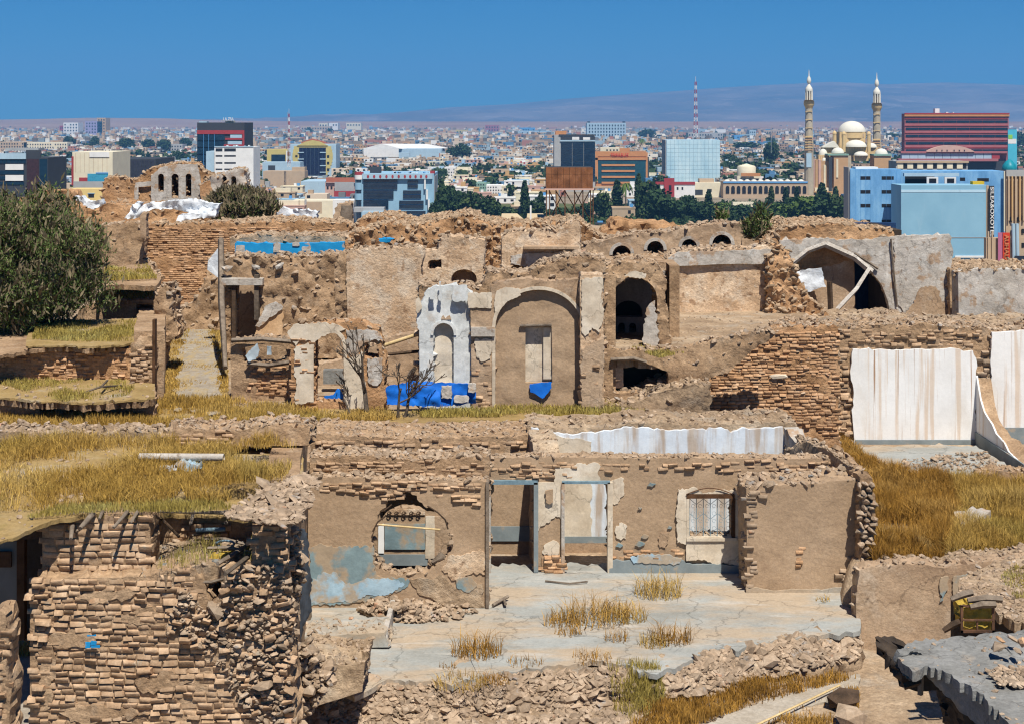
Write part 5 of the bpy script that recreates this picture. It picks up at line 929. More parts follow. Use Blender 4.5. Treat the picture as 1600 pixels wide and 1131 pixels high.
# side wall along the alley
cross('alley_side_wall', 'long broken wall running along the left of the alley', x_(254, 43.2), 43.4, x_(262, 57), 57, CZ - 6.0, CZ - 6.2, -.85, mud, n=18); 
aw = wall('alley_wall_end', 'thick crumbled end of the wall beside the alley', 'wall', [(240, 470), (250, 450), (264, 444), (270, 470), (278, 520), (274, 532), (256, 540), (242, 600, 0)], 48, 1.2, mud, rag=3.5, cell=5, disp=.14, dscale=2.5); rubble_on(aw, 160, .09)
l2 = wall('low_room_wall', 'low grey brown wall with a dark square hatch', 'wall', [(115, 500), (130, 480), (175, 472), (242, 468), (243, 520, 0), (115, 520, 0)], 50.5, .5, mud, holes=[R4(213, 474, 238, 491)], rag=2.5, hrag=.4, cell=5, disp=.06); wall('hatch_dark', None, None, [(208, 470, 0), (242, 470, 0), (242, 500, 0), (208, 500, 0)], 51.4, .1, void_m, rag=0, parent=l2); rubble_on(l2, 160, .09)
bx('hatch_lintel', 206, 241, 469, 474, 50.3, .4, wood, l2)
sA = slab('grass_terrace', 'narrow grassy terrace above the square hatch', 'terrace', [(150, 470), (165, 452), (243, 450), (243, 470)], 5.9, .12, mud, rag=1.5, cell=5); grass('terrace_grass', 'olive grass on the narrow terrace above the hatch', [(155, 468), (168, 454), (240, 453), (240, 467)], 5.86, 1300, .12, .03, green_grass_m, clump=.3)
sB = slab('grass_terrace', 'highest grassy terrace below the leaning brown wall', 'terrace', [(150, 445), (160, 418), (235, 412), (252, 436), (245, 446)], 5.3, .16, mud, rag=1.5, cell=5); grass('terrace_grass', 'olive grass on the highest left terrace', [(155, 440), (165, 420), (232, 415), (245, 436)], 5.26, 2200, .14, .03, green_grass_m, clump=.3)
stick('terrace_beam', [P(160, 447, 52), P(240, 445, 52)], .09, wood, sB)
l3 = wall('leaning_brown_wall', 'sloping brown wall with a broken stub behind the olive bush', 'wall', [(120, 372), (160, 352), (214, 350), (222, 362), (222, 405), (236, 415), (250, 440, 0), (120, 440, 0)], 60, .8, mud, rag=2.5, cell=5, disp=.12); rubble_on(l3, 200, .1)
wall('wall_stub', 'square plaster stub standing on the brown wall', 'stub', [(219, 336), (228, 332), (229, 372, 0), (219, 372, 0)], 59, .4, tan_plaster, rag=1)
l4 = wall('long_ochre_brick_wall', 'long ochre brick wall across the far end of the alley', 'wall', [(222, 352), (300, 350), (400, 350), (470, 346), (545, 352), (548, 520, 0), (222, 520, 0)], 62, 1.2, orange_earth, rag=2, cell=6, disp=.10)
bricks(l4, lay([(224, 357), (540, 355), (350, 470), (350, 500), (236, 470)], 8, 3.1, drop=.06), 62, red_brick_m, .04, .05, pv=.01); rubble_on(l4, 900, .09, orange_stone)
mo = wall('rubble_ramp', 'rubble spill beneath the leaning white tin plate', 'rubble', [(262, 505), (280, 490), (305, 470), (318, 440), (328, 405), (345, 400), (350, 540, 0), (262, 540, 0)], 58, 1.6, mud, rag=3, cell=5, disp=.22, dscale=1.6); rubble_on(mo, 500, .12, stone_m, -.1)
V = [P(343, 385, 54), P(325, 408, 54.1), P(324, 422, 54.1), P(340, 434, 54), P(344, 430, 54)]; n_ = len(V); V = V + [v + np.array([0, .06, 0]) for v in V]
mk('tin_plate', V, [tuple(range(n_)), tuple(range(2 * n_ - 1, n_ - 1, -1))] + [(i, i + n_, (i + 1) % n_ + n_, (i + 1) % n_) for i in range(n_)], white_tarp, None, 'curved white tin plate leaning against the tall post', 'tin plate')
tag(stick('tall_post', [P(345, 375, 53), P(346, 470, 50), P(352, 575, 47)], [.10, .11, .08], wood, n=6), 'tall weathered timber post at the right of the alley', 'post')
# ruin right of the alley
Yr = 51
r1 = wall('rubble_fill_wall', 'crumbling brown wall with a doorway right of the tall post', 'wall', [(352, 408), (370, 402), (440, 404), (500, 400), (545, 396), (548, 560, 0), (352, 560, 0)], Yr, 1.2, mud, holes=[[(364, 560, 0), (364, 446, 0), (400, 446, 0), (402, 560, 0)]], rag=3, hrag=.8, cell=5, disp=.18, dscale=1.8)
rubble_on(r1, 700, .10); wall('doorway_dark', None, None, [(355, 430, 0), (410, 430, 0), (410, 560, 0), (355, 560, 0)], 53, .2, tan_plaster, rag=0, parent=r1)
bx('lintel_slab', 346, 410, 436, 446, 50.6, .6, grey_plaster, r1); bx('door_post', 362, 368, 446, 530, 50.7, .3, dark_wood, r1); bx('door_post', 397, 404, 430, 500, 50.7, .3, bark, r1)
patch(r1, [(398, 524), (402, 505), (420, 485), (441, 478), (441, 524)], Yr - .2, mat('orange_plaster', [(.3, (.42, .25, .12)), (.7, (.58, .40, .24))], bump=.2), rag=1.5); patch(r1, [(398, 510), (415, 478), (430, 472), (442, 480), (430, 492), (405, 512)], Yr - .28, grey_plaster, rag=2)
for (x, y) in [(400, 418), (437, 416), (355, 420)]: V, f = stones(np.zeros((1, 3)), [1.], .9, int(x)); mk('plaster_lump', V * [.16, .12, .14] + P(x, y, Yr - .15), f, grey_plaster, r1)
bb = wall('blue_painted_wall', 'bright sky blue painted wall strip above the crumbling ruin', 'wall', [(367, 380), (440, 382, .5), (545, 378), (547, 400), (545, 470, 0), (367, 470, 0)], 56.5, .4, sky_blue_paint, rag=1.8, cell=5, disp=.03)
for (x0, x1, y0, y1) in [(369, 382, 384, 397), (427, 438, 381, 395), (457, 468, 379, 385), (472, 485, 386, 392), (509, 517, 392, 398)]: patch(bb, [(x0, y1), (x0, y0), (x1, y0), (x1, y1)], 56.5, grey_plaster, rag=1)
for (x0, x1, y0, y1) in [(475, 480, 396, 401), (482, 487, 396, 401)]: bx('white_block', x0, x1, y0, y1, 56.4, .2, white_p, bb)
bbt = wall('blue_wall_coping', 'earth rim over the sky blue painted wall', 'wall', [(360, 374), (420, 368), (500, 370), (556, 368), (556, 384, 0), (440, 384, 0), (360, 384, 0)], 56.9, 1.6, earth, rag=2, cell=5, disp=.1); rubble_on(bbt, 400, .09)
r2 = wall('low_window_wall', 'low brick wall with a dark slit opening at the alley corner', 'wall', [(360, 540), (372, 532), (420, 528), (458, 532), (462, 560), (462, 660, 0), (362, 660, 0)], 43.6, .5, mud, holes=[[(382, 566), (378, 545), (400, 537), (446, 540), (448, 560), (430, 566)]], rag=2.5, hrag=1.5, cell=5, disp=.08)
wall('slit_back', None, None, [(370, 534, 0), (455, 534, 0), (455, 580, 0), (370, 580, 0)], 44.9, .1, mud, rag=0, parent=r2); bricks(r2, lay([(388, 574), (456, 574), (456, 616), (388, 618)], 9, 4, drop=.08), 43.6, red_brick_m, .03, .03); rubble_on(r2, 130, .06)
stick('slit_beam', [P(386, 568, 43.4), P(420, 571, 43.4), P(452, 566, 43.4)], .07, wood, r2); stick('roof_beam', [P(362, 532, 43.4), P(410, 530, 43.4), P(455, 534, 43.4)], .07, wood, r2)
wall('tin_scrap', 'pale blue tin scrap hanging in the dark slit opening', 'tin scrap', [(383, 556), (396, 542), (402, 536), (406, 548), (400, 562), (388, 565)], 43.3, .04, tin, rag=1.5, cell=4, disp=.05); wall('tin_scrap', 'narrow tin strip right of the hanging tin scrap', 'tin scrap', [(417, 541), (424, 541), (424, 555), (417, 555)], 43.3, .04, tin, rag=.8, cell=4)
# upper stub
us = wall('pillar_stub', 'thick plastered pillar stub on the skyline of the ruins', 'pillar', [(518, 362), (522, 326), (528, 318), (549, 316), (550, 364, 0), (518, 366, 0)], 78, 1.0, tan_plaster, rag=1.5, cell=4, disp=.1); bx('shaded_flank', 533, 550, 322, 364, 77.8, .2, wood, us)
wall('plastic_sheet', 'rounded white plastic sheet near the pillar stub', 'plastic sheet', [(462, 372), (470, 364), (488, 364), (498, 372)], 66, .5, white_tarp, rag=1.2, cell=3, disp=.1); wall('plastic_sheet', 'flat white plastic strip left of the rounded sheet', 'plastic sheet', [(412, 372), (420, 366), (455, 366), (462, 371)], 66.5, .6, white_tarp, rag=1.5, cell=3, disp=.1)
wall('tarpaulin_scrap', 'turquoise tarpaulin scrap lying on the rubble skyline', 'tarpaulin', [(592, 377), (600, 373), (614, 374), (608, 379)], 54, .5, sky_blue_paint, rag=1, cell=3, disp=.05)
# skyline mounds
for i, (pl, Y_, lab) in enumerate([([(545, 372), (560, 345), (600, 340), (640, 346), (690, 342), (730, 335), (752, 345), (800, 356), (800, 400, 0), (545, 400, 0)], 74, 'rubble mound on the skyline before the glass office'), ([(795, 372), (850, 352), (905, 345), (930, 368), (960, 380), (960, 420, 0), (795, 420, 0)], 66, 'rubble mound on the skyline near the rusty water tank'),
        ([(330, 352), (430, 348), (520, 352), (560, 365), (560, 400, 0), (330, 400, 0)], 72, 'flat earth mound on the skyline right of the dark bush'), ([(1150, 372), (1200, 358), (1240, 352), (1330, 352), (1400, 362), (1400, 400, 0), (1150, 400, 0)], 64, 'rubble mound behind the grey arched wall'), ([(1480, 430), (1540, 422), (1640, 424), (1640, 460, 0), (1480, 460, 0)], 60, 'low rubble mound before the tan office facade')]):
    o = wall('rubble_mound', lab, 'mound', pl, Y_, 4, orange_earth, rag=3, cell=5, disp=.25, dscale=1.2); rubble_on(o, 2200, .11, orange_stone, 0)
# upper ruin with grey niches
YU = 92
u1 = wall('niche_ruin', 'grey plastered ruin with tall arched niches on the skyline', 'ruin', [(160, 300), (165, 282), (190, 278), (215, 282), (232, 266), (250, 258), (275, 256), (296, 258), (308, 254), (312, 268), (330, 276), (340, 300), (340, 345, 0), (160, 345, 0)], YU, 1.4, orange_earth, rag=2.5, cell=4, disp=.10, dscale=1.5,
     holes=[arch(247, 256, 272, 300), arch(268, 279, 272, 310), arch(290, 299, 272, 308)], hrag=.5)
patch(u1, [(236, 318), (236, 276), (250, 262), (276, 257), (308, 257), (312, 275), (316, 318)], YU - .15, grey_plaster, holes=[arch(247, 256, 272, 300), arch(268, 279, 272, 310), arch(290, 299, 272, 308)], rag=1, T=.15)
patch(u1, [(210, 300), (212, 286), (236, 284), (236, 290), (216, 292), (216, 318), (210, 318)], YU - .15, grey_plaster, rag=1)
wall('niche_back', None, None, [(240, 266, 0), (306, 266, 0), (306, 330, 0), (240, 330, 0)], YU + 1.2, .3, orange_earth, rag=0, parent=u1); rubble_on(u1, 900, .13, orange_stone, .1)
u2 = wall('niche_ruin', 'lower grey ruin wall with two narrow niches above the dark bush', 'ruin', [(312, 290), (330, 276), (352, 270), (366, 264), (383, 266), (385, 345, 0), (312, 345, 0)], YU - 2, 1.4, grey_plaster, holes=[arch(347, 354, 276, 296), arch(361, 369, 276, 300)], rag=1.5, hrag=.3, cell=4, disp=.15)
wall('niche_back', None, None, [(340, 270, 0), (375, 270, 0), (375, 330, 0), (340, 330, 0)], YU - .7, .3, orange_earth, rag=0, parent=u2); rubble_on(u2, 260, .12, orange_stone, .1)
patch(u2, [(313, 345), (313, 292), (328, 282), (334, 300), (330, 340)], YU - 2.2, orange_earth, rag=2)
u3 = wall('rubble_mound', 'earth slope with straw below the tall grey niches', 'mound', [(140, 345), (160, 318), (200, 322), (260, 325), (330, 330), (420, 335), (440, 352), (440, 380, 0), (140, 380, 0)], 84, 5, orange_earth, rag=2.5, cell=5, disp=.35); rubble_on(u3, 900, .10, orange_stone)
wall('rubble_mound', 'brown wall remnant above the olive bush', 'mound', [(30, 310), (60, 300), (110, 298), (118, 320), (150, 330), (160, 350, 0), (30, 350, 0)], 90, 2, orange_earth, rag=2, cell=5, disp=.3)
for i, (pl, lab) in enumerate([([(194, 342), (205, 325), (214, 315), (222, 317), (214, 332), (203, 343)], 'white tarpaulin tail hanging at the left of the ridge'), ([(208, 343), (222, 322), (236, 316), (300, 312), (322, 318), (345, 318), (338, 330), (312, 336), (290, 330), (240, 326), (222, 334)], 'long crumpled white tarpaulin below the grey niches'),
        ([(275, 350), (278, 338), (300, 334), (322, 332), (340, 326), (336, 340), (318, 342), (290, 344), (284, 352)], 'white tarpaulin fold left of the dark bush'), ([(432, 336), (440, 326), (470, 328), (480, 326), (498, 330), (496, 344), (470, 346), (450, 340)], 'white tarpaulin heap right of the dark bush'), ([(448, 352), (462, 342), (476, 346), (470, 352)], 'small tarpaulin lump below the white heap'), ([(482, 350), (490, 344), (502, 350)], 'tiny tarpaulin lump right of the small one'),
        ([(115, 308), (128, 306), (142, 316), (158, 312), (160, 320), (145, 328), (130, 322)], 'white tarpaulin sagging below the yellow house')]):
    wall('tarpaulin', lab, 'tarpaulin', pl, 78 - i * .6, .6, white_tarp, rag=2, cell=3.5, disp=.28, dscale=1.5, jit=.02, smooth=70)

# ------------------------------------------------------------------ GRASS on the middle terrace
grass('terrace_grass', 'golden grass strip before the arcade, left part', [(100, 668), (130, 640), (245, 628), (360, 625), (460, 640), (600, 645), (640, 655), (480, 660), (430, 656), (360, 668)], 7.88, 15000, .22, .022, grass_m, clump=.3)
grass('terrace_grass', 'yellow grass strip before the great arch', [(640, 652), (640, 644), (760, 640), (850, 622), (1000, 612), (1015, 640), (1010, 650)], 7.88, 9000, .17, .022, green_grass_m, clump=.3)
grass('terrace_grass', 'grass at the left edge below the sunken house', [(-20, 668), (-20, 655), (60, 645), (110, 650), (110, 668)], 7.88, 2600, .18, .022, grass_m, clump=.4)
grass('alley_grass', 'golden grass along the left side of the alley', [(245, 640), (244, 520), (280, 505), (300, 505), (290, 540), (275, 640)], 7.88, 4200, .12, .026, grass_m, clump=.36)
grass('alley_grass', 'golden grass along the right side of the alley', [(315, 500), (340, 505), (356, 560), (358, 640), (335, 640), (340, 560)], 7.88, 2600, .11, .026, grass_m, clump=.42)
slab('alley_path', None, None, [(272, 640), (276, 570), (288, 525), (300, 505), (322, 502), (338, 540), (346, 600), (350, 640)], 7.84, .02, mat('alley_gravel', [(.3, (.24, .20, .155)), (.7, (.36, .32, .26))], scale=3, bump=.4, over=[((.36, .26, .11), 3.5, (1, .35, 1), .48, .62, .65)]), rag=7, cell=5, kind='structure', disp=.01)
grass('alley_grass', 'thin straw scattered over the alley gravel', [(262, 642), (280, 540), (300, 505), (325, 505), (350, 642)], 7.87, 2600, .08, .02, grass_m, clump=.55)
slab('terrace_turf', None, None, [(60, 672), (130, 635), (245, 560), (245, 500), (350, 500), (360, 635), (600, 640), (660, 642), (860, 618), (1010, 608), (1015, 650), (640, 660), (360, 672)], 7.9, .05, grass_ground, rag=3, cell=10, kind='structure', disp=.012)

# ------------------------------------------------------------------ bare trees, bushes
def bare_tree(name, label, cat, px, py, Y, h, r0, seed, lean=(0, 0)):
    base = P(px, py, Y); br = branchy(base, h * .38, r0, 4, seed, .55, .35, 2); tr = [tube(a + np.array([lean[0], 0, 0]) * ((a[:, 2:3] - base[2]) / h) ** 1.2, b, 5) for a, b, k in br if k == 0]; bs_ = [tube(a + np.array([lean[0], 0, 0]) * (np.maximum(a[:, 2:3] - base[2], 0) / h) ** 1.2, np.maximum(b, .011), 4) for a, b, k in br if k > 0]
    t = empty(name, base, label, cat); V, f = join(tr); mk('trunk', V, f, bark, t, smooth=60); V, f = join(bs_); mk('branches', V, f, bark, t, kind='stuff')
bare_tree('bare_tree', 'leafless dead tree leaning left before the open arch', 'tree', 574, 648, 41.2, 3.0, .075, 12, (-.75, 0)); bare_tree('bare_tree', 'leafless shrub of dark stems before the blue sheeting', 'tree', 622, 652, 41.0, 2.1, .045, 5, (.35, 0)); bare_tree('bare_tree', 'second dark stem rising right across the niche wall', 'tree', 632, 652, 41.1, 2.2, .05, 23, (1.0, 0)); bare_tree('bare_tree', 'low leafless twigs at the foot of the dead tree', 'tree', 548, 650, 41.0, 1.3, .03, 31, (-.5, 0))
def bush(name, label, c, R, nleaf, leaf, seed, dry=.25, stems=26):
    r = np.random.default_rng(seed); t = empty(name, np.array(c) - [0, 0, R[2] * .9], label, 'bush'); st = []
    tips = []
    for i in range(stems):
        a = r.uniform(0, 6.28); e = r.uniform(.1, 1); d = np.array([math.cos(a) * e, math.sin(a) * e, r.uniform(.5, 1.25)]) * R; b = np.array(c) - [0, 0, R[2] * .9]; m_ = b + d * .5 + r.normal(0, .2, 3); e_ = b + d * 1.3 + r.normal(0, .2, 3); st.append(tube([b + r.normal(0, .15, 3) * [1, 1, 0], m_, e_], [.05, .035, .012], 4)); tips.append((m_, e_))
    V, f = join(st); mk('stems', V, f, bush_dry, t, kind='stuff')
    nc = 420; u = r.normal(0, 1, (nc, 3)); u /= np.linalg.norm(u, axis=1)[:, None]; rad = r.uniform(.35, 1.05, nc) ** .7; cc = np.array(c) + u * rad[:, None] * np.array(R) * (1 + .5 * fbm(u * 2.6, 1, 3, seed))[:, None]
    cc = cc[cc[:, 2] > c[2] - R[2] * .95]
    i = r.integers(0, len(cc), nleaf); p = cc[i] + r.normal(0, .09, (nleaf, 3)) * np.array(R)
    def lf_(p, s, up, seed2):
        n = len(p); rr = np.random.default_rng(seed2); d = rr.normal(0, 1, (n, 3)); d[:, 2] = np.abs(d[:, 2]) * up + .3; d /= np.linalg.norm(d, axis=1)[:, None]; w = np.cross(d, rr.normal(0, 1, (n, 3))); w /= np.linalg.norm(w, axis=1)[:, None]; L = s * rr.uniform(.6, 1.5, n)
        V = np.stack([p - w * (L * .16)[:, None], p + d * (L * .5)[:, None] + w * (L * 0)[:, None], p + w * (L * .16)[:, None], p + d * L[:, None]], 1)
        V[:, 1] = p + d * (L * .45)[:, None] + w * (L * .13)[:, None]; V[:, 2] = p + d * L[:, None]; V[:, 3] = p + d * (L * .45)[:, None] - w * (L * .13)[:, None]; V[:, 0] = p
        return V.reshape(-1, 3), (np.array([0, 1, 2, 3])[None] + (np.arange(n) * 4)[:, None])
    k = int(nleaf * (1 - dry)); V, f = lf_(p[:k], leaf, 1.2, seed + 1); mk('foliage', V, f, bush_m, t, kind='stuff')
    V, f = lf_(p[k:], leaf * 2.6, 2.4, seed + 2); V = V.reshape(-1, 4, 3); c_ = V.mean(1, keepdims=True); mk('dry_sprays', V.reshape(-1, 3), f, bush_dry, t, kind='stuff') if dry else None
bush('olive_bush', 'large dense olive green bush filling the left picture edge', (x_(30, 47), 47, CZ - 4.45), (2.55, 2.0, 2.1), 125000, .10, 3, .13, 60)
bush('dark_bush', 'dusty olive bush on the skyline beside the grey niches', (x_(380, 80), 80, CZ - 4.5), (1.7, 1.3, .95), 24000, .13, 8, .35, 60)
for i, (x, y, s_) in enumerate([(1190, 350, .9), (1170, 358, .5), (1128, 345, .55)]):
    Yb_ = [58, 59, 64][i]; bush('sapling', ['bright green sapling on the end of the four window wall', 'small green shrub left of the bright sapling', 'small green shrub on the skyline above the fourth window'][i], tuple(P(x, y, Yb_)), (.35 * s_ * 1.3, .35, .75 * s_), 1100, .13, 40 + i, .05, 8)
# ================================================================== the plain, the hills, the far city
plain_m = mat('dusty_city_plain', [(.25, (.17, .13, .09)), (.5, (.27, .215, .155)), (.75, (.36, .30, .23))], scale=.012, bump=0, over=[((.07, .09, .05), .02, S1, .55, .7, .7), ((.40, .37, .33), .05, S1, .6, .7, .6)])
V = []; pr = [330, 500, 760, 1200, 2000, 3500, 6000, 9000, 13000, 19000]
for y in pr:
    for k in range(13): V.append(((k - 6) / 6 * y * .62 * 1.3, y, 0))
Fq = [(i * 13 + k, i * 13 + k + 1, (i + 1) * 13 + k + 1, (i + 1) * 13 + k) for i in range(len(pr) - 1) for k in range(12)]
mk('city_plain', V, Fq, plain_m, kind='structure')
def ridge(name, Y0, depth, prof, m, amp, sc, seed, nx=260, ny=26, ripple=.0):
    """hills: skyline profile in the picture [(px,py)], falling to the plain in front"""
    px = np.linspace(-260, 1860, nx); top = np.interp(px, [a for a, b in prof], [b for a, b in prof]); V = []
    for j in range(ny):
        t = j / (ny - 1); Y = Y0 + depth * t; x = (px - CX) * (Y0 + depth) / F; hgt = (CZ - (top - HY) * (Y0 + depth) / F) * (t ** 1.25)
        q = np.column_stack([x * sc, np.full(nx, Y * sc), np.full(nx, seed)]); n = fbm(q, 1, 5, seed); rd = 1 - np.abs(fbm(q + 31, 1.6, 4, seed + 5)) * 2
        V.append(np.column_stack([x, np.full(nx, Y), np.maximum(hgt + amp * (n * .8 + rd * .5) * np.sin(math.pi * min(t * 1.02, 1) ** .8) * (hgt > 1) - 2, -3)]))
    V = np.concatenate(V); ii = np.arange(nx * ny).reshape(ny, nx); Fc = np.stack([ii[:-1, :-1], ii[:-1, 1:], ii[1:, 1:], ii[1:, :-1]], 2).reshape(-1, 4)
    return mk(name, V, Fc, m, kind='structure', smooth=180)
hill_m = mat('bare_mountain', [(.3, (.07, .055, .05)), (.5, (.14, .10, .085)), (.7, (.26, .19, .16))], scale=.0011, stretch=(1, 1, 2.5), bump=0, detail=10, over=[((.30, .23, .20), .003, S1, .58, .68, .7)])
desert_m = mat('desert_hill', [(.3, (.26, .14, .07)), (.7, (.36, .22, .13))], scale=.002, bump=0)
ridge('mountain_range', 12500, 5200, [(-260, 192), (430, 190), (520, 186), (600, 178), (700, 168), (800, 163), (880, 155), (960, 149), (1050, 143), (1130, 137), (1200, 133), (1300, 128), (1380, 132), (1480, 129), (1600, 133), (1860, 133)], hill_m, 95, .0011, 3)
ridge('foothills', 7600, 2400, [(-260, 187), (0, 187), (60, 186), (140, 184), (260, 185), (340, 188), (470, 189.7), (700, 190), (900, 190), (1050, 190), (1250, 190), (1500, 190), (1860, 190)], desert_m, 10, .002, 8, ny=10)

def fac(c, n, var=.08): return mat(n, [(.3, tuple(x * (1 - var) for x in c)), (.7, tuple(min(1, x * (1 + var)) for x in c))], scale=.25, bump=0, rough=.85, grain=0, detail=5, over=[(tuple(x * .55 for x in c), .6, (1, 1, .15), .60, .8, .35)])
glass_dk = mat('dark_blue_glass', [(.3, (.006, .014, .03)), (.7, (.015, .032, .06))], scale=.3, bump=0, rough=.12, spec=.6, grain=0)
glass_tl = mat('teal_glass', [(.3, (.012, .05, .07)), (.7, (.02, .09, .12))], scale=.3, bump=0, rough=.15, spec=.6, grain=0)
black_hole = flat('unlit_window', (.015, .016, .02), rough=.4)
C_ = dict(white=(.72, .72, .70), cream=(.70, .64, .48), tan=(.46, .35, .24), ochre=(.52, .34, .16), lblue=(.36, .50, .60), blue=(.10, .30, .58), pink=(.55, .36, .30), grey=(.36, .37, .37), red=(.33, .045, .05), rose=(.36, .13, .14), orange=(.52, .24, .10), yellow=(.52, .44, .16), dark=(.045, .05, .06), purple=(.32, .29, .46), green=(.22, .36, .30), terracotta=(.42, .14, .08))
FM = {k: fac(v, k + '_facade') for k, v in C_.items()}
LAND = []
def bld(name, label, cat, x0, x1, yt, Y, dep, m, yb=None, Ld=True, short=None, parent=None):
    a = P(x0, yt, Y); b = P(x1, yt, Y); V, f = box((a[0], Y, 0), (b[0], Y + dep, a[2])); o = mk(name, V, f, m, parent, label if parent is None else None, cat if parent is None else None)
    if Ld: LAND.append((x0, x1, yb or 345, Y, dep, short or label))
    return o
def fe(o, nm, x0, x1, y0, y1, Y, m, pr=.15, T=None): return bx(nm, x0, x1, y0, y1, Y, (T or pr) + .02, m, o, off=pr)
def grid(o, nm, x0, x1, y0, y1, nx_, ny_, fx, fy, Y, m, pr=.12, skip=0):
    dx, dy = (x1 - x0) / nx_, (y1 - y0) / ny_
    for i in range(nx_):
        for j in range(ny_):
            if skip and random.random() < skip: continue
            cx, cy = x0 + (i + .5) * dx, y0 + (j + .5) * dy; fe(o, nm, cx - dx * fx / 2, cx + dx * fx / 2, cy - dy * fy / 2, cy + dy * fy / 2, Y, m, pr)
def roofbits(o, x0, x1, yt, Y, n=5, ms=('white', 'lblue', 'grey')):
    for i in range(n):
        x = random.uniform(x0, x1); w = random.uniform(1.2, 4); h = random.uniform(1, 3.2); fe(o, 'roof_unit', x - w / 2, x + w / 2, yt - h, yt + .3, Y + 3, FM[random.choice(ms)], 0, T=3)
# --- near left
o = bld('office_block', 'black glass office block with white bands at the left edge', 'building', -30, 75, 247, 600, 25, FM['dark'], 300, short='the black office')
fe(o, 'white_band', -30, 41, 240, 249, 600, FM['lblue'], .6); fe(o, 'roof_block', 41, 64, 235, 247, 601, FM['dark'], .4); fe(o, 'white_band', 9, 37, 257, 266, 600, FM['white'], .5); fe(o, 'white_band', 9, 37, 274, 283, 600, FM['white'], .5); fe(o, 'roof_block', 8, 60, 232, 236, 606, FM['grey'], 0, 8)
for x in range(0, 40, 6): fe(o, 'glass_panel', x - 1, x + 4.4, 250, 256, 600, glass_dk, .25)
for j in range(3): fe(o, 'glass_panel', -10, 38, 267 + j * 9, 273 + j * 8, 600, glass_dk, .25)
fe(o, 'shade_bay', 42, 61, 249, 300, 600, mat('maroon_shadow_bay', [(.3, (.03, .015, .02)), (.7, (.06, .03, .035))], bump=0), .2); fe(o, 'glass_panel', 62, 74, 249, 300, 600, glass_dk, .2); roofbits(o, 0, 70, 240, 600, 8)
o = bld('cinema_block', 'large windowless cream block with a turquoise tiled base', 'building', 113, 176, 238, 650, 30, FM['cream'], 296, short='the cream block')
fe(o, 'parapet', 140, 171, 238, 246, 650, FM['white'], .3); fe(o, 'turquoise_tiling', 137, 169, 272, 288, 650, mat('turquoise_tile', [(.3, (.04, .24, .38)), (.7, (.06, .34, .50))], bump=0), .3); fe(o, 'turquoise_tiling', 150, 169, 270, 273, 650, FM['blue'], .3); fe(o, 'grey_apron', 115, 165, 284, 297, 648, FM['grey'], .3); fe(o, 'maroon_panel', 124, 137, 278, 286, 650, FM['red'], .5)
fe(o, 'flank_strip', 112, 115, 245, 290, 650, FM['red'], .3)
for x in range(118, 172, 7): fe(o, 'panel_joint', x, x + .5, 240, 270, 650, FM['tan'], .05)
o = bld('yellow_house', 'yellow house with one grey window beyond the white tarpaulin', 'house', 104, 163, 296, 560, 12, fac((.66, .50, .20), 'yellow_render'), 330, short='the yellow house'); fe(o, 'window', 138, 147, 303, 309, 560, black_hole, .1); fe(o, 'window_frame', 137, 148, 302, 303, 560, FM['lblue'], .2)
o = bld('warehouse', 'dark warehouse clad in black ribbed panels', 'building', 176, 243, 249, 700, 40, FM['dark'], 290, short='the black ribbed warehouse')
for x in np.arange(178, 242, 4): fe(o, 'rib_panel', x, x + 3.2, 251, 290, 700, mat('charcoal_panel', [(.3, (.02, .022, .035)), (.7, (.045, .05, .075))], scale=1, bump=0), .25)
o = bld('red_band_tower', 'dark glass tower with a maroon band and white rooftop letters', 'tower', 308, 382, 192, 905, 30, FM['dark'], 270, short='the maroon banded tower')
fe(o, 'maroon_band', 308, 382, 204, 210, 905, FM['red'], .6); fe(o, 'maroon_band', 352, 382, 216, 219, 905, FM['red'], .5); fe(o, 'maroon_band', 350, 382, 226, 229.5, 905, FM['red'], .5); fe(o, 'maroon_band', 379, 382, 204, 229, 905, FM['red'], .55)
for i in range(6):
    fe(o, 'glass_floor', 308.5, 351, 211 + i * 10.6, 219.8 + i * 10.6, 905, glass_dk, .4)
for x in (318, 326, 335): fe(o, 'mullion', x, x + .5, 210, 270, 905, FM['blue'], .5)
fe(o, 'grey_glazing', 360, 378, 211, 216, 905, FM['lblue'], .5); fe(o, 'grey_glazing', 356, 378, 221, 226, 905, FM['lblue'], .5)
fe(o, 'penthouse', 336, 376, 197, 204, 907, FM['white'], 0, 12); fe(o, 'penthouse', 311, 323, 190, 198, 907, FM['lblue'], 0, 6); fe(o, 'penthouse', 352, 365, 190, 198, 908, FM['cream'], 0, 6); fe(o, 'sign_rail', 346, 367, 189, 190, 907, FM['grey'], 0, 1)
def text(o, s, x0, x1, y0, y1, Y, m, name='lettering', rot=None, Tn=.15):
    cu = bpy.data.curves.new(name, 'FONT'); cu.body = s; cu.extrude = Tn; tmp = bpy.data.objects.new('t', cu); COL.objects.link(tmp); bpy.context.view_layer.update(); me = bpy.data.meshes.new_from_object(tmp); bpy.data.objects.remove(tmp)
    n = len(me.vertices); V = np.zeros(n * 3); me.vertices.foreach_get('co', V); V = V.reshape(-1, 3); Fs = [tuple(p.vertices) for p in me.polygons]; a = P(x0, y1, Y); b = P(x1, y0, Y)
    X = (V[:, 0] - V[:, 0].min()) / np.ptp(V[:, 0]); Z = (V[:, 1] - V[:, 1].min()) / np.ptp(V[:, 1])
    if rot: X, Z = Z, 1 - X
    W = np.column_stack([a[0] + X * (b[0] - a[0]), Y - .2 - V[:, 2], a[2] + Z * (b[2] - a[2])]); return mk(name, W, Fs, m, o)
text(o, 'I A ZSA', 349, 365, 184, 188.6, 906, white_p)
o = bld('white_slit_building', 'white building with four rows of slit windows', 'building', 335, 396, 230, 820, 22, FM['white'], 300, short='the white slit building')
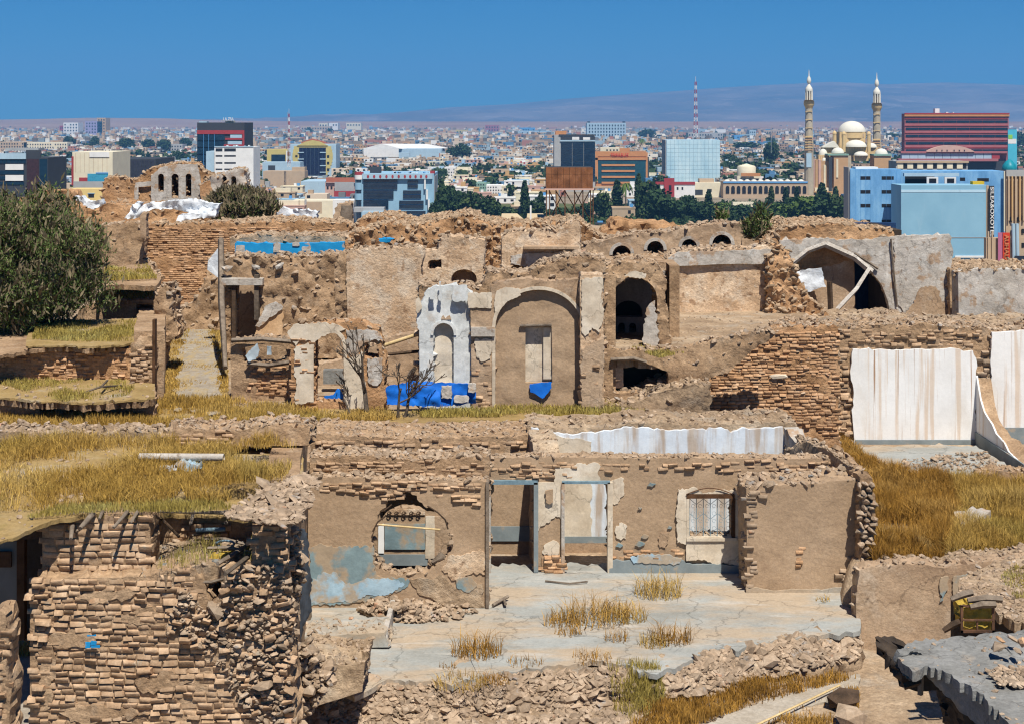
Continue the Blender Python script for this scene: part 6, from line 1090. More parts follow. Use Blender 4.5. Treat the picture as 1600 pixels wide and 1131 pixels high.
for j, (y, h) in enumerate([(232.5, 4.5), (243, 2.2), (254, 2.2), (264, 2)]):
    fe(o, 'slit_window', 337, 347.5, y, y + h, 820, black_hole, .1); fe(o, 'slit_window', 350.5, 368.5, y, y + h, 820, black_hole, .1)
fe(o, 'blue_wing', 322, 335, 237, 300, 822, FM['lblue'], 0, 18); fe(o, 'roof_rail', 335, 396, 229, 230.4, 820, FM['lblue'], .3); roofbits(o, 336, 394, 230, 822, 6)
# --- yellow gridded offices
o = bld('arched_office', 'blue grey office with yellow arch and dark central glazing', 'building', 452, 525, 226, 1330, 30, FM['lblue'], 278, short='the yellow arched office')
for j in range(9):
    t = j / 8; w = 3 + 8 * math.sin(math.pi * min(1, .25 + t * .75)); fe(o, 'yellow_cladding', 468 - w, 468, 229 + j * 5, 234 + j * 5, 1330, FM['yellow'], .3); fe(o, 'yellow_cladding', 508, 509 + w, 229 + j * 5, 234 + j * 5, 1330, FM['yellow'], .3)
a = [P(464, 228, 1329), P(512, 228, 1329), P(500, 222, 1329), P(488, 219.5, 1329), P(477, 222, 1329)]; V = a + [v + np.array([0, 2, 0]) for v in a]; mk('yellow_gable', V, [(0, 1, 2, 3, 4), (9, 8, 7, 6, 5)] + [(i, i + 5, (i + 1) % 5 + 5, (i + 1) % 5) for i in range(5)], FM['yellow'], o)
a = [P(470, 223, 1333), P(487, 217, 1333), P(510, 223, 1333), P(506, 225, 1333), P(487, 220, 1333), P(472, 226, 1333)]; V = a + [v + np.array([0, 6, 0]) for v in a]; mk('red_roof', V, [(0, 5, 4, 1), (1, 4, 3, 2), (0, 1, 7, 6), (1, 2, 8, 7)], FM['terracotta'], o)
fe(o, 'yellow_cladding', 466, 512, 227, 231, 1330, FM['yellow'], .4)
for i in range(7): fe(o, 'dark_glazing', 467.5 + i * 6, 473.2 + i * 6, 231, 274, 1330, mat('night_blue_glass', [(.3, (.008, .01, .03)), (.7, (.02, .025, .06))], bump=0, rough=.2), .5)
for j in range(4):
    for x0 in (465.5, 500): fe(o, 'balcony_slab', x0, x0 + 9.5, 238 + j * 10.3, 239.5 + j * 10.3, 1330, FM['lblue'], 1.0)
    fe(o, 'window', 511, 514.5, 243 + j * 10.3, 247 + j * 10.3, 1330, black_hole, .5); fe(o, 'window', 461.5, 465, 243 + j * 10.3, 246 + j * 10.3, 1330, black_hole, .5) if j < 2 else None
o = bld('yellow_office', 'low yellow office with a dark blue window field', 'building', 417, 449, 234, 1340, 20, FM['yellow'], 260, short='the low yellow office'); fe(o, 'glazing', 424, 446, 242, 255, 1340, glass_dk, .3); fe(o, 'side_strip', 447, 449, 236, 255, 1340, FM['white'], .4)
o = bld('blue_hall', 'sky blue hall wall with a dark stained patch', 'building', 410, 469, 254, 1180, 20, FM['lblue'], 272, short='the sky blue hall'); fe(o, 'dark_gate', 419, 430, 259, 268, 1180, FM['dark'], .2)
o = bld('tan_block', 'windowless tan rendered block below the blue hall', 'building', 411, 476, 268, 1120, 18, FM['tan'], 290, short='the tan block'); fe(o, 'raised_part', 456, 476, 262, 270, 1122, FM['tan'], 0, 12)
o = bld('metal_shed', 'pale blue metal roofed shed', 'shed', 470, 508, 284, 1000, 40, FM['lblue'], 300, short='the pale blue shed')
o = bld('tiled_house', 'brick house with a scalloped terracotta roof', 'house', 508, 556, 286, 930, 20, FM['pink'], 310, short='the scalloped roof house'); fe(o, 'roof', 510, 556, 278, 285, 930, FM['terracotta'], 1.5); fe(o, 'grey_wing', 523, 553, 285, 300, 928, FM['grey'], .3); fe(o, 'red_panel', 522, 556, 299, 312, 926, FM['red'], .3); grid(o, 'window', 509, 521, 290, 298, 2, 1, .5, .5, 930, black_hole, .2)
o = bld('beige_villa', 'plain beige villa with a recessed entrance below the ridge', 'house', 456, 520, 314, 790, 18, FM['cream'], 345, short='the beige villa'); fe(o, 'recess', 478, 503, 316, 334, 790, FM['tan'], .05); fe(o, 'pier', 476, 479, 312, 334, 790, FM['grey'], .4)
o = bld('white_annex', 'white annex wall with a grey roof box beside the glass office', 'building', 520, 556, 313, 765, 12, FM['white'], 345, short='the white annex'); fe(o, 'grey_screen', 566, 603, 331, 352, 700, FM['lblue'], 0, 6); fe(o, 'grey_screen', 553, 600, 325, 332, 705, FM['grey'], 0, 8)
# --- glass office
Yg = 750; bm = fac((.26, .44, .58), 'sky_blue_cladding')
o = bld('glass_office', 'modern sky blue and dark glass office with a cornice of red dots', 'building', 556, 678, 272, Yg, 40, bm, 350, short='the red dotted office')
fe(o, 'cornice', 567, 676, 272, 280, Yg, FM['lblue'], 1.4)
for i in range(11):
    c = P(575 + i * 9.6 - (i > 6) * (i - 6) * 1.2, 276.5, Yg - 1.5); r = .58; V = [c + [r * math.cos(t), 0, 1.5 * r * math.sin(t)] for t in np.linspace(0, 2 * math.pi, 9)[:-1]]; V = V + [v + np.array([0, .3, 0]) for v in V]; mk('red_dot', V, [tuple(range(8)), tuple(range(15, 7, -1))] + [(k, k + 8, (k + 1) % 8 + 8, (k + 1) % 8) for k in range(8)], FM['red'], o)
steps = [(281, 297, 621), (298, 312, 615), (313, 328, 607), (329, 345, 600)]
for k, (y0, y1, xe) in enumerate(steps):
    for q_ in range(3):
        h = (y1 - y0) / 3; fe(o, 'glass_strip', 568, xe, y0 + q_ * h, y0 + (q_ + .82) * h, Yg, glass_dk, .6)
wr_ = [(282.5, 287, 637, 653), (289, 293.5, 637, 653), (298, 303, 630, 658), (305, 310, 630, 658), (314, 319, 624, 662), (321, 325.5, 624, 662), (330, 334.5, 616, 665), (337, 342, 618, 666)]
for (y0, y1, x0, x1) in wr_: fe(o, 'glass_strip', x0, x1, y0, y1, Yg, glass_dk, .6)
for (x0, x1, y0, y1) in [(663, 665.5, 281, 296), (666, 669, 297, 312), (669, 671.5, 313, 328), (671, 674, 330, 350)]: fe(o, 'white_fin', x0, x1, y0, y1, Yg, FM['white'], 1.6)
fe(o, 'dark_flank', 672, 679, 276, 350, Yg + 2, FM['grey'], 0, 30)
cx = P(561, 300, Yg + 1.5); 
def cyl(parent, name, c, r, z0, z1, m, n=16, r2=None, **k):
    r2 = r if r2 is None else r2; V = [(c[0] + r * math.cos(t), c[1] + r * math.sin(t), z0) for t in np.linspace(0, 2 * math.pi, n + 1)[:-1]] + [(c[0] + r2 * math.cos(t), c[1] + r2 * math.sin(t), z1) for t in np.linspace(0, 2 * math.pi, n + 1)[:-1]]
    return mk(name, V, [(i, (i + 1) % n, (i + 1) % n + n, i + n) for i in range(n)] + [tuple(range(n, 2 * n)), tuple(range(n - 1, -1, -1))], m, parent, smooth=40, **k)
zz = lambda py, Y: CZ - (py - HY) * Y / F
for (y0, y1, mm) in [(269.5, 274, FM['red']), (274, 281, FM['white']), (281, 286, glass_dk), (286, 297, bm), (297, 303, glass_dk), (303, 313, bm), (313, 345, glass_dk)]: cyl(o, 'corner_drum', cx, 2.25 - .25 * (mm is glass_dk), zz(y1, Yg), zz(y0, Yg), mm)
fe(o, 'roof_plant', 578, 594, 262, 272, Yg + 8, FM['dark'], 0, 8); roofbits(o, 612, 672, 272, Yg + 4, 22, ('white', 'lblue', 'blue', 'blue')); fe(o, 'red_canopy', 672, 679, 268, 272, Yg + 3, FM['red'], 0, 6)
# --- white gable hall
o = bld('gable_hall', 'white gabled industrial hall with a long metal roof', 'warehouse', 568, 690, 233, 2000, 30, FM['lblue'], 248, short='the white gabled hall')
V = [P(566, 233, 1995), P(596, 225, 1995), P(622, 233, 1995), P(566, 233, 2200) + [0, 0, 3], P(664, 225, 2200), P(700, 233, 2200)]; a_, b_, c_ = P(627, 233, 1995), P(596, 225, 1995), P(566, 233, 1995)
V = [c_, b_, a_, P(667, 225.5, 2260), P(702, 232, 2260)]; mk('roof', V, [(0, 2, 1), (1, 2, 4, 3)], FM['white'], o); fe(o, 'front_wall', 568, 623, 233, 246, 1994, FM['white'], .5); fe(o, 'low_block', 623, 640, 239, 250, 1980, FM['lblue'], 0, 10)
# --- black tower, rusty tank
o = bld('black_glass_tower', 'unfinished black glass tower with a concrete side', 'tower', 866, 930, 212, 1090, 26, FM['grey'], 300, short='the black glass tower')
for j in range(6):
    for i in range(3): fe(o, 'glass_bay', 876.5 + i * 18, 893.8 + i * 18, 222.6 + j * 10.3, 232 + j * 10.3, 1090, glass_dk, .4)
fe(o, 'open_floor', 876, 930, 214, 221, 1090, FM['dark'], .3); fe(o, 'floor_slab', 875, 930, 219.5, 221.5, 1090, FM['lblue'], .8); fe(o, 'roof_frame', 873, 929, 210.5, 212.5, 1090, FM['dark'], .6); fe(o, 'roof_shed', 868, 885, 205, 211, 1093, FM['orange'], 0, 6); fe(o, 'white_sheet', 894, 905, 214.5, 219, 1090, FM['white'], .5); fe(o, 'white_sheet', 911, 922, 215, 219, 1090, FM['white'], .5)
Yt = 150.0; tk = empty('water_tank', P(890, 352, Yt), 'square rusty panelled water tank on a steel trestle', 'water tank'); LAND.append((850, 930, 345, 150, 5, 'the rusty water tank'))
rust = mat('rusted_steel_plate', [(.25, (.085, .04, .022)), (.5, (.20, .085, .04)), (.75, (.32, .15, .075))], scale=.9, bump=.1, over=[((.10, .05, .03), 2, SV, .5, .7, .6)])
fe(tk, 'tank_core', 854, 926, 262.5, 295, Yt, FM['dark'], 0, 4.5)
for i in range(8):
    for j in range(2): fe(tk, 'tank_panel', 853 + i * 9.2, 861.8 + i * 9.2, 262 + j * 11 + (j > 0) * 0, 272.6 + j * 11.2 + (11 if j else 0), Yt, rust, .12)
fe(tk, 'base_beam', 851, 928, 295, 297.5, Yt, FM['pink'], .2, 4.6)
for x in (853, 858, 868, 882, 897, 910, 922, 926):
    for dy in (0, 4): fe(tk, 'leg', x, x + 1.6, 297, 372, Yt + dy, iron, 0, .12)
for (xa, xb) in [(858, 882), (882, 858), (897, 922), (922, 897), (882, 910), (910, 885), (868, 897)]: stick('brace', [P(xa, 298, Yt + .8), P(xb, 345, Yt + 1.2)], .05, iron, tk, n=4)
# --- orange topped building
o = bld('orange_parapet_building', 'dark green glass building with orange parapet and red lettering', 'building', 930, 1012, 239, 1180, 26, FM['orange'], 292, short='the orange parapet building')
fe(o, 'parapet', 929, 1010, 237, 245, 1180, FM['orange'], .4); fe(o, 'parapet', 968, 984, 232, 240, 1181, FM['orange'], .4); fe(o, 'frame', 930, 934, 245, 285, 1180, FM['orange'], .8); fe(o, 'frame', 930, 1010, 247, 250.5, 1180, FM['orange'], .8); fe(o, 'glazing', 934.5, 1009, 250.5, 287, 1180, glass_tl, .3)
for j in range(4): fe(o, 'spandrel', 940, 992, 257 + j * 9.2, 260 + j * 9.2, 1180, FM['orange'], .8)
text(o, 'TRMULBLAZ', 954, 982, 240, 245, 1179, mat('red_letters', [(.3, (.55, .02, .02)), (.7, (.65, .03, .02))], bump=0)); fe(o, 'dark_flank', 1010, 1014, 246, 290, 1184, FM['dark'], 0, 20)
o = bld('cream_arcaded_house', 'low cream building with a row of small dark windows', 'building', 938, 968, 231, 1260, 12, FM['cream'], 238, short='the low cream building'); grid(o, 'window', 946, 967, 233, 237, 4, 1, .5, .5, 1260, black_hole)
# --- grid apartments
o = bld('grid_apartments', 'pale grey apartment slab with a grid of dark windows', 'apartment block', 917, 978, 192.5, 4000, 60, FM['lblue'], 216, short='the pale grey apartment slab'); grid(o, 'window', 919, 977, 194, 214, 13, 4, .42, .5, 4000, black_hole, .6); fe(o, 'stair_tower', 918, 922, 190, 193, 4010, FM['dark'], 0, 10); fe(o, 'stair_tower', 973, 977, 190, 193, 4010, FM['dark'], 0, 10)
# --- silver block
o = bld('silver_block', 'silvery blue panel clad block shining in the sun', 'building', 1041, 1125, 219, 1200, 30, FM['lblue'], 292, short='the silvery panel block')
sv = mat('silver_blue_panel', [(.3, (.34, .55, .66)), (.5, (.48, .68, .76)), (.7, (.64, .80, .84))], scale=.09, stretch=(1, 1, .4), bump=0, rough=.35, spec=.5, grain=0)
for i in range(14):
    for j in range(11): fe(o, 'panel', 1042 + i * 5.93, 1047.6 + i * 5.93, 219.5 + j * 6.6, 225.8 + j * 6.6, 1200, sv, .25 + .07 * random.random())
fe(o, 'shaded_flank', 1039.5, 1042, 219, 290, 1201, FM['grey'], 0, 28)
o = bld('maroon_white_house', 'white house with maroon tower and maroon parapet', 'house', 1025, 1086, 288, 1000, 14, FM['white'], 315, short='the maroon tower house'); fe(o, 'parapet', 1024, 1086, 284.5, 289, 1000, FM['red'], .4); fe(o, 'maroon_tower', 1037.5, 1053.5, 279, 308, 1000, FM['red'], 1.2); grid(o, 'window', 1055, 1070, 292, 298, 2, 1, .35, .7, 1000, black_hole); fe(o, 'window', 1045, 1049, 290, 298, 999, black_hole, .5)
o = bld('beige_flats', 'beige flats with dark balcony openings right of the maroon house', 'building', 1084, 1128, 286, 1010, 14, FM['cream'], 312, short='the beige flats'); fe(o, 'roof_room', 1093, 1116, 280, 287, 1014, FM['tan'], 0, 8); fe(o, 'balcony', 1085, 1098, 297, 305, 1010, FM['dark'], .2); fe(o, 'window', 1105, 1112, 296, 300, 1010, black_hole, .2)
# --- mast
def lattice_mast(px, y0, y1, Y, w, label, striped=True, nseg=14):
    t = empty('radio_mast', P(px, y1, Y), label, 'mast'); H0, H1 = zz(y1, Y), zz(y0, Y); cxm = P(px, y0, Y)[0]
    for s_ in range(nseg):
        a0, a1 = s_ / nseg, (s_ + 1) / nseg; z0, z1 = H0 + (H1 - H0) * a0, H0 + (H1 - H0) * a1; w0, w1 = w * (1 - a0 * .6), w * (1 - a1 * .6); m = (FM['red'] if s_ % 2 else FM['white']) if striped else FM['grey']; L = []
        for sx in (-1, 1):
            for sy in (-1, 1): L.append(tube([(cxm + sx * w0, Y + sy * w0, z0), (cxm + sx * w1, Y + sy * w1, z1)], w * .12, 4))
        L.append(tube([(cxm - w0, Y - w0, z0), (cxm + w1, Y - w1, z1)], w * .09, 4)); L.append(tube([(cxm + w0, Y - w0, z0), (cxm - w1, Y - w1, z1)], w * .09, 4)); V, f = join(L); mk('mast_section', V, f, m, t)
    V, f = tube([(cxm, Y, H1), (cxm, Y, H1 + (H1 - H0) * .09)], w * .12, 4); mk('spike', V, f, FM['white'], t); return t
lattice_mast(1087, 128, 215, 2600, 3.2, 'tall red and white lattice mast above the silvery block'); lattice_mast(451.5, 178, 262, 1100, .9, 'slim red and white lattice mast before the blue hall')
for (px_, y0, y1, Y_, lab) in [(1076, 205, 216, 3000, 'thin grey pole left of the tall mast'), (449, 176, 205, 2600, 'thin grey mast on the skyline left of the arched office'), (800, 186, 215, 3400, 'thin grey mast on the skyline in the centre'), (124, 199, 222, 2500, 'thin grey mast behind the cream block'), (1205, 196, 240, 1500, 'thin pole left of the first minaret')]:
    V, f = tube([P(px_, y1, Y_), P(px_, y0, Y_)], Y_ / F * .35, 4); mk('pole', V, f, FM['grey'], None, lab, 'pole')
# --- mosque
def lathe(parent, name, c, prof, m, n=20, a0=0, a1=2 * math.pi, **k):
    V = []; cl = abs(a1 - a0 - 2 * math.pi) < 1e-6; N = n if cl else n + 1
    for r, z in prof:
        for i in range(N): t = a0 + (a1 - a0) * i / n; V.append((c[0] + r * math.cos(t), c[1] + r * math.sin(t), z))
    Fc = [(j * N + i, j * N + (i + 1) % N, (j + 1) * N + (i + 1) % N, (j + 1) * N + i) for j in range(len(prof) - 1) for i in range(n)]
    return mk(name, V, Fc, m, parent, smooth=35, **k)
def dome(parent, px, pyb, rpx, hpx, Y, m, name='dome', dy=0):
    c = P(px, pyb, Y); s = Y / F; lathe(parent, name, (c[0], Y + dy), [(rpx * s * math.cos(t), c[2] + hpx * s * math.sin(t)) for t in np.linspace(0, math.pi / 2 * .995, 9)], m)
Ym = 1020; stone_y = fac((.60, .44, .22), 'honey_stone'); stone_o = fac((.48, .30, .16), 'brown_brick_facing'); domew = fac((.66, .64, .56), 'cream_dome_tiles', .04); stone_g = fac((.42, .37, .28), 'minaret_shaft_stone', .15)
mo_ = bld('mosque', 'domed mosque in honey stone with brown brick portals', 'mosque', 1300, 1392, 262, Ym + 8, 32, stone_o, 305, short='the mosque')
fe(mo_, 'portal_block', 1303, 1325, 242, 310, Ym, stone_o, 0, 12); fe(mo_, 'green_cornice', 1293, 1326, 241, 243.5, Ym, FM['green'], .8, 12); fe(mo_, 'portal_strip', 1306.5, 1309.5, 249, 278, Ym, FM['cream'], .5); fe(mo_, 'dark_joint', 1295, 1300, 246, 310, Ym, FM['dark'], .2)
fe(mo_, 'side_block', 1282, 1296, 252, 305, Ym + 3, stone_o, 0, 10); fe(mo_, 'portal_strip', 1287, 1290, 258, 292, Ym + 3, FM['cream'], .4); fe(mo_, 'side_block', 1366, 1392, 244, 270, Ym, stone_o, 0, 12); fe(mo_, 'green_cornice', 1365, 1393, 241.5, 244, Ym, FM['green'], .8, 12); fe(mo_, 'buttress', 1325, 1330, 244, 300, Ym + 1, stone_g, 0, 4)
for k, x in enumerate([1269, 1274, 1279]): fe(mo_, 'scaffold_bay', x, x + 4, 250, 305, Ym + 2, stone_o if k % 2 else FM['pink'], 0, 6)
fe(mo_, 'drum', 1312, 1352, 207, 240, Ym + 16, stone_y, 0, 16)
grid(mo_, 'window', 1314, 1351, 209, 216, 9, 1, .45, .8, Ym + 16, FM['tan'], .2)
c0 = P(1332, 207, Ym + 22); lathe(mo_, 'drum_ring', (c0[0], Ym + 24), [(9.6, zz(216, Ym + 22)), (9.6, zz(206.5, Ym + 22)), (9.9, zz(206.5, Ym + 22))], stone_y)
dome(mo_, 1332, 207.5, 21.5, 18, Ym + 22, domew, dy=2); dome(mo_, 1337, 230, 17, 11, Ym + 10, domew, 'half_dome'); dome(mo_, 1345, 243.5, 11, 6.5, Ym + 4, domew, 'half_dome'); dome(mo_, 1309, 240, 10, 9, Ym + 8, domew, 'small_dome'); dome(mo_, 1377, 241.5, 10, 9, Ym + 6, domew, 'small_dome'); dome(mo_, 1286, 243, 7, 10, Ym + 12, domew, 'small_dome'); dome(mo_, 1362, 231, 8, 7, Ym + 20, domew, 'small_dome'); dome(mo_, 1288, 252, 4, 5, Ym + 5, domew, 'small_dome')
for x0, x1, y0, y1, Y in [(1286, 1312, 230, 246, Ym + 14), (1320, 1355, 230, 245, Ym + 9), (1334, 1357, 243, 252, Ym + 3), (1279, 1296, 243, 255, Ym + 9), (1352, 1372, 231, 248, Ym + 18)]: fe(mo_, 'apse_wall', x0, x1, y0, y1, Y, stone_y, 0, 8); grid(mo_, 'window', x0 + 1, x1 - 1, y0 + 1, y0 + 5, max(3, int((x1 - x0) / 4)), 1, .4, .8, Y, FM['tan'], .12)
a = [P(1286, 231, Ym + 12), P(1304, 221, Ym + 12), P(1312, 231, Ym + 12)]; V = a + [v + np.array([0, 10, 0]) for v in a]; mk('sloped_roof', V, [(0, 2, 1), (0, 1, 4, 3), (1, 2, 5, 4)], domew, mo_)
for (x, y, Yk) in [(1318.5, 208, Ym + 9), (1357.5, 208, Ym + 9), (1304, 207, Ym + 18)]:
    c = P(x, y, Yk); s = Yk / F; lathe(mo_, 'corner_turret', (c[0], Yk), [(3.0 * s, zz(238, Yk)), (3.0 * s, zz(y + 3, Yk)), (3.6 * s, zz(y + 2.6, Yk)), (3.2 * s, zz(y + 1, Yk)), (2.2 * s, zz(y - 1, Yk)), (.05, zz(y - 2.5, Yk))], stone_y, n=8)
def minaret(px, top, Y, label, base):
    c = P(px, 200, Y); s = Y / F; z = lambda y: zz(top + y, Y); t = empty('minaret', (c[0], Y, 0), label, 'minaret'); C = (c[0], Y)
    lathe(t, 'shaft', C, [(7.5 * s, 0), (7.2 * s, z(120)), (7.6 * s, z(118)), (6.3 * s, z(104)), (6.0 * s, z(90)), (5.6 * s, z(58))], stone_g, n=10); lathe(t, 'balcony', C, [(5.6 * s, z(58)), (7.2 * s, z(54)), (8.3 * s, z(52)), (8.3 * s, z(47)), (7.4 * s, z(47)), (7.2 * s, z(45)), (5, z(45))], stone_y, n=12)
    lathe(t, 'upper_shaft', C, [(3.2 * s, z(46)), (3.2 * s, z(30))], FM['tan'], n=8)
    for k in range(8): a = k * math.pi / 4; V, f = tube([(C[0] + 4.9 * s * math.cos(a), Y + 4.9 * s * math.sin(a), z(47)), (C[0] + 4.9 * s * math.cos(a), Y + 4.9 * s * math.sin(a), z(30))], 1.15 * s, 6); mk('column', V, f, domew, t)
    lathe(t, 'cap', C, [(5.6 * s, z(31)), (5.9 * s, z(29)), (5.2 * s, z(26)), (2.6 * s, z(22)), (1.5 * s, z(20)), (3.2 * s, z(17)), (3.4 * s, z(14)), (2.4 * s, z(10)), (.8 * s, z(7)), (.5 * s, z(0)), (.05, z(-3))], domew, n=12)
    for k in range(5): fe(t, 'tile_band', px - 5.4, px + 5.4, top + 62 + k * 13, top + 63 + k * 13, Y - 6.5 * s, stone_y, 0, .5)
    fe(t, 'tile_panel', px - 4, px + 4, top + 128, top + 150, Y - 7.8 * s, FM['lblue'], 0, .3)
    for k in range(6): fe(t, 'tile_band', px - 6.2, px + 6.2, top + 102 + k * 4, top + 103.5 + k * 4, Y - 7.6 * s, stone_o if k % 2 else stone_y, 0, .5)
minaret(1264, 112, Ym - 4, 'left minaret, wholly in view beside the mosque', 300); minaret(1370, 116.5, Ym + 70, 'right minaret, rising behind the mosque domes', 230); LAND.append((1255, 1275, 300, Ym, 8, 'the left minaret'))
# arcade and yellow domed house
o = bld('arcade', 'long low arcade with round arches before the left minaret', 'arcade', 1130, 1262, 284, 1000, 14, FM['tan'], 305, short='the long arcade'); fe(o, 'blue_cornice', 1130, 1262, 284, 286.5, 1000, FM['blue'], .5)
for i in range(15):
    x = 1134 + i * 8.6; a = [P(px_, py_, 999.7) for px_, py_, _ in arch(x, x + 5.6, 291, 303, n=6, spring=294)]; V = a + [v + np.array([0, .25, 0]) for v in a]; n_ = len(a); mk('arch_opening', V, [tuple(range(n_))], black_hole, o)
for i in range(12): dome(o, 1136 + i * 10.5, 284, 4.5, 3.2, 1005, domew, 'roof_dome')
o = bld('domed_villa', 'cream villa with a green capped rotunda', 'villa', 1152, 1188, 276, 1030, 14, FM['cream'], 300, short='the rotunda villa'); c = P(1167, 262, 1032); lathe(o, 'rotunda', (c[0], 1034), [(6.3, zz(277, 1032)), (6.3, zz(262, 1032)), (5.8, zz(260, 1032)), (2.5, zz(258, 1032)), (.1, zz(256, 1032))], FM['cream'], n=14); lathe(o, 'green_cap', (c[0], 1034), [(3.2, zz(259.5, 1032)), (1.2, zz(257, 1032)), (.1, zz(255.5, 1032))], FM['green']); fe(o, 'balcony', 1158, 1188, 271, 276, 1028, FM['orange'], .4); grid(o, 'window', 1155, 1187, 279, 290, 5, 1, .5, .7, 1030, black_hole, .2)
# --- hotel
Yh = 1150
o = bld('striped_hotel', 'wide hotel striped in rose and dark blue bands', 'hotel', 1413.5, 1576, 178, Yh, 9, FM['rose'], 292, short='the striped hotel')
for y0, y1, mm, pr in [(177, 179, FM['red'], .8), (179.5, 182.5, FM['orange'], .7), (182.8, 184, glass_dk, .3)]: fe(o, 'cornice', 1413, 1577, y0, y1, Yh, mm, pr)
for j in range(5):
    y = 188.6 + j * 11.3
    for i in range(8): fe(o, 'window_band', 1415 + i * 20, 1434.4 + i * 20, y, y + 3.5, Yh, glass_dk, .35)
    fe(o, 'shadow_line', 1414, 1575, y - 3.2, y - 2.6, Yh, FM['red'], .5)
a = [P(x, y, Yh - 6) for x, y, _ in [(1448, 238, 0)] + [(1448 + 75 * t, 238 - 10.5 * math.sin(math.pi * t) ** .7, 0) for t in np.linspace(.03, .97, 14)] + [(1523, 238, 0)]]; n_ = len(a); V = a + [v + np.array([0, 5, 0]) for v in a]; q_ = mk('arched_canopy', V, [tuple(range(n_ - 1, -1, -1))] + [(i, i + 1, i + 1 + n_, i + n_) for i in range(n_ - 1)], FM['pink'], o)
for x in (1463, 1471, 1479, 1490, 1498, 1506): fe(q_, 'porthole', x, x + 1.6, 234.5, 237, Yh - 6, black_hole, .2)
fe(o, 'podium_roof', 1408, 1577, 237, 240, Yh - 5, FM['rose'], 0, 8)
for i in range(12): fe(o, 'podium_glazing', 1409 + i * 12.8, 1421.2 + i * 12.8, 240, 249, Yh - 4, FM['lblue'] if i < 11 else FM['red'], .1, 4)
fe(o, 'podium_band', 1404, 1560, 248.5, 252.5, Yh - 7, FM['rose'], 0, 6); fe(o, 'podium_core', 1404, 1576, 252, 292, Yh - 3, FM['dark'], 0, 6)
fe(o, 'roof_plant', 1461, 1468, 170, 178, Yh + 5, FM['white'], 0, 5); roofbits(o, 1458, 1490, 178, Yh + 6, 8)
o = bld('low_offices', 'cream office row with square dark openings below the hotel', 'building', 1400, 1512, 252.5, 700, 14, FM['grey'], 300, short='the cream office row')
for i in range(7): fe(o, 'cream_panel', 1402 + i * 15.5, 1411 + i * 15.5, 256, 264, 700, FM['cream'], .3); fe(o, 'opening', 1411.3 + i * 15.5, 1417 + i * 15.5, 256, 264, 700, black_hole, .1)
fe(o, 'eave', 1400, 1513, 252, 255, 700, FM['tan'], .8)
o = bld('billboard', 'bright turquoise and green advertising screen right of the hotel', 'billboard', 1575, 1589, 203, 1100, 1, fac((.08, .45, .60), 'billboard_sky'), 226, short='the turquoise billboard'); fe(o, 'green_print', 1575.5, 1582, 211, 218, 1100, fac((.25, .55, .08), 'billboard_green'), .1); fe(o, 'white_print', 1575, 1588, 217.5, 225, 1100, FM['white'], .1)
# --- big blue building
Yb = 353; bb_m = mat('rough_blue_paint', [(.3, (.10, .26, .48)), (.5, (.15, .35, .60)), (.7, (.24, .46, .68))], scale=.5, stretch=(1, 1, .35), bump=.1, bscale=3, grain=.12)
o = bld('blue_building', 'large bright blue painted block with dark slit windows', 'building', 1328.5, 1408, 265, Yb, 6, bb_m, 420, short='the blue block')
for (x0, x1) in [(1344, 1360), (1377.5, 1396.5)]:
    for j in range(4): fe(o, 'slit_window', x0, x1, 276 + j * 21.6 + (3 if j == 3 else 0), 281.5 + j * 21.6 + (2 if j == 3 else 0), Yb, black_hole, .02)
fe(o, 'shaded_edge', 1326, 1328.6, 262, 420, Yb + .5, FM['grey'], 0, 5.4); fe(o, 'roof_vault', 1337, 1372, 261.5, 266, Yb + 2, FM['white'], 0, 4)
for x in np.arange(1328.5, 1408, 8): fe(o, 'panel_seam', x, x + .35, 266, 420, Yb, FM['blue'], .03)
fe(o, 'rear_wing', 1408, 1571, 268, 420, Yb + 6, bb_m, 0, 10); fe(o, 'slit_window', 1527, 1545, 279, 284, Yb + 6, black_hole, .05); fe(o, 'slit_window', 1500, 1508, 278, 283, Yb + 6, black_hole, .05); fe(o, 'cream_pier', 1568, 1572.5, 268, 362, Yb + 5, FM['cream'], .3)
fe(o, 'dark_loggia', 1414, 1460, 276, 292, Yb + 4.5, black_hole, .1); fe(o, 'canopy', 1412, 1498, 271, 276, Yb + 3, FM['lblue'], .4, 1)
for (x0, x1) in [(1448, 1466), (1476, 1494)]: fe(o, 'white_frame', x0, x1, 277, 291, Yb + 2, FM['white'], 0, .3); fe(o, 'window', x0 + 4, x1 - 3, 279.5, 286, Yb + 1.9, black_hole, 0, .2)
roofbits(o, 1420, 1500, 270, Yb + 8, 16, ('white', 'lblue', 'white', 'grey'))
g = bld('grey_blue_wall', 'plain grey blue plastered gable wall before the blue block', 'building', 1408, 1545, 290, Yb - 12, 9, mat('grey_blue_render', [(.3, (.19, .38, .52)), (.7, (.25, .46, .60))], scale=.12, bump=0, grain=.04, over=[((.34, .50, .60), .5, (1, 1, .2), .6, .75, .4)]), 420, short='the gable wall')
fe(g, 'pale_stripe', 1408, 1540, 297, 301, Yb - 12, fac((.42, .60, .72), 'pale_blue_wash'), .06); fe(g, 'ledge_line', 1408, 1544, 371, 371.8, Yb - 12, FM['grey'], .1); fe(g, 'base_stripe', 1492, 1540, 400, 403, Yb - 12, FM['white'], .2); fe(g, 'tan_edge', 1541, 1544.5, 290, 405, Yb - 12, FM['tan'], .15)
sg = bx('vertical_sign', 1546, 1553.5, 291, 371, Yb - 13, .5, FM['dark'], None); tag(sg, 'tall black vertical sign with white characters', 'sign')
text(sg, 'SILEA&OXOTEL', 1547, 1552.5, 293, 370, Yb - 13, white_p, rot=True)
tag(bx('generator', 1520, 1538, 284, 291, Yb - 8, 2, fac((.60, .40, .03), 'machine_yellow'), None), 'yellow generator box on the grey blue wall', 'generator')
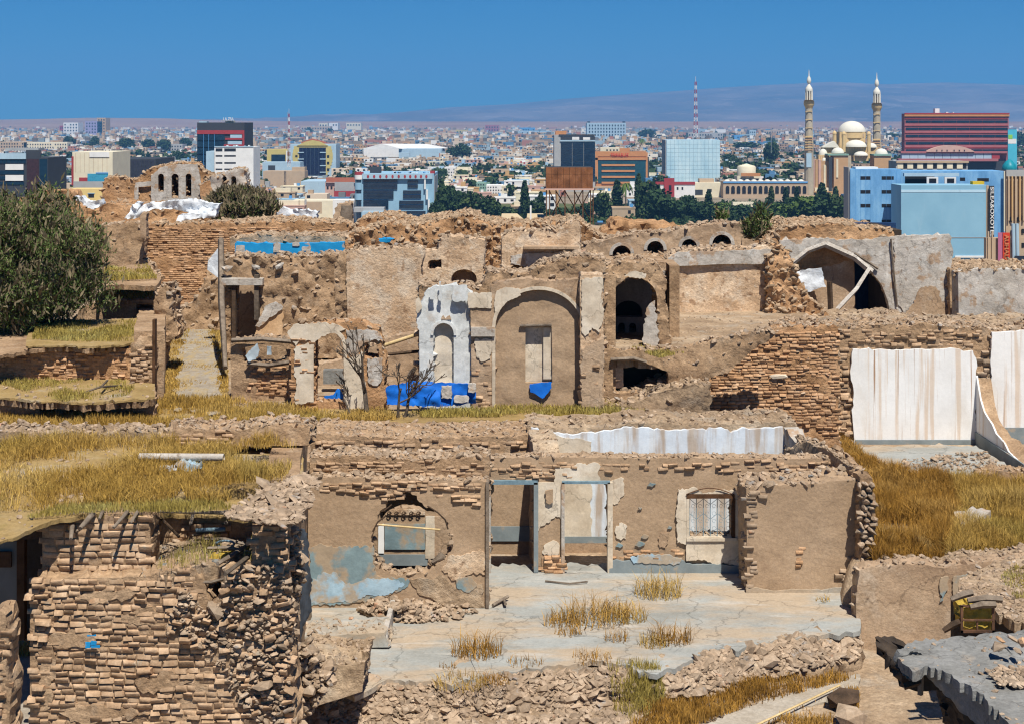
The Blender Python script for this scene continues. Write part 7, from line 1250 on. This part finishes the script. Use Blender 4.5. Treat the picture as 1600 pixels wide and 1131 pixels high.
o = bld('tan_facade', 'tall tan facade with vertical piers at the right edge', 'building', 1541, 1640, 372, 300, 1.5, FM['tan'], 420, short='the tan pier facade')
fe(o, 'upper_block', 1572, 1640, 268, 372, 300, FM['tan'], -.1, .6); fe(o, 'grey_top', 1572, 1640, 266, 276, 300, FM['grey'], .2)
for i, x in enumerate([1574, 1579.5, 1585, 1591.5, 1597]): fe(o, 'pier', x, x + 2.2, 276, 345, 300, FM['ochre'] if i % 2 else FM['tan'], .5)
for x in (1543, 1549): fe(o, 'pier', x, x + 2, 362, 420, 300, FM['tan'], .3)
for (x, y) in [(1577, 340), (1589, 340), (1596, 338), (1579, 360), (1596, 358), (1580, 380), (1596, 380)]: fe(o, 'broken_window', x, x + 4, y, y + 7, 300, black_hole, .12)
for x in (1583, 1589): stick('blue_pipe', [P(x, 350, 298.5), P(x + 1, 405, 298.5)], .35, FM['lblue'], o)
fe(o, 'dark_shopfront', 1585, 1640, 400, 425, 298, glass_dk, .5)
bn = bx('red_banner', 1567, 1578, 364, 412, 299, .15, fac((.55, .05, .02), 'red_cloth'), None); tag(bn, 'tall red banner with white lettering on the tan facade', 'banner'); text(bn, 'AUHALA', 1569, 1576, 367, 410, 299, FM['orange'], rot=True, Tn=.05)
bn = bx('pink_banner', 1559.5, 1566.5, 364, 408, 299.2, .15, fac((.42, .14, .24), 'pink_cloth'), None); tag(bn, 'faded pink banner beside the tall red one', 'banner')
td = empty('domed_house', P(1577, 266, 420), 'turquoise onion dome on a low roof beside the tan facade', 'dome'); c = P(1577, 266, 420); lathe(td, 'dome', (c[0], 420), [(1.9, c[2]), (2.0, c[2] + .5), (1.7, c[2] + 1.4), (.9, c[2] + 2.4), (.1, c[2] + 3)], mat('turquoise_tiles', [(.3, (.01, .20, .26)), (.7, (.02, .28, .34))], bump=0, rough=.4), n=18); lathe(td, 'drum', (c[0], 420), [(1.8, 0), (1.8, c[2])], FM['grey'])
# canopies before the trees
for i, (x, w) in enumerate([(782, 46), (822, 50)]):
    V = [P(x, 349, 150), P(x + 2, 334, 158), P(x + 26, 334, 158), P(x + w, 351, 150)]; V = V + [v - np.array([0, 0, .6]) for v in V]; mk('sloping_roof', V, [(0, 3, 2, 1), (0, 1, 5, 4), (3, 0, 4, 7), (2, 3, 7, 6), (1, 2, 6, 5), (4, 5, 6, 7)], fac((.52, .42, .27), 'straw_render'), None, ['pale sloping roof left of the rusty water tank', 'second pale sloping roof touching the water tank trestle'][i], 'roof')
tag(bx('white_post', 828, 830.5, 322, 352, 149, .3, FM['white'], None), 'white round headed post beside the sloping roofs', 'post')
# small far landmarks
for (x0, x1, yt, yb, mm, lab, short) in [(93, 103, 197, 210, 'red', 'crimson block on the left skyline', 'the crimson block'), (99, 122, 192, 212, 'white', 'white terraced block joined to the crimson one', 'the white terraced block'), (133, 160, 190, 214, 'purple', 'lilac apartment block on the left skyline', 'the lilac block'), (152, 165, 184.5, 214, 'ochre', 'ochre stair tower behind the lilac block', 'the ochre stair tower'),
        (498, 512, 193, 200, 'cream', 'first pale far apartment block on the skyline', 'the far pale flats'), (514, 528, 192.5, 200, 'white', 'second pale far apartment block on the skyline', 'the far pale flats'), (541, 564, 192.5, 200, 'cream', 'third and widest pale far apartment block on the skyline', 'the widest far flats'), (758, 780, 196, 208, 'rose', 'dark reddish far block on the centre skyline', 'the dark reddish block'), (712, 731, 203.5, 211, 'yellow', 'yellow far block left of the reddish one', 'the yellow far block'),
        (806, 870, 205, 211, 'lblue', 'long light blue far roofline left of the black tower', 'the light blue roofline'), (812, 836, 200, 206, 'blue', 'small bright blue far block with a red sign', 'the bright blue far block'), (1147, 1163, 212, 223, 'blue', 'small cyan block amid trees right of the silvery block', 'the cyan block'), (1171, 1181, 204, 218, 'lblue', 'slim pale blue block among the far trees', 'the slim blue block'), (470, 516, 198, 208, 'tan', 'large tan vaulted hall on the skyline', 'the vaulted hall'),
        (37, 105, 223, 236, 'cream', 'long cream block with many windows at the left', 'the long cream block'), (0, 42, 222, 236, 'tan', 'tan flat roofed block above the black glass block', 'the left tan block'), (258, 285, 226, 240, 'grey', 'grey block behind the black warehouse', 'the grey block'), (1075, 1130, 208, 219, 'grey', 'low grey block behind the silvery panel block', 'the low grey block'), (695, 712, 262, 280, 'white', 'white house with dark glazing right of the glass office', 'the white glazed house'), (1193, 1225, 204, 211, 'tan', 'tan far block left of the first minaret', 'the tan far block'), (741, 766, 286, 300, 'green', 'pale green villa before the park trees', 'the pale green villa'), (760, 790, 290, 306, 'white', 'white villa beside the pale green one', 'the white villa')]:
    Y = min(7000, 120000 / (yb - 190)); o = bld('far_block', lab, 'building', x0, x1, yt, Y, 20 * Y / 2000 + 8, FM[mm], yb, short=short); n_ = max(3, int((x1 - x0) / 4)); r_ = max(1, int((yb - yt) / 5))
    if x1 - x0 > 9: grid(o, 'window', x0 + .6, x1 - .6, yt + 1, yt + 1 + r_ * 4.6, n_, r_, .45, .45, Y, black_hole, .1 * Y / 800, skip=.1)
c = P(493, 198, 4200); 
# ---------------------------------------------------------------- houses
pal = [('white', .72, 'white'), ('cream', .6, 'cream'), ('tan', .4, 'tan'), ('ochre', .4, 'ochre'), ('lblue', .5, 'pale blue'), ('pink', .4, 'salmon'), ('grey', .4, 'grey'), ('cream', .5, 'cream')]
feats = ['white water tank', 'blue water tank', 'red water tank', 'tall stair tower', 'low stair room', 'blue awning', 'red awning', 'bare parapet', 'two water tanks', 'long roof room']
wm_ = bpy.data.meshes.new('window'); Vb, fb = box((-.5, -.06, -.5), (.5, .06, .5)); wm_.from_pydata(Vb.tolist(), [], fb.tolist()); wm_.materials.append(black_hole)
def blocked(px, py_top, Y, w, dpt):
    for (x0, x1, yb, Yl, dp, s_) in LAND:
        if x0 - w < px < x1 + w:
            if abs(Y - Yl) < dp + dpt + 12 and Y > 200: return True
            if Y < Yl and py_top < yb - 2: return True
            if Y > Yl + dp and py_top > HY + (CZ) * 0 + 9999: return True
    return False
def hidden(px, py_bot, Y):
    for (x0, x1, yb, Yl, dp, s_) in LAND:
        if Yl < Y and x0 + 3 < px < x1 - 3 and py_bot < yb and px is not None: return True
    return False
cand = []; Y = 765.0
while Y < 2700:
    step = 21 if Y < 1300 else 27; x = -Y * .345 + random.random() * 20
    while x < Y * .345:
        w = random.uniform(9, 18); d = random.uniform(8, 14); h = random.choice([3.6, 6.6, 6.8, 7.2, 9.8]); px = CX + F * x / Y; yy = Y + random.uniform(-4, 4); pt = HY + (CZ - h) * F / yy; pb = HY + CZ * F / yy
        park = (675 < px < 1325 and Y < 1010 and not (700 < px < 790 and Y > 930))
        if not blocked(px, pt, yy, 4, d) and not (park and random.random() < .86) and random.random() > .06: cand.append((x, yy, w, d, h, px, pt))
        x += w + random.uniform(1.5, 7)
    Y += step
vis = [c for c in cand if not any(Yl < c[1] and x0 < c[5] < x1 for (x0, x1, yb, Yl, dp, s_) in LAND if yb > c[6] - 30) and 0 < c[5] < 1600 and c[6] < 343]
vis.sort(key=lambda c: c[1]); indiv = vis[:300]; iset = set(map(id, indiv)); rest = [c for c in cand if id(c) not in iset]
labels = set()
for c in indiv:
    x, y, w, d, h, px, pt = c; k = random.randrange(len(pal)); col, _, cn = pal[k]; near = min(LAND, key=lambda L: abs((L[0] + L[1]) / 2 - px) + abs((L[2] - 8) - pt) * 1.5)
    fl = {3.6: 'one', 6.6: 'two', 6.8: 'two', 7.2: 'two', 9.8: 'three'}[h]; rel = 'left of' if px < near[0] else ('right of' if px > near[1] else ('beyond' if y > near[3] else 'below'))
    for tr in range(120):
        fi = random.randrange(len(feats)); lab = f'{cn} {fl} storey house with {feats[fi]}, {rel} {near[5]}'
        if lab not in labels: break
        if tr % 4 == 3: k = random.randrange(len(pal)); col, _, cn = pal[k]
        if tr > 60 : near = sorted(LAND, key=lambda L: abs((L[0] + L[1]) / 2 - px) + abs((L[2] - 8) - pt) * 1.5)[1]; rel = 'left of' if px < near[0] else ('right of' if px > near[1] else ('beyond' if y > near[3] else 'below'))
    labels.add(lab); B = [box((x - w / 2, y, 0), (x + w / 2, y + d, h - .6)), box((x - w / 2 - .2, y - .2, h - .6), (x + w / 2 + .2, y + .1, h)), box((x - w / 2 - .2, y + d - .1, h - .6), (x + w / 2 + .2, y + d + .2, h)), box((x - w / 2 - .2, y + .1, h - .6), (x - w / 2 + .1, y + d - .1, h)), box((x + w / 2 - .1, y + .1, h - .6), (x + w / 2 + .2, y + d - .1, h))]
    V, f = join(B); o = mk('city_house', V, f, FM[col], None, lab, 'house', 'flat roofed houses of the city')
    def rb_(nm, a, b, m): bxw(nm, (x + a[0], y + a[1], a[2]), (x + b[0], y + b[1], b[2]), m, o)
    q = random.uniform(-w * .3, w * .2)
    if fi in (0, 8): rb_('water_tank', (q, 3, h), (q + 1.6, 4.6, h + 1.6), FM['white'])
    if fi in (1, 8): rb_('water_tank', (q + 2, 3, h), (q + 3.6, 4.6, h + 1.6), FM['blue'])
    if fi == 2: rb_('water_tank', (q, 3, h), (q + 1.8, 4.6, h + 1.8), FM['red'])
    if fi == 3: rb_('stair_tower', (q, 2, h - .6), (q + 3, 5.5, h + 3.4), FM[col])
    if fi == 4: rb_('stair_room', (q, 2, h - .6), (q + 4, 5.5, h + 2), FM[col])
    if fi in (5, 6): rb_('awning', (q - 1, -2, h - 1.6), (q + 4, -.25, h - 1.3), FM['blue' if fi == 5 else 'red'])
    if fi == 9: rb_('roof_room', (-w * .35, 3, h - .6), (w * .3, 7, h + 2.2), FM['cream'])
    for st in range(max(1, int(h // 3.2))):
        nw = max(2, int(w // 4))
        for i in range(nw):
            if random.random() < .15: continue
            wo_ = bpy.data.objects.new('window', wm_); COL.objects.link(wo_); wo_.scale = (random.uniform(1.2, 2.2), 1, random.uniform(1.2, 1.7)); place(wo_, np.array([x - w / 2 + (i + .5) * w / nw, y - .03, 1.8 + st * 3.2]), o)
# all farther houses as one mass
def island_mat(name, cols):
    m = bpy.data.materials.new(name); m.use_nodes = True; t = m.node_tree; b = t.nodes['Principled BSDF']; g = t.nodes.new('ShaderNodeNewGeometry'); r = t.nodes.new('ShaderNodeValToRGB'); r.color_ramp.interpolation = 'CONSTANT'
    el = r.color_ramp.elements
    while len(el) < len(cols): el.new(.5)
    for i, (e, c) in enumerate(zip(el, cols)): e.position = i / len(cols); e.color = _lin(tuple(min(1, v * 1.18) for v in c))
    t.links.new(g.outputs['Random Per Island'], r.inputs[0]); t.links.new(r.outputs[0], b.inputs['Base Color']); b.inputs['Roughness'].default_value = .9; b.inputs['Specular IOR Level'].default_value = .2; return m
hm = island_mat('far_house_colours', [(.62, .62, .60), (.46, .37, .27), (.30, .21, .14), (.26, .36, .42), (.52, .44, .34), (.40, .25, .13), (.16, .16, .16), (.60, .57, .50), (.32, .15, .11), (.20, .25, .27), (.42, .32, .22), (.12, .11, .10), (.28, .21, .15), (.08, .18, .30), (.34, .26, .18), (.20, .16, .12)])
r = np.random.default_rng(5); BV = []; WV = []
T8 = np.array([(-.5, 0, 0), (.5, 0, 0), (.5, 1, 0), (-.5, 1, 0), (-.5, 0, 1), (.5, 0, 1), (.5, 1, 1), (-.5, 1, 1)], float)
for (x, y, w, d, h, px, pt) in rest:
    BV.append(T8 * [w, d, h] + [x, y, 0])
    if r.random() < .6: BV.append(T8 * [r.uniform(2, 5), 4, r.uniform(1.5, 3.2)] + [x + r.uniform(-w / 3, w / 3), y + 3, h - .3])
    if y < 2700:
        for st in range(max(1, int(h // 3.2))):
            for i in range(int(w // 4)):
                if r.random() < .75: WV.append(T8 * [1.8, .2, 1.5] + [x - w / 2 + (i + .5) * w / (w // 4), y - .1, 1.2 + st * 3.2])
N = 17000; u = r.random(N); Yf_ = 1 / ((1 - u) / 2700 + u / 10500); xf = r.uniform(-.36, .36, N) * Yf_; dn = fbm(np.column_stack([xf, Yf_, 0 * xf]), .0016, 3, 77)
for x, y, q in zip(xf, Yf_, dn):
    if q + r.normal(0, .18) < -.12 - .0 + max(0, (y - 6500) / 12000): continue
    px = CX + F * x / y; s = (y / 2700) ** .55; w, d, h = r.uniform(9, 26) * s, r.uniform(9, 16) * s, r.choice([3.5, 6.5, 7, 9, 13]) * s ** .5
    if blocked(px, HY + (CZ - h) * F / y, y, 2, d): continue
    BV.append(T8 * [w, d, h] + [x, y, 0])
    if r.random() < .5: BV.append(T8 * [w * .35, d * .4, h * .5] + [x + r.uniform(-w / 3, w / 3), y + 2, h - .3])
    if y < 5500 and r.random() < .8:
        for i in range(r.integers(2, 5)): WV.append(T8 * [w * .17, .5, h * .26] + [x + w * r.uniform(-.4, .4), y - .25, h * r.choice([.2, .55])])
def many(BV): V = np.array(BV).reshape(-1, 3); f = BOXF[None] + (np.arange(len(BV)) * 8)[:, None, None]; return V, f.reshape(-1, 4)
V, f = many(BV); mk('distant_houses', V, f, hm, None, 'mass of pale flat roofed houses covering the plain to the horizon', 'houses', None, 'stuff')
V, f = many(WV); mk('distant_windows', V, f, black_hole, None, 'dark windows of the distant houses', 'windows', None, 'stuff')
# ---------------------------------------------------------------- trees
tree_m = mat('dark_tree_foliage', [(.25, (.012, .030, .012)), (.5, (.028, .058, .02)), (.75, (.06, .10, .03))], scale=.25, bump=0, rough=.8, grain=0, over=[((.10, .13, .03), .08, S1, .55, .7, .6)])
tree_l = mat('yellow_green_foliage', [(.25, (.04, .07, .015)), (.5, (.08, .13, .025)), (.75, (.14, .19, .04))], scale=.3, bump=0, rough=.8, grain=0)
def crown_mesh(kind, seed, m):
    r = np.random.default_rng(seed); n = 900 if kind != 'palm' else 0
    if kind == 'round': u = r.normal(0, 1, (n, 3)); u /= np.linalg.norm(u, axis=1)[:, None]; p = u * (r.random(n) ** .35)[:, None]; p *= (1 + .35 * fbm(u * 1.8, 1, 2, seed))[:, None]; p = p * [.5, .5, .38] + [0, 0, .62]; s = .055
    elif kind == 'cypress': z = r.random(n); a = r.uniform(0, 6.28, n); rr = .13 * np.sin(np.pi * np.clip(z * .92 + .06, 0, 1)) ** .6 * r.random(n) ** .4; p = np.column_stack([rr * np.cos(a), rr * np.sin(a), z * .95 + .04]); s = .035
    else:
        V = []; 
        for k in range(26):
            a = k * 2.4; e = r.uniform(.1, 1.0)
            for t in range(6):
                t0, t1 = t / 6, (t + 1) / 6; f = lambda t: np.array([math.cos(a) * .3 * t, math.sin(a) * .3 * t, .82 + e * .25 * t - .34 * t * t]); w = np.array([-math.sin(a), math.cos(a), 0]) * .028; V += [f(t0) - w, f(t0) + w, f(t1) + w * .8, f(t1) - w * .8]
        V = np.array(V); F_ = np.arange(len(V)).reshape(-1, 4); me = bpy.data.meshes.new('crown'); me.from_pydata(V.tolist(), [], F_.tolist()); me.materials.append(m); return me
    d = r.normal(0, 1, (n, 3)); d /= np.linalg.norm(d, axis=1)[:, None]; w = np.cross(d, r.normal(0, 1, (n, 3))); w /= np.linalg.norm(w, axis=1)[:, None]; q = s * r.uniform(.5, 1.5, n)[:, None]
    V = np.stack([p - d * q, p + w * q, p + d * q, p - w * q], 1).reshape(-1, 3); me = bpy.data.meshes.new('crown'); me.from_pydata(V.tolist(), [], np.arange(4 * n).reshape(-1, 4).tolist()); me.materials.append(m); return me
CM = {'round': [crown_mesh('round', i, tree_m) for i in range(4)] + [crown_mesh('round', 9, tree_l)], 'cypress': [crown_mesh('cypress', 5, tree_m)], 'palm': [crown_mesh('palm', 6, tree_l)]}
Vt, ft = tube([(0, 0, 0), (.01, 0, .3), (0, .01, .6)], [.03, .022, .014], 5); trunk_me = bpy.data.meshes.new('trunk'); trunk_me.from_pydata(Vt.tolist(), [], ft.tolist()); trunk_me.materials.append(bark)
def tree(kind, px, pyb, H, wd, label, vi=None):
    Y = min(9000, 120000 / (pyb - HY)); s = Y / F; Hm = H * s; Wm = wd * s; t = empty({'round': 'leafy_tree', 'cypress': 'cypress_tree', 'palm': 'palm_tree'}[kind], P(px, pyb, Y) * [1, 1, 0], label, 'tree', 'trees of the city')
    vi = (random.randrange(4) if vi is None else vi) if kind == 'round' else 0
    for nm, me in (('trunk', trunk_me), ('crown', CM[kind][vi])):
        o = bpy.data.objects.new(nm, me); COL.objects.link(o); o.parent = t; k = Wm if kind != 'cypress' else Wm / .26
        if kind == 'palm': k = Wm / .6
        o.scale = (k, k, Hm * (1 if nm == 'crown' or kind != 'palm' else 1.35)) if nm == 'crown' else (Hm * .8, Hm * .8, Hm * (1.35 if kind == 'palm' else 1)); o.rotation_euler = (0, 0, random.uniform(0, 6.28)); WL[o.name] = WL[t.name]
words = ['tall', 'broad', 'dense', 'ragged', 'lopsided', 'bushy', 'dusty', 'spreading', 'low', 'rounded']
def tl(px, i, kd): 
    near = min(LAND, key=lambda L: abs((L[0] + L[1]) / 2 - px)); rel = 'left of' if px < near[0] else ('right of' if px > near[1] else 'before'); return f'{words[i % 10]} {kd}, {rel} {near[5]}' + (', nearest the ruins' if i == 37 else '')
TR = [('round', 700, 348, 58, 44), ('round', 738, 350, 50, 48), ('round', 722, 345, 44, 40), ('cypress', 690, 346, 62, 16), ('round', 765, 350, 42, 34), ('cypress', 778, 346, 30, 12), ('round', 795, 349, 26, 30), ('round', 682, 352, 36, 26), ('cypress', 820, 345, 62, 14), ('round', 836, 347, 34, 34), ('cypress', 845, 345, 45, 12),
      ('cypress', 964, 342, 60, 17), ('palm', 978, 338, 60, 24), ('cypress', 998, 338, 66, 13), ('round', 1015, 346, 62, 44), ('round', 1030, 350, 52, 52), ('round', 940, 346, 46, 32), ('round', 1050, 349, 36, 44), ('round', 1076, 347, 42, 30), ('cypress', 1107, 336, 38, 12), ('round', 1098, 350, 34, 40), ('round', 1128, 346, 30, 40), ('round', 1160, 348, 28, 46), ('cypress', 1146, 338, 26, 9), ('cypress', 1205, 326, 34, 10), ('cypress', 1228, 325, 32, 10), ('cypress', 1245, 322, 30, 8), ('round', 1190, 346, 30, 46), ('round', 1222, 348, 30, 50), ('round', 1262, 350, 44, 54), ('round', 1298, 353, 50, 56), ('cypress', 1284, 330, 44, 16), ('cypress', 1306, 328, 36, 10), ('round', 1240, 342, 34, 30), ('round', 1318, 345, 36, 26), ('round', 918, 343, 26, 28), ('round', 905, 349, 22, 26), ('round', 1064, 336, 24, 24), ('round', 876, 352, 26, 30), ('round', 1140, 352, 20, 36), ('round', 1205, 354, 22, 44),
      ('round', 198, 240, 24, 26), ('round', 232, 238, 20, 22), ('round', 256, 240, 22, 24), ('round', 280, 262, 26, 26), ('round', 290, 238, 22, 20), ('round', 109, 233, 20, 18), ('round', 148, 236, 22, 14), ('round', 722, 256, 30, 30), ('round', 708, 252, 22, 22), ('round', 765, 262, 14, 16), ('round', 1010, 222, 20, 26), ('round', 483, 214, 14, 12), ('round', 516, 215, 14, 14), ('round', 1205, 262, 40, 26), ('round', 1140, 262, 20, 26), ('round', 1345, 245, 20, 14), ('round', 1395, 226, 18, 26), ('round', 1594, 238, 30, 26), ('round', 1582, 250, 20, 20), ('palm', 1003, 240, 26, 14), ('round', 85, 296, 22, 30), ('round', 112, 290, 26, 26), ('round', 1165, 240, 18, 40), ('round', 1200, 232, 16, 30), ('round', 625, 242, 10, 14)]
for i, (kd, px, pb, H, w_) in enumerate(TR): tree(kd, px, pb, H, w_, tl(px, i, {'round': 'green tree', 'cypress': 'dark cypress', 'palm': 'palm'}[kd]), 4 if i in (21, 26, 28, 29, 32) else None)
# far groves as one mass
NT = 4600; u = r.random(NT * 3); Yt_ = 1 / ((1 - u) / 1000 + u / 9000); xt_ = r.uniform(-.36, .36, NT * 3) * Yt_; dn = fbm(np.column_stack([xt_, Yt_, 0 * xt_]), .0022, 3, 55); k = (dn + r.normal(0, .12, len(dn))) > .06; xt_, Yt_ = xt_[k][:NT], Yt_[k][:NT]; TV = []
for x, y in zip(xt_, Yt_):
    px = CX + F * x / y
    if blocked(px, HY + 40 * F / y, y, 2, 8): continue
    n = 46 if y < 3500 else 22; Hh = r.uniform(6, 12) * (y / 1500) ** .35; p = r.normal(0, 1, (n, 3)); p /= np.linalg.norm(p, axis=1)[:, None]; p = p * (r.random(n) ** .3)[:, None] * [Hh * .45, Hh * .45, Hh * .4] + [x, y, Hh * .55]; q = Hh * .16 * r.uniform(.6, 1.4, n)[:, None]; d = r.normal(0, 1, (n, 3)); d /= np.linalg.norm(d, axis=1)[:, None]; w = np.cross(d, r.normal(0, 1, (n, 3))); w /= np.linalg.norm(w, axis=1)[:, None]
    TV.append(np.stack([p - d * q, p + w * q, p + d * q, p - w * q], 1).reshape(-1, 3))
V = np.concatenate(TV); mk('distant_groves', V, np.arange(len(V)).reshape(-1, 4), tree_m, None, 'dark green groves scattered through the distant city', 'trees', None, 'stuff')
# green park floor with hedges
pk = slab('park_lawn', None, None, [(672, 372), (690, 322), (860, 318), (1000, 322), (1320, 316), (1326, 372)], 49.7, .3, mat('park_lawn', [(.3, (.05, .08, .02)), (.7, (.14, .14, .06))], scale=.05, bump=0), rag=0, cell=30, kind='structure', disp=0)
n = 9000; q = scatter_px([(676, 356), (684, 330), (860, 332), (1040, 322), (1300, 318), (1326, 356)], n); Yq = 120000 / (q[:, 1] - HY); p = np.column_stack([(q[:, 0] - CX) * Yq / F, Yq, rng.uniform(.3, 4.5, len(q)) * (.4 + np.abs(fbm(np.column_stack([q * .06, 0 * q[:, :1]]), 1, 2, 4)))]); d = rng.normal(0, 1, (len(p), 3)); d /= np.linalg.norm(d, axis=1)[:, None]; w = np.cross(d, rng.normal(0, 1, (len(p), 3))); w /= np.linalg.norm(w, axis=1)[:, None]; s_ = rng.uniform(.5, 1.5, len(p))[:, None]
V = np.stack([p - d * s_, p + w * s_, p + d * s_, p - w * s_], 1).reshape(-1, 3); mk('park_shrubbery', V, np.arange(len(V)).reshape(-1, 4), tree_m, None, 'dense shrubbery filling the park behind the ruins', 'shrubbery', None, 'stuff')
# a parked car
cr_ = empty('parked_car', P(938, 353, 640), 'dark blue car parked beside the park trees', 'car'); b0 = P(930, 351, 640); bxw('body', (b0[0], 639, b0[2]), (b0[0] + 4.2, 640.8, b0[2] + .8), FM['dark'], cr_); bxw('cabin', (b0[0] + .9, 639.1, b0[2] + .8), (b0[0] + 3.2, 640.7, b0[2] + 1.4), FM['blue'], cr_)
for dx in (.8, 3.4):
    for dy in (0, 1.7): cyl(cr_, 'wheel', (b0[0] + dx, 639 + dy), .3, b0[2] - .3, b0[2] + .1, black_hole, 8)
# ---------------------------------------------------------------- haze
bpy.ops.mesh.primitive_cube_add(size=1); hz = bpy.context.object; hz.name = 'haze'; hz.scale = (30000, 19500, 760); hz.location = (0, 19500 / 2 - 60, 760 / 2 - 7); hz['kind'] = 'stuff'
hmn = bpy.data.materials.new('haze_air'); hmn.use_nodes = True; t = hmn.node_tree; t.nodes.clear(); pv = t.nodes.new('ShaderNodeVolumePrincipled'); oo = t.nodes.new('ShaderNodeOutputMaterial'); t.links.new(pv.outputs[0], oo.inputs['Volume'])
pv.inputs['Color'].default_value = (.15, .43, .86, 1); pv.inputs['Density'].default_value = 9e-5; pv.inputs['Anisotropy'].default_value = .0; hz.data.materials.append(hmn)
